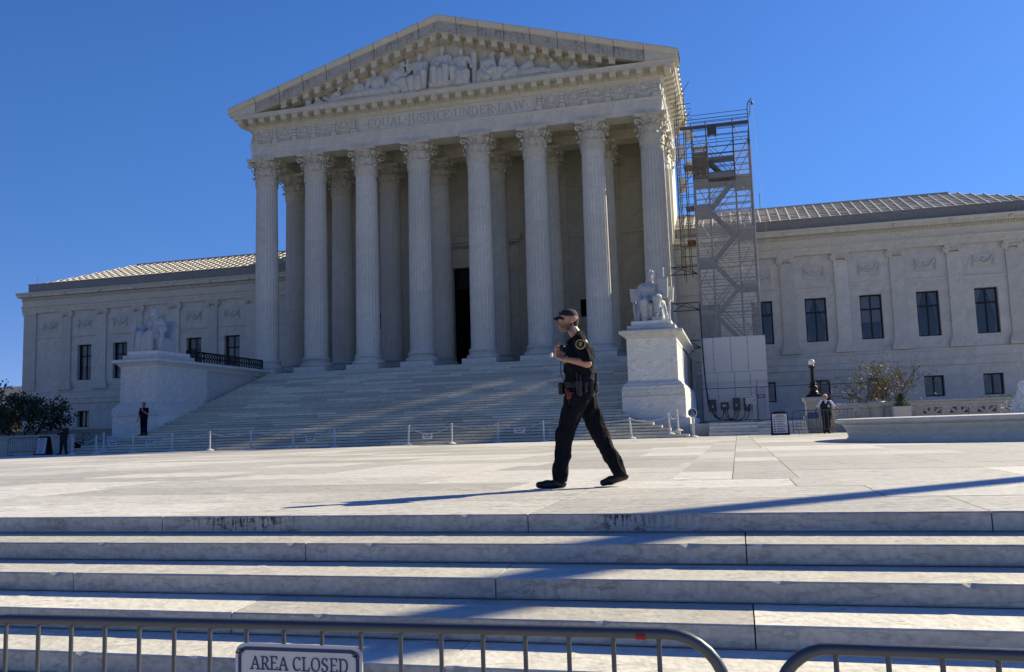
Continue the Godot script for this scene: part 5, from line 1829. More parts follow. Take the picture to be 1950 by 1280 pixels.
	for q in [20.2, 20.65]: ht.ball(V(q, 21.0, 2.2), V(0.13, 0.13, 0.08), 10, 6); ht.box(V(q - 0.05, 20.3, 1.9), V(q + 0.05, 20.5, 2.1))
	ht.bar(V(20.7, 20.3, 2.0), V(20.7, 19.5, 2.0), 0.02, 4)
	put("hoist_trolley", ht, M.elec, t)
	var dv := MB.new()
	dv.tube(PV([V(22.95, 21.0, 2.3), V(22.92, 22.0, 2.4), V(23.0, 22.3, 2.6), V(23.25, 22.45, 2.9)]), 0.04, 6)
	dv.bar(V(23.05, 21.3, 2.35), V(23.15, 22.4, 2.8), 0.03, 5); dv.ball(V(23.25, 22.1, 2.9), V(0.09, 0.16, 0.09), 8, 6)
	put("davit", dv, M.dull_steel, t)
	var ln := MB.new()
	ln.tube(PV([V(23.25, 22.0, 2.9), V(23.55, 15.0, 3.0), V(23.9, 9.0, 3.1)]), 0.007, 4)
	put("hoist_line", ln, M.rope, t)
	# netting, a sheet for each bay, and tarpaulins higher up
	for q in [[0, 1, 5.9, 17.2], [1, 2, 5.9, 16.9], [2, 3, 5.9, 19.3]]:
		var rows := []
		for i in 20:
			var row := PackedVector3Array()
			for j in 7:
				row.append(V(lerpf(xs[q[0]] - (0.06 if q[0] == 0 else 0.0), xs[q[1]] + (0.06 if q[1] == 3 else 0.0), j / 6.0), lerpf(q[2], q[3], i / 19.0), 2.33 + 0.03 * sin(i * 1.7 + j * 1.1) * sin(j * PI / 6.0)))
			rows.append(row)
		var nt := MB.new()
		nt.grid(rows)
		put("net_sheet", nt, M.net, t)
	var side := MB.new()
	side.box(V(23.04, 5.9, -1.2), V(23.05, 19.3, 2.3))
	put("net_sheet", side, M.net, t)
	for q in [[18.95, 19.95, 18.4, 20.2, -1.28], [18.95, 19.95, 20.35, 20.75, -1.3]]:
		var rows := []
		for i in 8:
			var row := PackedVector3Array()
			for j in 8: row.append(V(lerpf(q[0], q[1], j / 7.0), lerpf(q[2], q[3], i / 7.0), q[4] + 0.06 * sin(i * 1.3 + j * 2.1)))
			rows.append(row)
		var tp := MB.new()
		tp.grid(rows)
		put("tarpaulin", tp, M.tarp, t)
	# dense bridge of tubes and decks between the tower and the portico cornice
	for j in 16:
		var y: float = 12.0 + j * 0.75
		var m := MB.new()
		m.bar(V(17.75, y, 1.0), V(18.98, y + rng.randf_range(-0.1, 0.1), 1.0), 0.025, 5); m.bar(V(17.75, y + 0.3, -0.8), V(18.98, y + 0.3, -0.8), 0.025, 5); m.bar(V(17.8, y, 1.0), V(17.8, y + 0.1, -4.8), 0.025, 5)
		if j % 3 == 0: m.bar(V(17.75, y, 1.0), V(18.98, y + 1.7, 1.0), 0.025, 5)
		put("bridge_tube", m, M.dull_steel, t)
	for q in [[17.8, 1.0], [18.4, 1.0], [17.8, -2.2], [18.4, -2.2], [17.8, -4.8]]:
		var m := MB.new()
		m.bar(V(q[0], 11.0, q[1]), V(q[0], 25.5 if q[1] < 0 else 22.0, q[1]), 0.04, 6)
		put("standard", m, M.dull_steel, t)
	for q in [[12.9, M.rust], [15.4, M.plank], [18.4, M.plank]]:
		var m := MB.new()
		for i in 2: m.box(V(18.3 + i * 0.31, q[0], 0.3), V(18.59 + i * 0.31, q[0] + 0.06, 1.9))
		put("bridge_deck", m, q[1], t)
	for i in 4:
		var m := MB.new()
		m.box(V(17.72 + (i % 2) * 0.6, 17.6 + i * 1.3, -2.4), V(18.3 + (i % 2) * 0.65, 18.7 + i * 1.3, -2.35))
		put("tarpaulin", m, M.tarp, t)
	for y in [10.6, 8.0, 5.3]:
		var m := MB.new()
		m.bar(V(17.0, y, 1.5), V(18.98, y, 1.5), 0.035, 5); m.bar(V(17.0, y + 0.55, 1.5), V(18.98, y + 0.55, 1.5), 0.035, 5)
		m.bar(V(17.1, y, 1.5), V(18.0, y + 0.55, 1.5), 0.025, 5); m.bar(V(18.0, y + 0.55, 1.5), V(18.9, y, 1.5), 0.025, 5); m.bar(V(17.1, y + 0.55, 1.5), V(18.9, y, 1.5), 0.025, 5)
		put("wall_tie", m, M.iron, t)
	# boarded base
	var h := thing("hoarding", "pale grey boarded enclosure around the foot of the scaffold tower, with a door", "hoarding", V(0, 0.66, 0))
	var xa := 18.86
	for row in 2:
		var ws := [0.83, 1.17, 1.12, 1.20] if row == 1 else [1.0, 1.14, 1.05, 1.13]
		var x := xa
		for w in ws:
			var m := MB.new()
			m.bbox(V(x + 0.012, 0.0 if row == 0 else 3.475, 2.40), V(x + w - 0.012, 3.46 if row == 0 else 5.88, 2.46), 0.008)
			put("board", m, M.hoarding, h)
			x += w
	var sides := MB.new()
	sides.box(V(xa, 0, -1.4), V(xa + 0.05, 5.87, 2.39)); sides.box(V(23.12, 0, -1.4), V(23.17, 5.87, 2.39)); sides.box(V(xa + 0.06, 0, -1.4), V(23.11, 5.87, -1.35))
	put("side_board", sides, M.hoarding, h)
	var d := MB.new()
	d.bbox(V(22.30, 0.28, 2.462), V(23.0, 2.35, 2.49), 0.008); d.box(V(22.9, 1.2, 2.49), V(22.94, 1.35, 2.53))
	var door := put("door", d, M.grey_paint, h)
	var rs := MB.new()
	rs.box(V(22.44, 1.62, 2.491), V(22.94, 1.84, 2.497))
	put("red_notice", rs, M.red, door)
	var wt := MB.new()
	wt.box(V(22.52, 1.68, 2.498), V(22.86, 1.78, 2.501)); wt.box(V(22.46, 1.50, 2.491), V(22.76, 1.54, 2.495))
	put("notice_line", wt, M.sign_white, door)
	# switch boxes and cables
	var bx := [[19.22, 1.48, 0.48, 0.80], [19.98, 1.60, 0.54, 0.48], [20.80, 1.52, 0.46, 0.82], [21.50, 1.48, 0.46, 0.84]]
	for i in 4:
		var e := thing("switch_box", ["dark grey electrical switch box at the left end of the hoarding row", "smaller pale-fronted electrical box second from the left on the hoarding", "dark electrical box with a light switch plate, third from the left on the hoarding", "plain dark electrical box beside the STOP notice on the hoarding"][i], "electrical box", V(bx[i][0], 0.66 + bx[i][1] - 0.66, 2.47), "electrical boxes on the hoarding")
		var m := MB.new()
		m.bbox(V(0, 0, 0), V(bx[i][2], bx[i][3], 0.24), 0.02)
		put("case", m, M.elec if i != 1 else M.dull_steel, e)
		var f := MB.new()
		f.bbox(V(0.04, 0.05, 0.24), V(bx[i][2] - 0.04, bx[i][3] - 0.05, 0.262), 0.006)
		put("cover", f, M.elec, e)
		var pl := MB.new()
		if i == 1: pl.box(V(0.12, 0.16, 0.263), V(0.36, 0.30, 0.27))
		else: pl.box(V(bx[i][2] / 2 - 0.04, 0.24, 0.263), V(bx[i][2] / 2 + 0.04, 0.40, 0.30))
		put("label_plate", pl, M.sign_white, e)
	var loops := [[19.62, 1.5, 20.15, 1.62, 0.95], [20.25, 1.62, 20.9, 1.55, 0.90], [20.4, 1.62, 21.15, 1.55, 0.88], [20.1, 0.93, 21.6, 1.5, 0.82], [20.5, 0.92, 21.85, 1.5, 0.80]]
	for i in loops.size():
		var q: Array = loops[i]
		var m := MB.new()
		var pth := PackedVector3Array()
		for k in 13:
			var u := k / 12.0
			var sag := sin(u * PI)
			pth.append(V(lerpf(q[0], q[2], u - 0.10 * sin(TAU * u)), lerpf(q[1], q[3], u) - (lerpf(q[1], q[3], u) - q[4]) * pow(sag, 0.7), 2.6 + 0.03 * i))
		m.tube(pth, 0.028, 5)
		tag(put("power_cable", m, M.cable), ["black cable looping from the leftmost switch box to the pale one", "black cable hanging left between the pale box and the third switch box", "black cable hanging right between the pale box and the third switch box", "long low black cable rising to the left side of the rightmost switch box", "long low black cable rising to the right side of the rightmost switch box"][i], "cable", "cables under the electrical boxes")
	var mc := MB.new()
	mc.tube(PV([V(18.93, 9.0, 2.45), V(18.98, 6.0, 2.6), V(19.05, 3.5, 2.65), V(19.2, 1.9, 2.66), V(19.6, 1.1, 2.7), V(19.9, 0.95, 2.7)]), 0.05, 6)
	tag(put("power_cable", mc, M.cable), "thick black cable running down the left edge of the netting and hoarding", "cable")
	# wire fence in front of the hoarding
	var fe := thing("site_fence", "temporary wire fence with steel posts in front of the hoarding and right wing", "fence", V(0, 0.66, 4.5))
	for x in [18.85, 22.38, 26.4, 30.4]:
		var m := MB.new()
		m.bar(V(x, 0, 0), V(x, 2.35, 0), 0.035, 6); m.bar(V(x + 0.03, 2.3, 0), V(x + 0.03, 2.75, 0.05), 0.02, 5)
		m.bbox(V(x - 0.3, 0, -0.2), V(x + 0.3, 0.1, 0.2), 0.02)
		put("post", m, M.steel, fe)
	for i in 3:
		var xa2: float = [18.85, 22.38, 26.4][i]
		var xb2: float = [22.38, 26.4, 30.4][i]
		for y in [2.28, 0.15]:
			var m := MB.new()
			m.bar(V(xa2, y, 0), V(xb2, y + 0.02, 0), 0.026, 5)
			put("rail", m, M.steel, fe)
	var wires := MB.new()
	for k in 5: wires.tube(PV([V(18.85, 2.45 + k * 0.07, 0.03), V(20.6, 2.41 + k * 0.07, 0.03), V(22.38, 2.46 + k * 0.07, 0.03), V(24.4, 2.42 + k * 0.07, 0.03), V(26.4, 2.46 + k * 0.07, 0.03), V(30.4, 2.43 + k * 0.07, 0.03)]), 0.006, 3)
	for k in 130: wires.bar(V(18.9 + k * 0.09, 0.15, 0), V(18.9 + k * 0.09, 2.28, 0), 0.0022, 3)
	for k in 14: wires.bar(V(18.85, 0.3 + k * 0.15, 0), V(30.4, 0.3 + k * 0.15, 0), 0.0022, 3)
	put("wire_mesh", wires, M.dull_steel, fe).set_meta("kind", "stuff")
	var sg := thing("stop_notice", "white notice with STOP lettering on the wire fence by the hoarding door", "sign", V(21.62, 1.85, 4.56))
	var sp := MB.new()
	sp.box(V(0, 0, 0), V(0.66, 0.52, 0.01))
	put("panel", sp, M.sign_white, sg)
	write("lettering", "STOP", 0.19, 0.013, M.blue_sign, sg, V(0.33, 0.20, 0.012), "Droid Sans")
	var bars := MB.new()
	for k in 6: bars.box(V(0.05 + k * 0.095, 0.41, 0.011), V(0.05 + k * 0.095 + 0.06, 0.48, 0.014)); bars.box(V(0.09 + k * 0.085, 0.05, 0.011), V(0.09 + k * 0.085 + 0.045, 0.09, 0.014))
	put("print", bars, M.blue_sign, sg)

func write(called: String, text: String, height: float, depth: float, mat: Material, parent: Node, at: Vector3, face := "Droid Serif", sx := 1.0) -> MeshInstance3D:
	var tm := TextMesh.new()
	var f := SystemFont.new()
	f.font_names = PackedStringArray([face])
	tm.font = f
	tm.text = text
	tm.font_size = 48
	tm.pixel_size = height / 34.5
	tm.depth = maxf(depth * 0.3, 0.002)
	var o := put(called, tm, mat, parent, at)
	o.scale.x = sx
	return o

# ---------------------------------------------------------------- fountain and flagpole
func build_fountain() -> void:
	var t := thing("fountain", "wide round marble fountain basin at the right edge of the plaza", "fountain", V(29.32, 0, 36.22))
	var b := MB.new()
	b.lathe([[5.13, 0.0], [5.13, 0.06], [5.08, 0.10], [5.13, 0.30], [5.21, 0.42], [5.23, 0.46], [5.35, 0.49], [5.42, 0.53], [5.45, 0.58], [5.43, 0.62], [5.33, 0.64], [4.70, 0.65], [4.60, 0.62], [4.55, 0.1]], 96)
	put("basin", b, M.step2, t)
	var w := MB.new()
	w.lathe([[4.58, 0.48], [0.01, 0.481]], 48)
	put("water", w, M.water, t)
	var j := MB.new()
	j.lathe([[0.35, 0.1], [0.42, 0.45], [0.30, 0.55], [0.25, 0.7], [0.02, 0.72]], 16)
	put("nozzle", j, M.grey_stone, t)
	var jet := thing("water_jet", "foaming white water jet rising in the middle of the fountain", "water jet", V(29.32, 0.48, 36.22))
	var bones := []
	for i in 26:
		var a := rng.randf() * TAU
		var h := rng.randf_range(0.5, 1.12)
		var r := rng.randf_range(0.15, 0.75)
		bones.append([V(sin(a) * 0.15, 0.5, cos(a) * 0.15), 0.10, V(sin(a) * r * 0.55, h, cos(a) * r * 0.55), 0.09])
		bones.append([V(sin(a) * r * 0.55, h, cos(a) * r * 0.55), 0.09, V(sin(a) * r, 0.02, cos(a) * r), 0.13])
	put("foam", blob(bones, 0.035, 0.07, [folds(70, 1.0), 0.10, V(9, 4, 9)]), M.foam, jet)
	var dr := MB.new()
	for i in 500:
		var a := rng.randf() * TAU
		var r := sqrt(rng.randf()) * 1.0
		dr.ball(V(sin(a) * r, rng.randf_range(0.0, 1.25) * (1.1 - r * 0.8), cos(a) * r), Vector3.ONE * rng.randf_range(0.008, 0.022), 5, 3)
	put("droplets", dr, M.globe, jet).set_meta("kind", "stuff")
	var fp := thing("flagpole", "tall metal flagpole beyond the fountain whose shadow crosses the plaza and front steps", "flagpole", V(35.0, 0, 43.3))
	var m := MB.new()
	m.lathe([[0.9, 0.0], [0.9, 0.3], [0.7, 0.35], [0.6, 0.9], [0.45, 1.0], [0.4, 1.5], [0.30, 1.6], [0.25, 1.8]], 20)
	put("base", m, M.bronze, fp)
	var p := MB.new()
	p.lathe([[0.25, 1.8], [0.24, 8.0], [0.20, 16.0], [0.12, 24.0], [0.01, 24.1]], 16)
	p.ball(V(0, 24.25, 0), V(0.22, 0.22, 0.22), 12, 8)
	put("pole", p, M.grey_paint, fp)

# ---------------------------------------------------------------- plants
func leaf_cloud(count: int, rx: Vector3, at: Vector3, size: float, clumps: int, hollow := 0.3) -> MB:
	var m := MB.new()
	var cs := []
	for i in clumps:
		var d := Vector3(rng.randfn(), rng.randfn() * 0.9 + 0.1, rng.randfn()).normalized() * rng.randf_range(hollow, 1.0)
		cs.append([at + d * rx, rng.randf_range(0.10, 0.26)])
	for i in count:
		var c: Array = cs[rng.randi_range(0, clumps - 1)]
		var p: Vector3 = c[0] + Vector3(rng.randfn(), rng.randfn(), rng.randfn()) * c[1] * rx.length() * 0.4
		leaf_quad(m, p, size * rng.randf_range(0.6, 1.3))
	return m

func leaf_quad(m: MB, p: Vector3, s: float) -> void:
	var d := Vector3(rng.randfn(), rng.randfn() - 0.2, rng.randfn()).normalized()
	var w := d.cross(Vector3(rng.randfn(), rng.randfn(), rng.randfn())).normalized()
	m.quad(p, p + d * s * 0.5 + w * s * 0.28, p + d * s, p + d * s * 0.5 - w * s * 0.28)

func branch(m: MB, a: Vector3, dir: Vector3, l: float, r: float, depth: int, tips: Array, spread: float) -> void:
	var b := a + dir * l
	var mid := a.lerp(b, 0.5) + Vector3(rng.randfn(), rng.randfn(), rng.randfn()) * l * 0.05
	m.tube(PV([a, mid, b]), r, 5, false, r * 0.6, false)
	if depth == 0:
		tips.append(b)
		return
	tips.append(b)
	for i in (3 if depth > 1 else 4):
		var nd := (dir + Vector3(rng.randfn(), rng.randfn() * 0.6 + 0.12, rng.randfn()) * spread).normalized()
		branch(m, b.lerp(a, rng.randf_range(0.0, 0.35)), nd, l * rng.randf_range(0.55, 0.85), r * 0.55, depth - 1, tips, spread)

func build_plants() -> void:
	# dark shrub on the left lawn
	var t := thing("dark_shrub", "large dark leafy shrub in the shade left of the hooded statue", "shrub", V(-27.2, 0.42, 13.4))
	var st := MB.new()
	var tips := []
	for i in 7:
		var a := TAU * i / 7.0
		branch(st, V(sin(a) * 0.25, 0, cos(a) * 0.25), V(sin(a) * 0.75, 1.0, cos(a) * 0.75).normalized(), 1.75, 0.055, 3, tips, 0.50)
	put("stems", st, M.bark, t)
	var lf := MB.new()
	for q in tips:
		for i in 13:
			var p: Vector3 = q + Vector3(rng.randfn(), rng.randfn(), rng.randfn()) * 0.20
			if p.y > 0.7: leaf_quad(lf, p, rng.randf_range(0.16, 0.30))
	put("foliage", lf, M.leaf_dark, t).set_meta("kind", "stuff")
	var t3 := thing("dark_shrub", "dark leafy shrub at the left edge of the picture, partly cut off", "shrub", V(-32.0, 0.42, 12.8))
	var st3 := MB.new()
	tips = []
	for i in 5:
		var a := TAU * i / 5.0 + 0.4
		branch(st3, V(sin(a) * 0.2, 0, cos(a) * 0.2), V(sin(a) * 0.7, 1.0, cos(a) * 0.7).normalized(), 1.5, 0.05, 3, tips, 0.5)
	put("stems", st3, M.bark, t3)
	lf = MB.new()
	for q in tips:
		for i in 10:
			var p: Vector3 = q + Vector3(rng.randfn(), rng.randfn(), rng.randfn()) * 0.22
			if p.y > 0.5: leaf_quad(lf, p, rng.randf_range(0.16, 0.3))
	put("foliage", lf, M.leaf_dark, t3).set_meta("kind", "stuff")
	# half bare shrub on the right terrace
	var r := thing("bare_shrub", "half bare shrub with russet and green leaves between the lamp post and the fir planter", "shrub", V(28.6, 0.66, 13.2))
	r.scale = Vector3.ONE * 1.2
	st = MB.new()
	tips = []
	for i in 9:
		var a := TAU * i / 9.0
		branch(st, V(sin(a) * 0.3, 0, cos(a) * 0.2), V(sin(a) * 0.75, 1.0, cos(a) * 0.6).normalized(), 1.15, 0.030, 3, tips, 0.5)
	put("twigs", st, M.bark, r)
	var kinds := [MB.new(), MB.new(), MB.new()]
	for q in tips:
		var k: int = [0, 1, 2, 1, 2, 2][rng.randi_range(0, 5)]
		var dens := 5 if absf(q.x) < 1.2 else 1
		if rng.randf() < 0.4: continue
		for i in dens: leaf_quad(kinds[k], q + Vector3(rng.randfn(), rng.randfn(), rng.randfn()) * 0.12, rng.randf_range(0.07, 0.15))
	for i in 560: leaf_quad(kinds[[0, 1, 2, 2][i % 4]], V(rng.randfn() * 0.62 + 0.1, absf(rng.randfn()) * 0.8 + 0.2, rng.randfn() * 0.45), rng.randf_range(0.1, 0.18))
	for i in 110: leaf_quad(kinds[1], V(rng.randfn() * 0.14 - 1.15, absf(rng.randfn()) * 0.45 + 0.3, rng.randfn() * 0.2), rng.randf_range(0.1, 0.16))
	for i in 3: put(["russet_leaves", "green_leaves", "olive_leaves"][i], kinds[i], [M.leaf_russet, M.leaf_green, M.leaf_olive][i], r).set_meta("kind", "stuff")
	# little fir in a square planter
	var pl := thing("planter", "square pale stone planter standing against the balustrade behind the fountain", "planter", V(28.82, 0, 17.75))
	var b := MB.new()
	b.prism(PackedVector2Array([Vector2(-0.36, 0), Vector2(0.36, 0), Vector2(0.41, 1.16), Vector2(-0.41, 1.16)]), V(0, 0, -0.38), Vector3.RIGHT, Vector3.UP, V(0, 0, 0.76))
	b.bbox(V(-0.43, 1.12, -0.41), V(0.43, 1.2, 0.41), 0.015)
	put("box", b, M.planter, pl)
	var fir := thing("small_fir", "small dark green conical fir growing in the square planter", "fir tree", V(28.85, 1.2, 17.75))
	var fm := MB.new()
	for i in 900:
		var h := pow(rng.randf(), 1.2)
		var rr := (1.0 - h) * 0.36 * sqrt(rng.randf()) + 0.02
		var a := rng.randf() * TAU
		leaf_quad(fm, V(sin(a) * rr, h * 0.62, cos(a) * rr), rng.randf_range(0.05, 0.10))
	for i in 100: leaf_quad(fm, V(rng.randf_range(-0.38, 0.42), rng.randf_range(0.0, 0.16), rng.randf_range(-0.3, 0.36)), 0.09)
	put("foliage", fm, M.leaf_fir, fir).set_meta("kind", "stuff")
	var tk := MB.new()
	tk.bar(V(0, 0, 0), V(0, 0.5, 0), 0.03, 5)
	put("trunk", tk, M.bark, fir)
	# far building and trees past the left wing
	var fb := thing("distant_building", "pale sunlit building far off behind the dark shrub at the left edge", "building", V(-118, 0, -80))
	var m := MB.new()
	wall(m, -22.0, 5.0, 0.0, 11.6, 0.0, 0.6, [[-5, -3, 5.5, 8.5], [-1, 1, 5.5, 8.5], [-9, -7, 5.5, 8.5], [3, 4.4, 5.5, 8.5], [-13, -11, 5.5, 8.5]], 1.0, 3.0, 0.04)
	m.box(V(-22, 0, -12), V(5, 11.6, -1.0)); m.box(V(-22.5, 11.6, -12.5), V(5.5, 12.3, 0.5))
	m.quad(V(5, 0, 0), V(5, 0, -1), V(5, 11.6, -1), V(5, 11.6, 0))
	put("wall", m, M.white_paint, fb)
	for x in [-4.0, 0.0, -8.0, 3.7]:
		var g := MB.new()
		g.box(V(x - 0.9, 5.6, -0.5), V(x + 0.9, 8.4, -0.45))
		put("window", g, M.bronze, fb)
	for i in 3:
		var at := V(-60.0 - i * 9.0, 0.4, -22.0 - i * 6.0)
		var tr := thing("autumn_tree", ["low orange-leaved tree past the corner of the left wing, nearest of three", "orange-leaved tree past the left wing, middle one of three", "orange-leaved tree past the left wing, farthest of three"][i], "tree", at, "trees past the left wing")
		var tm := MB.new()
		tm.tube(PV([V(0, 0, 0), V(0.1, 1.5, 0), V(0.05, 3.0, 0)]), 0.22, 7, false, 0.1)
		put("trunk", tm, M.bark, tr)
		put("crown", leaf_cloud(1500, V(2.2, 1.6, 2.2), V(0, 3.2, 0), 0.35, 26), M.leaf_olive if i < 2 else M.leaf_russet, tr)
	for q in [[29.7, 62.0, 15.9, "clipped dark hedge close behind the long right balustrade, seen through its openings", 0.0, 1.15], [-60.0, -18.9, 17.35, "clipped dark hedge behind the far left front balustrade, seen through its openings", 0.0, 0.95]]:
		var hd := MB.new()
		for i in 5200: leaf_quad(hd, V(rng.randf_range(q[0], q[1]), rng.randf_range(q[4], q[5]), q[2] + rng.randf_range(-0.3, 0.3)), rng.randf_range(0.12, 0.22))
		hd.box(V(q[0], q[4] - 1.0, q[2] - 0.22), V(q[1], q[5] - 0.15, q[2] + 0.22))
		tag(put("hedge", hd, M.hedge), q[3], "hedge", "", "stuff")
	# shrub line low on the right terrace
	var gc := MB.new()
	for i in 260: leaf_quad(gc, V(rng.randf_range(32.5, 36.5), rng.randf_range(1.42, 1.56), rng.randf_range(15.9, 16.3)), 0.1)
	for i in 60: gc.bar(V(32.5 + i * 0.067, 0.65, 16.35), V(32.5 + i * 0.067 + rng.randf_range(-0.1, 0.1), 1.5, 16.35), 0.008, 3)
	tag(put("ground_cover", gc, M.leaf_green), "low green ground cover showing just above the long balustrade", "plants", "", "stuff")
# ---------------------------------------------------------------- lamp, chain posts, signs
func build_furniture() -> void:
	var ps := thing("lamp_pedestal", "square marble pedestal with moulded cap under the black lamp post", "pedestal", V(25.02, 0.0, 15.2))
	var m := MB.new()
	m.bbox(V(-0.55, 0.0, -0.55), V(0.55, 0.9, 0.55), 0.02)
	mould(m, -0.44, 0.44, -0.44, 0.44, [[0.0, 0.9], [0.0, 1.56], [0.04, 1.6], [0.08, 1.66], [0.12, 1.70], [0.13, 1.82], [0.10, 1.86]])
	put("block", m, M.warm, ps)
	var lp := thing("lamp_post", "black cast iron lamp post with one white globe, right of the scaffold", "street lamp", V(25.02, 1.86, 15.2))
	var b := MB.new()
	b.bbox(V(-0.40, 0, -0.40), V(0.40, 0.08, 0.40), 0.02); b.bbox(V(-0.33, 0.08, -0.33), V(0.33, 0.16, 0.33), 0.02)
	b.lathe([[0.28, 0.16], [0.24, 0.28], [0.20, 0.34], [0.20, 0.48], [0.24, 0.52], [0.22, 0.58], [0.14, 0.64], [0.18, 0.70], [0.16, 0.76]], 16)
	put("base", b, M.iron, lp)
	var sh := MB.new()
	sh.lathe([[0.13, 0.76], [0.12, 0.9], [0.085, 1.5], [0.12, 1.52], [0.16, 1.60], [0.20, 1.63], [0.12, 1.68], [0.09, 1.72]], 12)
	put("shaft", sh, M.iron, lp)
	var g := MB.new()
	g.ball(V(0, 1.85, 0), V(0.16, 0.17, 0.16), 16, 10)
	put("globe", g, M.globe, lp)
	# white posts with rope along the foot of the stairs
	var px := [[-17.03, 20.3, 0.0], [-15.3, 19.75, 0.161], [-15.1, 20.6, 0.0], [-12.62, 20.6, 0.0], [-10.06, 20.6, 0.0], [-7.62, 20.6, 0.0], [-5.03, 20.6, 0.0], [-2.48, 20.6, 0.0], [0.0, 20.6, 0.0], [4.2, 20.6, 0.0], [6.61, 20.6, 0.0], [9.1, 20.6, 0.0], [11.52, 20.6, 0.0], [15.95, 20.6, 0.0], [17.78, 19.78, 0.161], [18.15, 19.25, 0.322]]
	var words := ["first", "second", "third", "fourth", "fifth", "sixth", "seventh", "eighth", "ninth", "tenth", "eleventh", "twelfth", "thirteenth", "fourteenth", "fifteenth", "sixteenth"]
	for i in px.size():
		var t := thing("rope_post", "white rope post at the foot of the great stairs, %s from the left" % words[i], "post", V(px[i][0], px[i][2], px[i][1]), "rope posts along the foot of the stairs")
		t.rotation.z = [0.0, 0.0, 0.02, 0.01, -0.01, 0.0, 0.01, -0.01, 0.015, -0.07, -0.02, -0.05, 0.01, 0.07, 0.06, 0.03][i] * 1.0
		var bs := MB.new()
		bs.lathe([[0.23, 0.0], [0.23, 0.025], [0.19, 0.05], [0.10, 0.09], [0.05, 0.11]], 16)
		put("base", bs, M.white_paint, t)
		var sf := MB.new()
		sf.lathe([[0.048, 0.08], [0.044, 1.0], [0.055, 1.01], [0.055, 1.04], [0.01, 1.08]], 10)
		put("shaft", sf, M.white_paint, t)
	var gaps := [[0, 1], [0, 2], [2, 3], [3, 4], [4, 5], [5, 6], [6, 7], [7, 8], [9, 10], [10, 11], [11, 12], [12, 13], [13, 14], [14, 15]]
	var signs := {2: 0.45, 3: 0.45, 7: 0.42, 8: 0.45, 10: 0.48}
	for i in gaps.size():
		var q: Array = gaps[i]
		var a := V(px[q[0]][0], px[q[0]][2] + 0.98, px[q[0]][1])
		var b2 := V(px[q[1]][0], px[q[1]][2] + 0.98, px[q[1]][1])
		var sag: float = [0.35, 0.42, 0.30, 0.28, 0.2, 0.22, 0.2, 0.38, 0.42, 0.2, 0.25, 0.15, 0.22, 0.30][i]
		var pth := PackedVector3Array()
		for k in 15:
			var u := k / 14.0
			pth.append(a.lerp(b2, u) - V(0, sag * 4.0 * u * (1.0 - u), 0))
		var rp := MB.new()
		rp.tube(pth, 0.016, 5)
		tag(put("rope", rp, M.rope), "white rope sagging between the %s and %s rope posts from the left" % [words[q[0]], words[q[1]]], "rope", "ropes between the white posts")
		if signs.has(i):
			var u2: float = signs[i]
			var c := a.lerp(b2, u2) - V(0, sag * 4.0 * u2 * (1.0 - u2), 0)
			var s := thing("rope_sign", "small white notice hanging on the rope between the %s and %s posts" % [words[q[0]], words[q[1]]], "sign", c + V(-0.27, -0.27, 0.02), "notices hanging on the rope")
			var pn := MB.new()
			pn.box(V(0, 0, 0), V(0.54, 0.28, 0.008))
			put("panel", pn, M.sign_white, s)
			var ln := MB.new()
			ln.box(V(0.05, 0.17, 0.009), V(0.24, 0.23, 0.011)); ln.box(V(0.28, 0.17, 0.009), V(0.49, 0.23, 0.011)); ln.box(V(0.12, 0.07, 0.009), V(0.42, 0.11, 0.011))
			put("print", ln, M.blue_sign, s)
	# accessible entrance sign
	var ac := thing("access_sign", "blue eight-sided wheelchair sign on a white post beside the right pedestal", "sign", V(18.93, 0, 20.3))
	m = MB.new()
	m.lathe([[0.24, 0.0], [0.24, 0.03], [0.2, 0.06], [0.08, 0.09], [0.045, 0.1]], 16)
	put("base", m, M.white_paint, ac)
	m = MB.new()
	m.box(V(-0.06, 0.08, -0.03), V(0.06, 1.0, 0.03))
	put("post", m, M.white_paint, ac)
	var oct := PackedVector2Array(); var oct2 := PackedVector2Array()
	for i in 8:
		var a := TAU * (i + 0.5) / 8.0
		oct.append(Vector2(sin(a), cos(a)) * 0.235); oct2.append(Vector2(sin(a), cos(a)) * 0.20)
	m = MB.new()
	m.prism(oct, V(0, 1.19, 0.032), Vector3.RIGHT, Vector3.UP, V(0, 0, 0.012))
	put("board", m, M.sign_white, ac)
	m = MB.new()
	m.prism(oct2, V(0, 1.19, 0.046), Vector3.RIGHT, Vector3.UP, V(0, 0, 0.004))
	put("blue_field", m, M.blue_sign, ac)
	m = MB.new()
	m.ball(V(-0.02, 1.31, 0.054), V(0.022, 0.022, 0.006), 8, 6)
	m.tube(PV([V(-0.02, 1.28, 0.054), V(-0.015, 1.20, 0.054), V(0.05, 1.20, 0.054), V(0.08, 1.12, 0.054), V(0.105, 1.13, 0.054)]), 0.011, 5)
	var wh := PackedVector3Array()
	for i in 10: wh.append(V(-0.015 + 0.065 * cos(2.2 + i * 0.42), 1.155 + 0.065 * sin(2.2 + i * 0.42), 0.054))
	m.tube(wh, 0.010, 5)
	m.box(V(-0.12, 1.05, 0.051), V(0.02, 1.065, 0.054)); m.box(V(0.04, 1.05, 0.051), V(0.12, 1.065, 0.054))
	put("wheelchair_symbol", m, M.sign_white, ac)
	# folding boards with printed rules
	a_frame("black folding notice board with a white printed sheet in front of the terrace steps", V(22.97, 0, 20.7), 0.0)
	a_frame("black folding notice board in the shade at the left end of the stairs", V(-18.75, 0, 20.6), 0.0)
	# pavement barriers at both ends of the stairs
	barricade("steel crowd barrier with a blue plate, in front of the right terrace steps", V(23.6, 0, 20.05), 2.85, 1.12, 15, true, 0.0)
	barricade("steel crowd barrier in the shade against the left front balustrade", V(-21.95, 0, 19.95), 2.1, 1.05, 12, false, 0.0)

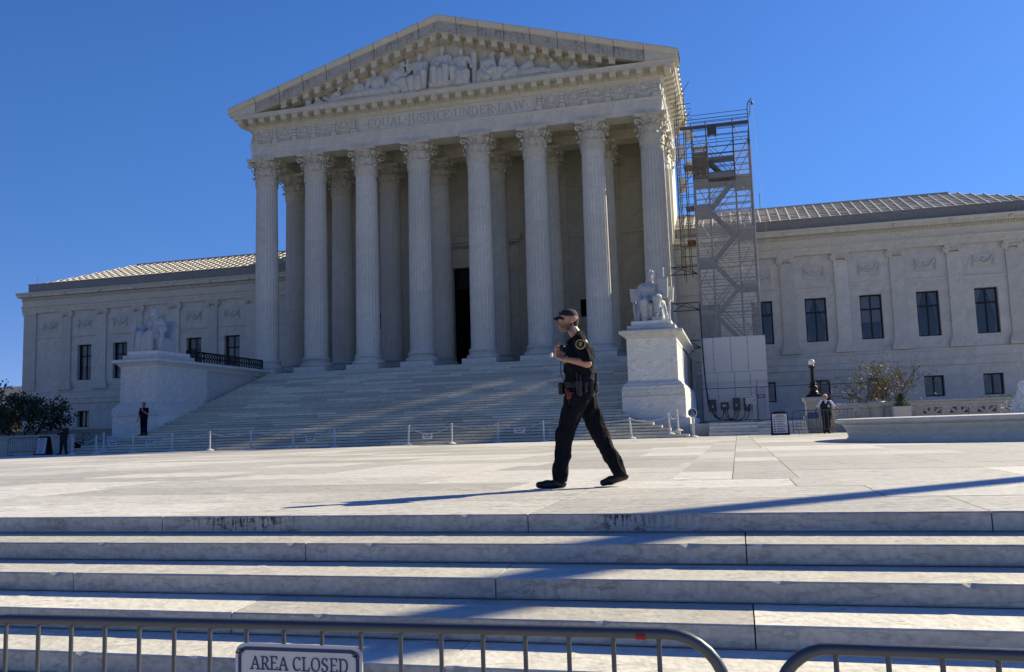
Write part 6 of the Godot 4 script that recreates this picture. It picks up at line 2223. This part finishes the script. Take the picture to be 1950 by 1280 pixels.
func a_frame(label: String, at: Vector3, turn: float) -> void:
	var t := thing("notice_board", label, "notice board", at)
	t.rotation.y = turn
	for s: float in [1.0, -1.0]:
		var m := MB.new()
		m.xf = Transform3D(Basis(Vector3.RIGHT, -s * 0.17), V(0, 0.0, s * 0.27))
		m.prism(PackedVector2Array([Vector2(-0.42, 0), Vector2(0.42, 0), Vector2(0.37, 1.06), Vector2(0.2, 1.13), Vector2(-0.2, 1.13), Vector2(-0.37, 1.06)]), V(0, 0, -0.02), Vector3.RIGHT, Vector3.UP, V(0, 0, 0.04))
		put("leaf", m, M.black, t)
	var sh := MB.new()
	sh.xf = Transform3D(Basis(Vector3.RIGHT, -0.17), V(0, 0.0, 0.27))
	sh.box(V(-0.33, 0.09, 0.022), V(0.33, 1.0, 0.028))
	put("sheet", sh, M.sign_white, t)
	var pr := MB.new()
	pr.xf = sh.xf
	pr.box(V(-0.16, 0.93, 0.029), V(0.16, 0.955, 0.031)); pr.box(V(-0.22, 0.88, 0.029), V(0.22, 0.905, 0.031)); pr.box(V(-0.28, 0.83, 0.029), V(0.28, 0.85, 0.031))
	for i in 6:
		var y := 0.74 - i * 0.115
		pr.xf = sh.xf
		pr.box(V(-0.28, y - 0.02, 0.029), V(-0.21, y + 0.04, 0.031))
		for k in 3: pr.box(V(-0.16, y + 0.03 - k * 0.026, 0.029), V(rng.randf_range(0.12, 0.28), y + 0.042 - k * 0.026, 0.031))
	put("print", pr, M.ink, t)

func barricade(label: String, at: Vector3, w: float, h: float, bars: int, plate: bool, turn: float) -> void:
	var t := thing("crowd_barrier", label, "barrier", at)
	t.rotation.y = turn
	var m := MB.new()
	m.tube(PV([V(0, 0.03, 0), V(0, h - 0.16, 0), V(0.05, h - 0.05, 0), V(0.16, h, 0), V(w - 0.16, h, 0), V(w - 0.05, h - 0.05, 0), V(w, h - 0.16, 0), V(w, 0.03, 0)]), 0.022, 6)
	m.bar(V(0, 0.22, 0), V(w, 0.22, 0), 0.018, 6)
	put("frame", m, M.steel, t)
	for i in bars:
		var b := MB.new()
		var x := w * (i + 1) / (bars + 1)
		b.bar(V(x, 0.22, 0), V(x, h, 0), 0.011, 5)
		put("bar", b, M.steel, t)
	for x in [0.25, w - 0.25]:
		var f := MB.new()
		f.bar(V(x, 0.02, -0.25), V(x, 0.02, 0.25), 0.018, 5); f.bar(V(x, 0.02, 0), V(x, 0.22, 0), 0.018, 5)
		put("foot", f, M.steel, t)
	if plate:
		var p := MB.new()
		p.box(V(0.68, 0.72, 0.025), V(1.18, 1.02, 0.035))
		put("blue_plate", p, M.blue_sign, t)

# ---------------------------------------------------------------- the two barriers at the bottom of the picture
func round_top(w: float, h: float, r: float, left: bool, right: bool, ext: float) -> PackedVector3Array:
	var p := PackedVector3Array()
	if left:
		p.append(V(0, 0.03, 0)); p.append(V(0, h - r - 0.02, 0))
		for i in 9:
			var a := PI - PI / 2 * i / 8.0
			p.append(V(r + r * cos(a), h - r + r * sin(a), 0))
	else: p.append(V(-ext, h, 0))
	if right:
		for i in 9:
			var a := PI / 2 - PI / 2 * i / 8.0
			p.append(V(w - r + r * cos(a), h - r + r * sin(a), 0))
		p.append(V(w, h - r - 0.02, 0)); p.append(V(w, 0.03, 0))
	else: p.append(V(w + ext, h, 0))
	return p

func build_barricades() -> void:
	var q := [
		["galvanised steel crowd barrier across the bottom left, hung with the AREA CLOSED sign", 18.28, 61.225, 2.70, 1.046, 0.17, 0.02],
		["galvanised steel crowd barrier at the bottom right corner, with a bent tube end", 21.125, 61.22, 2.5, 1.028, 0.15, -0.02]]
	for i in 2:
		var d: Array = q[i]
		var w: float = d[3]
		var x0: float = d[1] if i == 1 else d[1] - 0.0
		var t := thing("crowd_barrier", d[0], "barrier", V(x0, -1.065, d[2]), "barriers in front of the steps")
		t.rotation.y = d[6]
		if i == 0: w = 2.70
		var m := MB.new()
		m.tube(round_top(w, d[4], d[5], true, true, 0.0), 0.0178, 14)
		m.bar(V(0, 0.18, 0), V(w, 0.18, 0), 0.013, 8)
		put("frame", m, M.steel, t)
		var x := 0.16
		while x < w - 0.08:
			var b := MB.new()
			var top: float = d[4] - 0.01
			if x < d[5]: top = d[4] - d[5] + sqrt(maxf(0.0, d[5] * d[5] - (d[5] - x) * (d[5] - x)))
			if x > w - d[5]: top = d[4] - d[5] + sqrt(maxf(0.0, d[5] * d[5] - (x - w + d[5]) * (x - w + d[5])))
			b.bar(V(x, 0.18, 0), V(x, top, 0), 0.0075, 8)
			put("bar", b, M.steel, t)
			x += 0.138
		for fx in [0.3, w - 0.3]:
			var f := MB.new()
			f.bar(V(fx, 0.015, -0.28), V(fx, 0.015, 0.28), 0.015, 6); f.bar(V(fx, 0.015, 0), V(fx, 0.18, 0), 0.015, 6)
			put("foot", f, M.steel, t)
		if i == 0:
			var rt := MB.new()
			rt.tube(PV([V(2.438, d[4] - 0.004, 0.004), V(2.468, d[4] - 0.004, 0.004)]), 0.0150, 14)
			put("red_tape", rt, M.red, t)
	# the sign
	var s := thing("closed_sign", "white enamel sign with blue border reading AREA CLOSED, wired to the barrier", "sign", V(19.408, -0.553, 61.268))
	var w2 := 0.452
	var h2 := 0.49
	put("panel", rounded(w2, h2, 0.035, 0.004, 0.0), M.sign_white, s)
	var ring := MB.new()
	var outer := round_poly(w2 - 0.022, h2 - 0.022, 0.030)
	var inner := round_poly(w2 - 0.044, h2 - 0.044, 0.022)
	for i in outer.size():
		var k := (i + 1) % outer.size()
		ring.quad(V(inner[i].x, inner[i].y, 0.006), V(inner[k].x, inner[k].y, 0.006), V(outer[k].x, outer[k].y, 0.006), V(outer[i].x, outer[i].y, 0.006))
		ring.quad(V(outer[i].x, outer[i].y, 0.004), V(outer[i].x, outer[i].y, 0.006), V(outer[k].x, outer[k].y, 0.006), V(outer[k].x, outer[k].y, 0.004))
	put("border", ring, M.blue_sign, s, V(w2 / 2, h2 / 2, 0))
	write("lettering", "AREA CLOSED", 0.043, 0.004, M.blue_sign, s, V(w2 / 2 + 0.004, h2 - 0.062, 0.0055), "Droid Serif", 0.86)
	for x in [0.018, w2 - 0.018]:
		var b := MB.new()
		b.tube(PV([V(x, h2 - 0.035, 0.008), V(x - 0.012, h2 - 0.028, 0.012), V(x, h2 - 0.018, 0.01), V(x + 0.01, h2 - 0.03, 0.012), V(x, h2 - 0.035, 0.008)]), 0.003, 5)
		put("wire_tie", b, M.dull_steel, s)

func round_poly(w: float, h: float, r: float) -> PackedVector2Array:
	var p := PackedVector2Array()
	for c in [[1, 1, 0.0], [-1, 1, PI / 2], [-1, -1, PI], [1, -1, PI * 1.5]]:
		for i in 7:
			var a: float = c[2] + PI / 2 * i / 6.0
			p.append(Vector2(c[0] * (w / 2 - r) + r * cos(a), c[1] * (h / 2 - r) + r * sin(a)))
	return p

func rounded(w: float, h: float, r: float, d: float, z: float) -> MB:
	var m := MB.new()
	m.prism(round_poly(w, h, r), V(w / 2, h / 2, z), Vector3.RIGHT, Vector3.UP, V(0, 0, d))
	return m

# ---------------------------------------------------------------- people
func skin_color(p: Vector3, beard: float, inv: Transform3D) -> Color:
	var c := Color(0.45, 0.235, 0.150)
	var q: Vector3 = inv * p
	if q.length() < 0.17:
		if beard > 0.0:
			var b := clampf((-0.012 - q.y + q.z * 0.10) * 30.0, 0.0, 1.0) * clampf((q.z + 0.035) * 40.0, 0.0, 1.0) * clampf((q.y + 0.135) * 30.0, 0, 1)
			if absf(q.x) < 0.024 and q.y > -0.066 and q.y < -0.045 and q.z > 0.07: b *= 0.2
			c = c.lerp(Color(0.055, 0.038, 0.030), b * beard)
		if absf(q.x) < 0.02 and absf(q.y + 0.056) < 0.009 and q.z > 0.075: c = Color(0.26, 0.10, 0.085)
		if q.y > 0.022 and q.y < 0.040 and absf(absf(q.x) - 0.032) < 0.022 and q.z > 0.06: c = c.lerp(Color(0.16, 0.09, 0.065), 0.4)
	return c

func head_bones(t: Transform3D, s: float) -> Array:
	var raw := [
		[V(0, 0.035, -0.025), 0.088, V(0, 0.035, 0.015), 0.082], [V(0, 0.0, 0.03), 0.068, V(0, -0.05, 0.040), 0.056], [V(-0.03, -0.075, 0.035), 0.030, V(0.03, -0.075, 0.035), 0.030], [V(0, -0.088, 0.062), 0.024, V(0, -0.080, 0.064), 0.022],
		[V(0, 0.012, 0.090), 0.009, V(0, -0.026, 0.108), 0.014], [V(-0.012, -0.030, 0.092), 0.010, V(0.012, -0.030, 0.092), 0.010], [V(-0.034, 0.030, 0.078), 0.013, V(0.034, 0.030, 0.078), 0.013], [V(-0.044, -0.018, 0.058), 0.024, V(-0.03, -0.02, 0.066), 0.022], [V(0.044, -0.018, 0.058), 0.024, V(0.03, -0.02, 0.066), 0.022],
		[V(-0.018, -0.052, 0.088), 0.008, V(0.018, -0.052, 0.088), 0.008], [V(-0.016, -0.062, 0.086), 0.009, V(0.016, -0.062, 0.086), 0.009],
		[V(-0.082, 0.012, -0.012), 0.012, V(-0.080, -0.024, -0.004), 0.010], [V(0.082, 0.012, -0.012), 0.012, V(0.080, -0.024, -0.004), 0.010]]
	var out := []
	for b in raw: out.append([t * (b[0] * s), b[1] * s, t * (b[2] * s), b[3] * s])
	return out

func hand_bones(wr: Vector3, dir: Vector3, across: Vector3, curl: float, s := 1.0) -> Array:
	# four fingers of unequal length bent at two knuckles, and a thumb from the side of the palm
	var palm := dir.cross(across).normalized()
	var out := []
	for i in 4:
		var o := across * (i - 1.5) * 0.020 * s
		var kn: Vector3 = wr + dir * (0.086 - 0.004 * absf(i - 1.3)) * s + o
		out.append([wr + dir * 0.015 * s + o * 0.6, 0.019 * s, kn, 0.0125 * s])
		var ln: float = [0.040, 0.046, 0.043, 0.034][i] * s
		var a1 := curl
		var d1 := dir * cos(a1) + palm * sin(a1)
		var p1 := kn + d1 * ln
		var d2 := dir * cos(a1 * 2.0) + palm * sin(a1 * 2.0)
		var p2 := p1 + d2 * ln * 0.68
		var d3 := dir * cos(a1 * 2.7) + palm * sin(a1 * 2.7)
		out.append([kn, 0.0105 * s, p1, 0.0095 * s]); out.append([p1, 0.0095 * s, p2, 0.0088 * s]); out.append([p2, 0.0088 * s, p2 + d3 * ln * 0.5, 0.0075 * s])
	var tb := wr + dir * 0.03 * s - across * 0.030 * s
	var t1 := tb + (dir * 0.7 - across * 0.45 + palm * 0.4).normalized() * 0.042 * s
	out.append([wr + dir * 0.02 * s - across * 0.012 * s, 0.016 * s, tb, 0.014 * s]); out.append([tb, 0.013 * s, t1, 0.011 * s]); out.append([t1, 0.011 * s, t1 + (dir * 0.85 + palm * 0.5).normalized() * 0.03 * s, 0.009 * s])
	return out

# J: joints in metres from the thing's base; O: options
func person(label: String, at: Vector3, J: Dictionary, O: Dictionary) -> Node3D:
	var t := thing("person", label, "person", at)
	var s: float = O.get("size", 1.0)
	for k in J.keys(): J[k] = J[k] * s
	var hb := Basis.from_euler(Vector3(O.get("nod", 0.0), O.yaw, 0.0))
	var ht := Transform3D(hb, J.head)
	var paint := [O.get("beard", 0.0), ht.affine_inverse()]
	var mid: Vector3 = (J.shl + J.shr) * 0.5
	var hip: Vector3 = (J.hipl + J.hipr) * 0.5
	var body := blob(head_bones(ht, s), 0.0065 * s, 0.012, [], paint)
	var nb: Vector3 = ht * V(0, -0.05, -0.025)
	var core := [[nb, 0.055 * s, mid + V(0, 0.02, 0) * s, 0.062 * s], [mid, 0.08 * s, mid.lerp(hip, 0.5), 0.095 * s], [mid.lerp(hip, 0.5), 0.095 * s, hip, 0.10 * s]]
	for q in [["shl", "ell", "wrl"], ["shr", "elr", "wrr"]]:
		core.append([mid, 0.06 * s, J[q[0]], 0.055 * s]); core.append([J[q[0]], 0.052 * s, J[q[1]], 0.043 * s]); core.append([J[q[1]], 0.044 * s, J[q[2]], 0.028 * s])
	for q in [["hipl", "knl", "anl"], ["hipr", "knr", "anr"]]:
		core.append([hip, 0.09 * s, J[q[0]], 0.08 * s]); core.append([J[q[0]], 0.075 * s, J[q[1]], 0.05 * s]); core.append([J[q[1]], 0.05 * s, J[q[2]], 0.036 * s])
	blob(core, O.get("cell", 0.013) * s, 0.025, [], paint, body)
	for q in [["wrl", "ell", "handl"], ["wrr", "elr", "handr"]]:
		var h: Array = O.get(q[2], [])
		var dir: Vector3 = h[0] if h else (J[q[0]] - J[q[1]]).normalized()
		var ac: Vector3 = h[1] if h else V(0, 0, 1)
		ac = (ac - dir * ac.dot(dir)).normalized()
		blob(hand_bones(J[q[0]], dir.normalized(), ac, h[2] if h else 0.35, s), 0.0045, 0.008, [], paint, body)
	put("body", body, M.skin, t)
	# shirt or jacket
	var c: float = O.get("cell", 0.013) * s
	var sh := []
	var lat := (J.shl - J.shr) as Vector3
	lat = lat.normalized()
	var r0: float = O.get("chest", 0.125) * s
	var r1: float = O.get("waist", 0.125) * s
	var sp: float = O.get("spread", 0.085) * s
	var bf: Vector3 = O.get("front", V(0, 0, 0)) * s
	var wst: Vector3 = hip + V(0, 0.13, 0) * s
	sh.append([J.shl - lat * 0.02 * s - V(0, 0.015, 0) * s, 0.068 * s, J.shr + lat * 0.02 * s - V(0, 0.015, 0) * s, 0.068 * s])
	sh.append([mid + V(-0.01, 0.068, 0) * s, 0.068 * s, mid + V(0, -0.05, 0) * s, 0.09 * s])
	for sd: float in [-1.0, 1.0]:
		sh.append([mid + lat * sd * sp + V(0, -0.12, 0) * s + bf * 0.5, r0, mid.lerp(wst, 0.6) + lat * sd * sp + bf * 0.6, r0 * 1.0]); sh.append([mid.lerp(wst, 0.6) + lat * sd * sp + bf * 0.6, r0, wst + lat * sd * sp * 0.9 + bf * 0.2, r1])
		sh.append([wst + lat * sd * sp * 0.9, r1, wst + lat * sd * sp * 0.9 + V(0, -0.06 - O.get("skirt", 0.0), 0) * s, r1])
	var sl: float = O.get("sleeve", 0.86)
	for q in [["shl", "ell", "wrl"], ["shr", "elr", "wrr"]]:
		var e: Vector3 = J[q[0]].lerp(J[q[1]], minf(sl, 1.0))
		sh.append([J[q[0]], 0.072 * s, e, 0.063 * s])
		if sl > 1.0: sh.append([J[q[1]], 0.060 * s, J[q[1]].lerp(J[q[2]], sl - 1.0), 0.045 * s])
	put("shirt", blob(sh, c, 0.035 * s, [folds(81), 0.022, V(8, 7, 8)]), O.shirt, t)
	if O.has("vest"):
		var vs := []
		for sd: float in [-1.0, 1.0]: vs.append([mid + lat * sd * 0.11 * s + V(0, -0.03, 0) * s, 0.095 * s, mid + lat * sd * 0.10 * s + V(0, -0.14, 0.0) * s, 0.150 * s]); vs.append([mid + lat * sd * 0.10 * s + V(0, -0.14, 0.0) * s, 0.152 * s, wst + lat * sd * 0.09 * s, 0.15 * s])
		put("vest", blob(vs, c, 0.03, []), O.vest, t)
	var tr := []
	tr.append([hip + V(0, 0.10, 0) * s - lat * 0.07 * s, 0.118 * s, hip + V(0, 0.10, 0) * s + lat * 0.07 * s, 0.118 * s])
	for q in [["hipl", "knl", "anl"], ["hipr", "knr", "anr"]]:
		tr.append([hip + V(0, 0.08, 0) * s, 0.11 * s, J[q[0]], 0.125 * s]); tr.append([J[q[0]], 0.122 * s, J[q[1]], 0.088 * s]); tr.append([J[q[1]], 0.088 * s, J[q[2]] + V(0, -0.01, 0) * s, 0.078 * s])
	put("trousers", blob(tr, c, 0.03 * s, [folds(90), 0.024, V(9, 4, 9)]), O.trousers, t)
	for q in [["anl", "toel", "heell"], ["anr", "toer", "heelr"]]:
		var sb := [[J[q[2]], 0.040 * s, J[q[1]].lerp(J[q[2]], 0.35), 0.044 * s], [J[q[1]].lerp(J[q[2]], 0.35), 0.044 * s, J[q[1]], 0.034 * s], [J[q[0]], 0.045 * s, J[q[2]].lerp(J[q[1]], 0.25) + V(0, 0.02, 0) * s, 0.045 * s]]
		put("shoe", blob(sb, 0.009, 0.02), M.black, t)
	var eyes := MB.new()
	for sd: float in [-1.0, 1.0]: eyes.ball(ht * V(sd * 0.032 * s, 0.012 * s, 0.077 * s), V(0.009, 0.005, 0.010) * s, 8, 6)
	put("eyes", eyes, M.black, t)
	if O.get("hair", "") == "cap":
		var cp := MB.new()
		cp.xf = ht.scaled_local(Vector3.ONE * s)
		var rows := []
		for i in 9:
			var el := PI * 0.5 * i / 8.0
			var row := PackedVector3Array()
			for j in 24:
				var a := TAU * j / 24
				row.append(V(0.090 * pow(cos(el), 0.8) * sin(a), 0.046 + 0.086 * sin(el) + (0.006 * cos(a) if i < 3 else 0.0), -0.012 + 0.106 * pow(cos(el), 0.8) * cos(a)))
			rows.append(row)
		cp.grid(rows, true)
		cp.ball(V(0, 0.133, -0.012), V(0.010, 0.006, 0.010), 8, 5)
		put("cap", cp, M.cap_cloth, t)
		var br := MB.new()
		br.xf = cp.xf
		for off in [0.0, -0.007]:
			rows = []
			for i in 5:
				var row := PackedVector3Array()
				for j in 13:
					var u := (j - 6) / 6.0
					var a := u * 0.85
					var rr := 0.102 + 0.066 * (i / 4.0) * pow(cos(u * PI * 0.5), 0.55)
					row.append(V(0.094 * sin(a) * (1.0 + 0.1 * i / 4.0), 0.060 + off - 0.026 * u * u - 0.022 * i / 4.0, -0.012 + rr * cos(a)))
				rows.append(row)
			br.grid(rows, false, false, off == 0.0)
		put("cap_brim", br, M.cap_cloth, t)
		var bd := MB.new()
		bd.xf = cp.xf
		bd.ball(V(0, 0.085, 0.086), V(0.022, 0.016, 0.004), 10, 6)
		put("cap_badge", bd, M.navy, t)
		put("short_hair", blob([[ht * V(0, 0.02, -0.05) * 1.0, 0.070 * s, ht * (V(0, -0.035, -0.045) * s), 0.064 * s], [ht * (V(-0.066, 0.02, -0.03) * s), 0.018, ht * (V(-0.068, 0.0, -0.03) * s), 0.012], [ht * (V(0.066, 0.02, -0.03) * s), 0.018, ht * (V(0.068, 0.0, -0.03) * s), 0.012]], 0.007, 0.01), M.hair_dark, t)
	else:
		var hm: Material = O.hairmat
		put("hair", blob([[ht * (V(0, 0.055, -0.03) * s), 0.092 * s, ht * (V(0, 0.055, 0.01) * s), 0.084 * s], [ht * (V(0, 0.0, -0.05) * s), 0.08 * s, ht * (V(0, -0.03, -0.045) * s), 0.068 * s], [ht * (V(-0.075, 0.02, -0.01) * s), 0.024, ht * (V(-0.075, 0.0, -0.02) * s), 0.02], [ht * (V(0.075, 0.02, -0.01) * s), 0.024, ht * (V(0.075, 0.0, -0.02) * s), 0.02]], 0.008, 0.012), hm, t)
	return t

func build_people() -> void:
	# the officer striding past
	var J := {"head": V(-0.048, 1.735, 0.0), "shl": V(0.10, 1.50, 0.19), "shr": V(0.05, 1.50, -0.19), "ell": V(0.185, 1.262, 0.27), "elr": V(0.06, 1.23, -0.27), "wrl": V(-0.055, 1.318, 0.185), "wrr": V(-0.13, 1.37, -0.10),
		"hipl": V(0.035, 0.93, 0.085), "hipr": V(0.085, 0.93, -0.085), "knl": V(-0.105, 0.555, 0.10), "knr": V(0.225, 0.545, -0.09), "anl": V(-0.175, 0.125, 0.10), "anr": V(0.415, 0.165, -0.08), "toel": V(-0.39, 0.036, 0.13), "heell": V(-0.145, 0.042, 0.10), "toer": V(0.245, 0.036, -0.08), "heelr": V(0.475, 0.10, -0.08)}
	var t := person("person in dark police uniform and cap walking left across the plaza with a radio", V(19.42, 0, 54.9), J, {"yaw": -PI / 2 + 0.42, "nod": 0.02, "beard": 0.75, "shirt": M.navy, "trousers": M.navy, "hair": "cap", "sleeve": 0.86, "chest": 0.150, "waist": 0.146, "spread": 0.07, "cell": 0.010, "front": V(-0.02, 0, 0),
		"handl": [V(-0.93, 0.42, -0.25), V(0.05, -0.55, 0.8), 0.75], "handr": [V(-0.75, 0.60, 0.35), V(0.3, 0.2, 0.9), 0.65]})
	var m := MB.new()
	# belt and what hangs on it
	var bl := PackedVector3Array()
	for i in 28: bl.append(V(0.055 + 0.168 * cos(TAU * i / 28) + 0.0, 1.055, 0.215 * sin(TAU * i / 28)))
	for dy in [-0.018, 0.0, 0.018]:
		var b2 := PackedVector3Array()
		for p in bl: b2.append(p + V(0, dy, 0))
		m.tube(b2, 0.012, 5, true)
	put("belt", m, M.leather, t)
	var gear := [[V(0.055, 0.935, 0.195), V(0.115, 1.10, 0.24)], [V(0.13, 0.965, 0.165), V(0.165, 1.075, 0.22)], [V(0.175, 0.935, 0.06), V(0.225, 1.105, 0.15)], [V(0.205, 0.96, -0.05), V(0.25, 1.08, 0.04)], [V(-0.155, 0.955, 0.03), V(-0.095, 1.085, 0.13)]]
	for g in gear:
		m = MB.new()
		m.bbox(g[0], g[1], 0.014)
		put("belt_pouch", m, M.leather, t)
	m = MB.new()
	m.bar(V(0.07, 1.10, 0.22), V(0.065, 1.17, 0.22), 0.012, 6); m.bar(V(0.10, 1.10, 0.22), V(0.10, 1.15, 0.22), 0.01, 6); m.bar(V(0.235, 0.98, 0.11), V(0.25, 1.17, 0.11), 0.016, 6)
	put("radio_aerial", m, M.black, t)
	m = MB.new()
	m.bbox(V(-0.165, 1.405, -0.06), V(-0.085, 1.485, 0.0), 0.02)
	put("radio_microphone", m, M.black, t)
	m = MB.new()
	m.tube(PV([V(-0.12, 1.42, -0.02), V(-0.13, 1.30, 0.05), V(-0.12, 1.18, 0.11), V(-0.07, 1.06, 0.18), V(-0.03, 1.0, 0.225), V(-0.03, 0.86, 0.20)]), 0.005, 5)
	put("radio_cord", m, M.black, t)
	m = MB.new()
	m.bbox(V(-0.05, 0.905, 0.19), V(0.035, 0.975, 0.215), 0.008); m.bbox(V(-0.06, 0.97, 0.195), V(-0.02, 0.995, 0.21), 0.006)
	put("red_tag", m, M.red, t)
	m = MB.new()
	m.bar(V(-0.03, 1.0, 0.218), V(-0.01, 0.93, 0.222), 0.006, 5); m.bar(V(-0.03, 0.96, 0.22), V(0.01, 0.92, 0.222), 0.004, 5)
	put("key_clip", m, M.steel, t)
	m = MB.new()
	m.xf = Transform3D(Basis.from_euler(V(0.05, -0.05, 0.0)), V(-0.205, 1.372, 0.13))
	m.bbox(V(-0.012, -0.02, -0.03), V(0.006, 0.025, 0.03), 0.004)
	put("paper_cup", m, M.sign_white, t)
	m = MB.new()
	var wr := PackedVector3Array()
	var bd := V(-0.93, 0.22, -0.30).normalized()
	var s1 := bd.cross(Vector3.UP).normalized()
	var s2 := bd.cross(s1)
	for i in 16: wr.append(V(-0.035, 1.314, 0.192) + (s1 * cos(TAU * i / 16) + s2 * sin(TAU * i / 16)) * 0.036)
	m.tube(wr, 0.006, 5, true)
	put("wristband", m, M.gold, t)
	# round sleeve patch with a gold ring
	var pt := Transform3D(Basis.from_euler(V(-0.22, 0.12, -0.12)), V(0.128, 1.455, 0.288))
	m = MB.new(); m.xf = pt * Transform3D(Basis(Vector3.RIGHT, PI / 2), Vector3.ZERO)
	m.lathe([[0.052, -0.004], [0.052, 0.003], [0.042, 0.0035]], 24)
	put("patch_ring", m, M.gold, t)
	m = MB.new(); m.xf = pt * Transform3D(Basis(Vector3.RIGHT, PI / 2), Vector3.ZERO)
	m.lathe([[0.042, 0.0035], [0.002, 0.004]], 24)
	put("patch_field", m, M.navy, t)
	m = MB.new(); m.xf = pt
	for q in [[0.0, 0.012, 0.011], [-0.014, 0.0, 0.008], [0.014, 0.004, 0.008], [0.0, -0.008, 0.010], [-0.01, -0.02, 0.006], [0.012, -0.018, 0.006], [0.006, 0.024, 0.006], [-0.012, 0.018, 0.005]]: m.ball(V(q[0], q[1], 0.005), V(q[2], q[2] * 0.8, 0.002), 7, 4)
	put("patch_emblem", m, M.gold, t)
	m = MB.new(); m.xf = Transform3D(Basis.from_euler(V(-0.3, 0.95, 0)), V(0.172, 1.475, 0.215))
	m.box(V(-0.022, -0.03, 0), V(0.022, 0.03, 0.006))
	put("shoulder_badge", m, M.sign_white, t)
	m = MB.new()
	m.tube(PV([V(0.075, 1.565, 0.10), V(0.09, 1.60, 0.04), V(0.09, 1.61, -0.03)]), 0.02, 6); m.tube(PV([V(0.075, 1.565, 0.10), V(0.0, 1.53, 0.11), V(-0.045, 1.50, 0.06)]), 0.017, 6)
	put("collar", m, M.navy, t)
	m = MB.new()
	m.tube(PV([V(0.01, 1.72, 0.085), V(0.03, 1.66, 0.085), V(0.055, 1.58, 0.09)]), 0.0018, 5)
	put("earpiece_cord", m, M.sign_white, t)
	# standing officer on the steps by the left pedestal
	var F := {"head": V(0, 1.70, 0.03), "shl": V(0.21, 1.47, 0), "shr": V(-0.21, 1.47, 0), "ell": V(0.30, 1.20, 0.10), "elr": V(-0.30, 1.18, -0.02), "wrl": V(0.06, 1.36, 0.22), "wrr": V(-0.33, 0.93, 0.05), "hipl": V(0.095, 0.92, 0), "hipr": V(-0.095, 0.92, 0), "knl": V(0.11, 0.50, 0.02), "knr": V(-0.10, 0.50, 0.02), "anl": V(0.12, 0.10, -0.02), "anr": V(-0.11, 0.10, -0.02), "toel": V(0.16, 0.035, 0.17), "heell": V(0.12, 0.042, -0.06), "toer": V(-0.16, 0.035, 0.17), "heelr": V(-0.11, 0.042, -0.06)}
	person("person in black police uniform standing on the steps by the left pedestal, hand at chin", V(-14.62, 0.966, 17.05), F.duplicate(), {"yaw": 0.25, "beard": 0.8, "shirt": M.navy, "trousers": M.navy, "hair": "short", "hairmat": M.hair_dark, "size": 1.13, "waist": 0.142, "chest": 0.138, "cell": 0.016, "handl": [V(-0.5, 0.75, -0.1), V(0, 0.2, 1), 0.6]})
	# person in dark suit by the left posts
	var S := F.duplicate()
	S["ell"] = V(0.33, 1.20, 0.06); S["wrl"] = V(0.12, 1.30, 0.24); S["elr"] = V(-0.33, 1.18, 0.04); S["wrr"] = V(-0.10, 1.26, 0.25)
	S["head"] = V(0.02, 1.67, 0.08); S["knl"] = V(0.17, 0.5, 0.05); S["anl"] = V(0.20, 0.10, 0.0); S["toel"] = V(0.25, 0.035, 0.17); S["heell"] = V(0.19, 0.042, -0.04); S["knr"] = V(-0.14, 0.5, 0.02)
	S["anr"] = V(-0.20, 0.10, 0.0); S["toer"] = V(-0.26, 0.035, 0.17); S["heelr"] = V(-0.19, 0.042, -0.04)
	person("person in a dark suit standing at the left end of the stairs with hands together", V(-17.45, 0, 19.95 + 0.55), S, {"yaw": -0.3, "nod": 0.2, "shirt": M.suit, "trousers": M.suit, "hair": "short", "hairmat": M.hair_dark, "size": 1.02, "sleeve": 1.9, "skirt": 0.14, "waist": 0.14, "cell": 0.016})
	# white-haired officer leaning on the right barrier
	var R := F.duplicate()
	R["ell"] = V(0.40, 1.22, 0.0); R["wrl"] = V(0.58, 1.10, 0.22); R["elr"] = V(-0.40, 1.22, 0.02); R["wrr"] = V(-0.46, 1.06, 0.22)
	R["anl"] = V(0.05, 0.10, -0.02); R["knl"] = V(0.09, 0.5, 0.03); R["toel"] = V(0.10, 0.035, 0.17); R["heell"] = V(0.05, 0.042, -0.06)
	var r := person("white-haired person in white shirt, dark vest and sunglasses leaning on the right crowd barrier", V(25.16, 0, 19.75), R, {"yaw": -0.15, "shirt": M.shirt_white, "vest": M.suit, "trousers": M.suit, "hair": "short", "hairmat": M.hair_white, "size": 1.02, "cell": 0.015, "handl": [V(0.75, -0.3, 0.4), V(0.4, 0.1, 0.9), 0.5], "handr": [V(-0.3, -0.5, 0.6), V(-0.8, 0.1, 0.4), 0.5]})
	m = MB.new()
	m.xf = Transform3D(Basis.from_euler(V(0, -0.15, 0)), V(0, 1.734, 0.03))
	m.ball(V(-0.034, 0.012, 0.092), V(0.030, 0.020, 0.010), 10, 6); m.ball(V(0.034, 0.012, 0.092), V(0.030, 0.020, 0.010), 10, 6); m.bar(V(-0.08, 0.02, 0.05), V(0.08, 0.02, 0.05), 0.004, 5)
	put("sunglasses", m, M.black, r)
	m = MB.new()
	m.bbox(V(0.08, 1.24, 0.15), V(0.16, 1.36, 0.172), 0.006); m.tube(PV([V(0.09, 1.50, 0.09), V(0.11, 1.42, 0.14), V(0.12, 1.36, 0.145)]), 0.006, 5)
	put("name_badge", m, M.sign_white, r)
	m = MB.new()
	m.bbox(V(-0.10, 0.98, 0.10), V(0.10, 1.04, 0.16), 0.01); m.bbox(V(0.16, 0.82, -0.02), V(0.23, 1.02, 0.12), 0.012); m.bbox(V(-0.24, 0.82, -0.02), V(-0.17, 1.02, 0.12), 0.012)
	put("belt", m, M.leather, r)
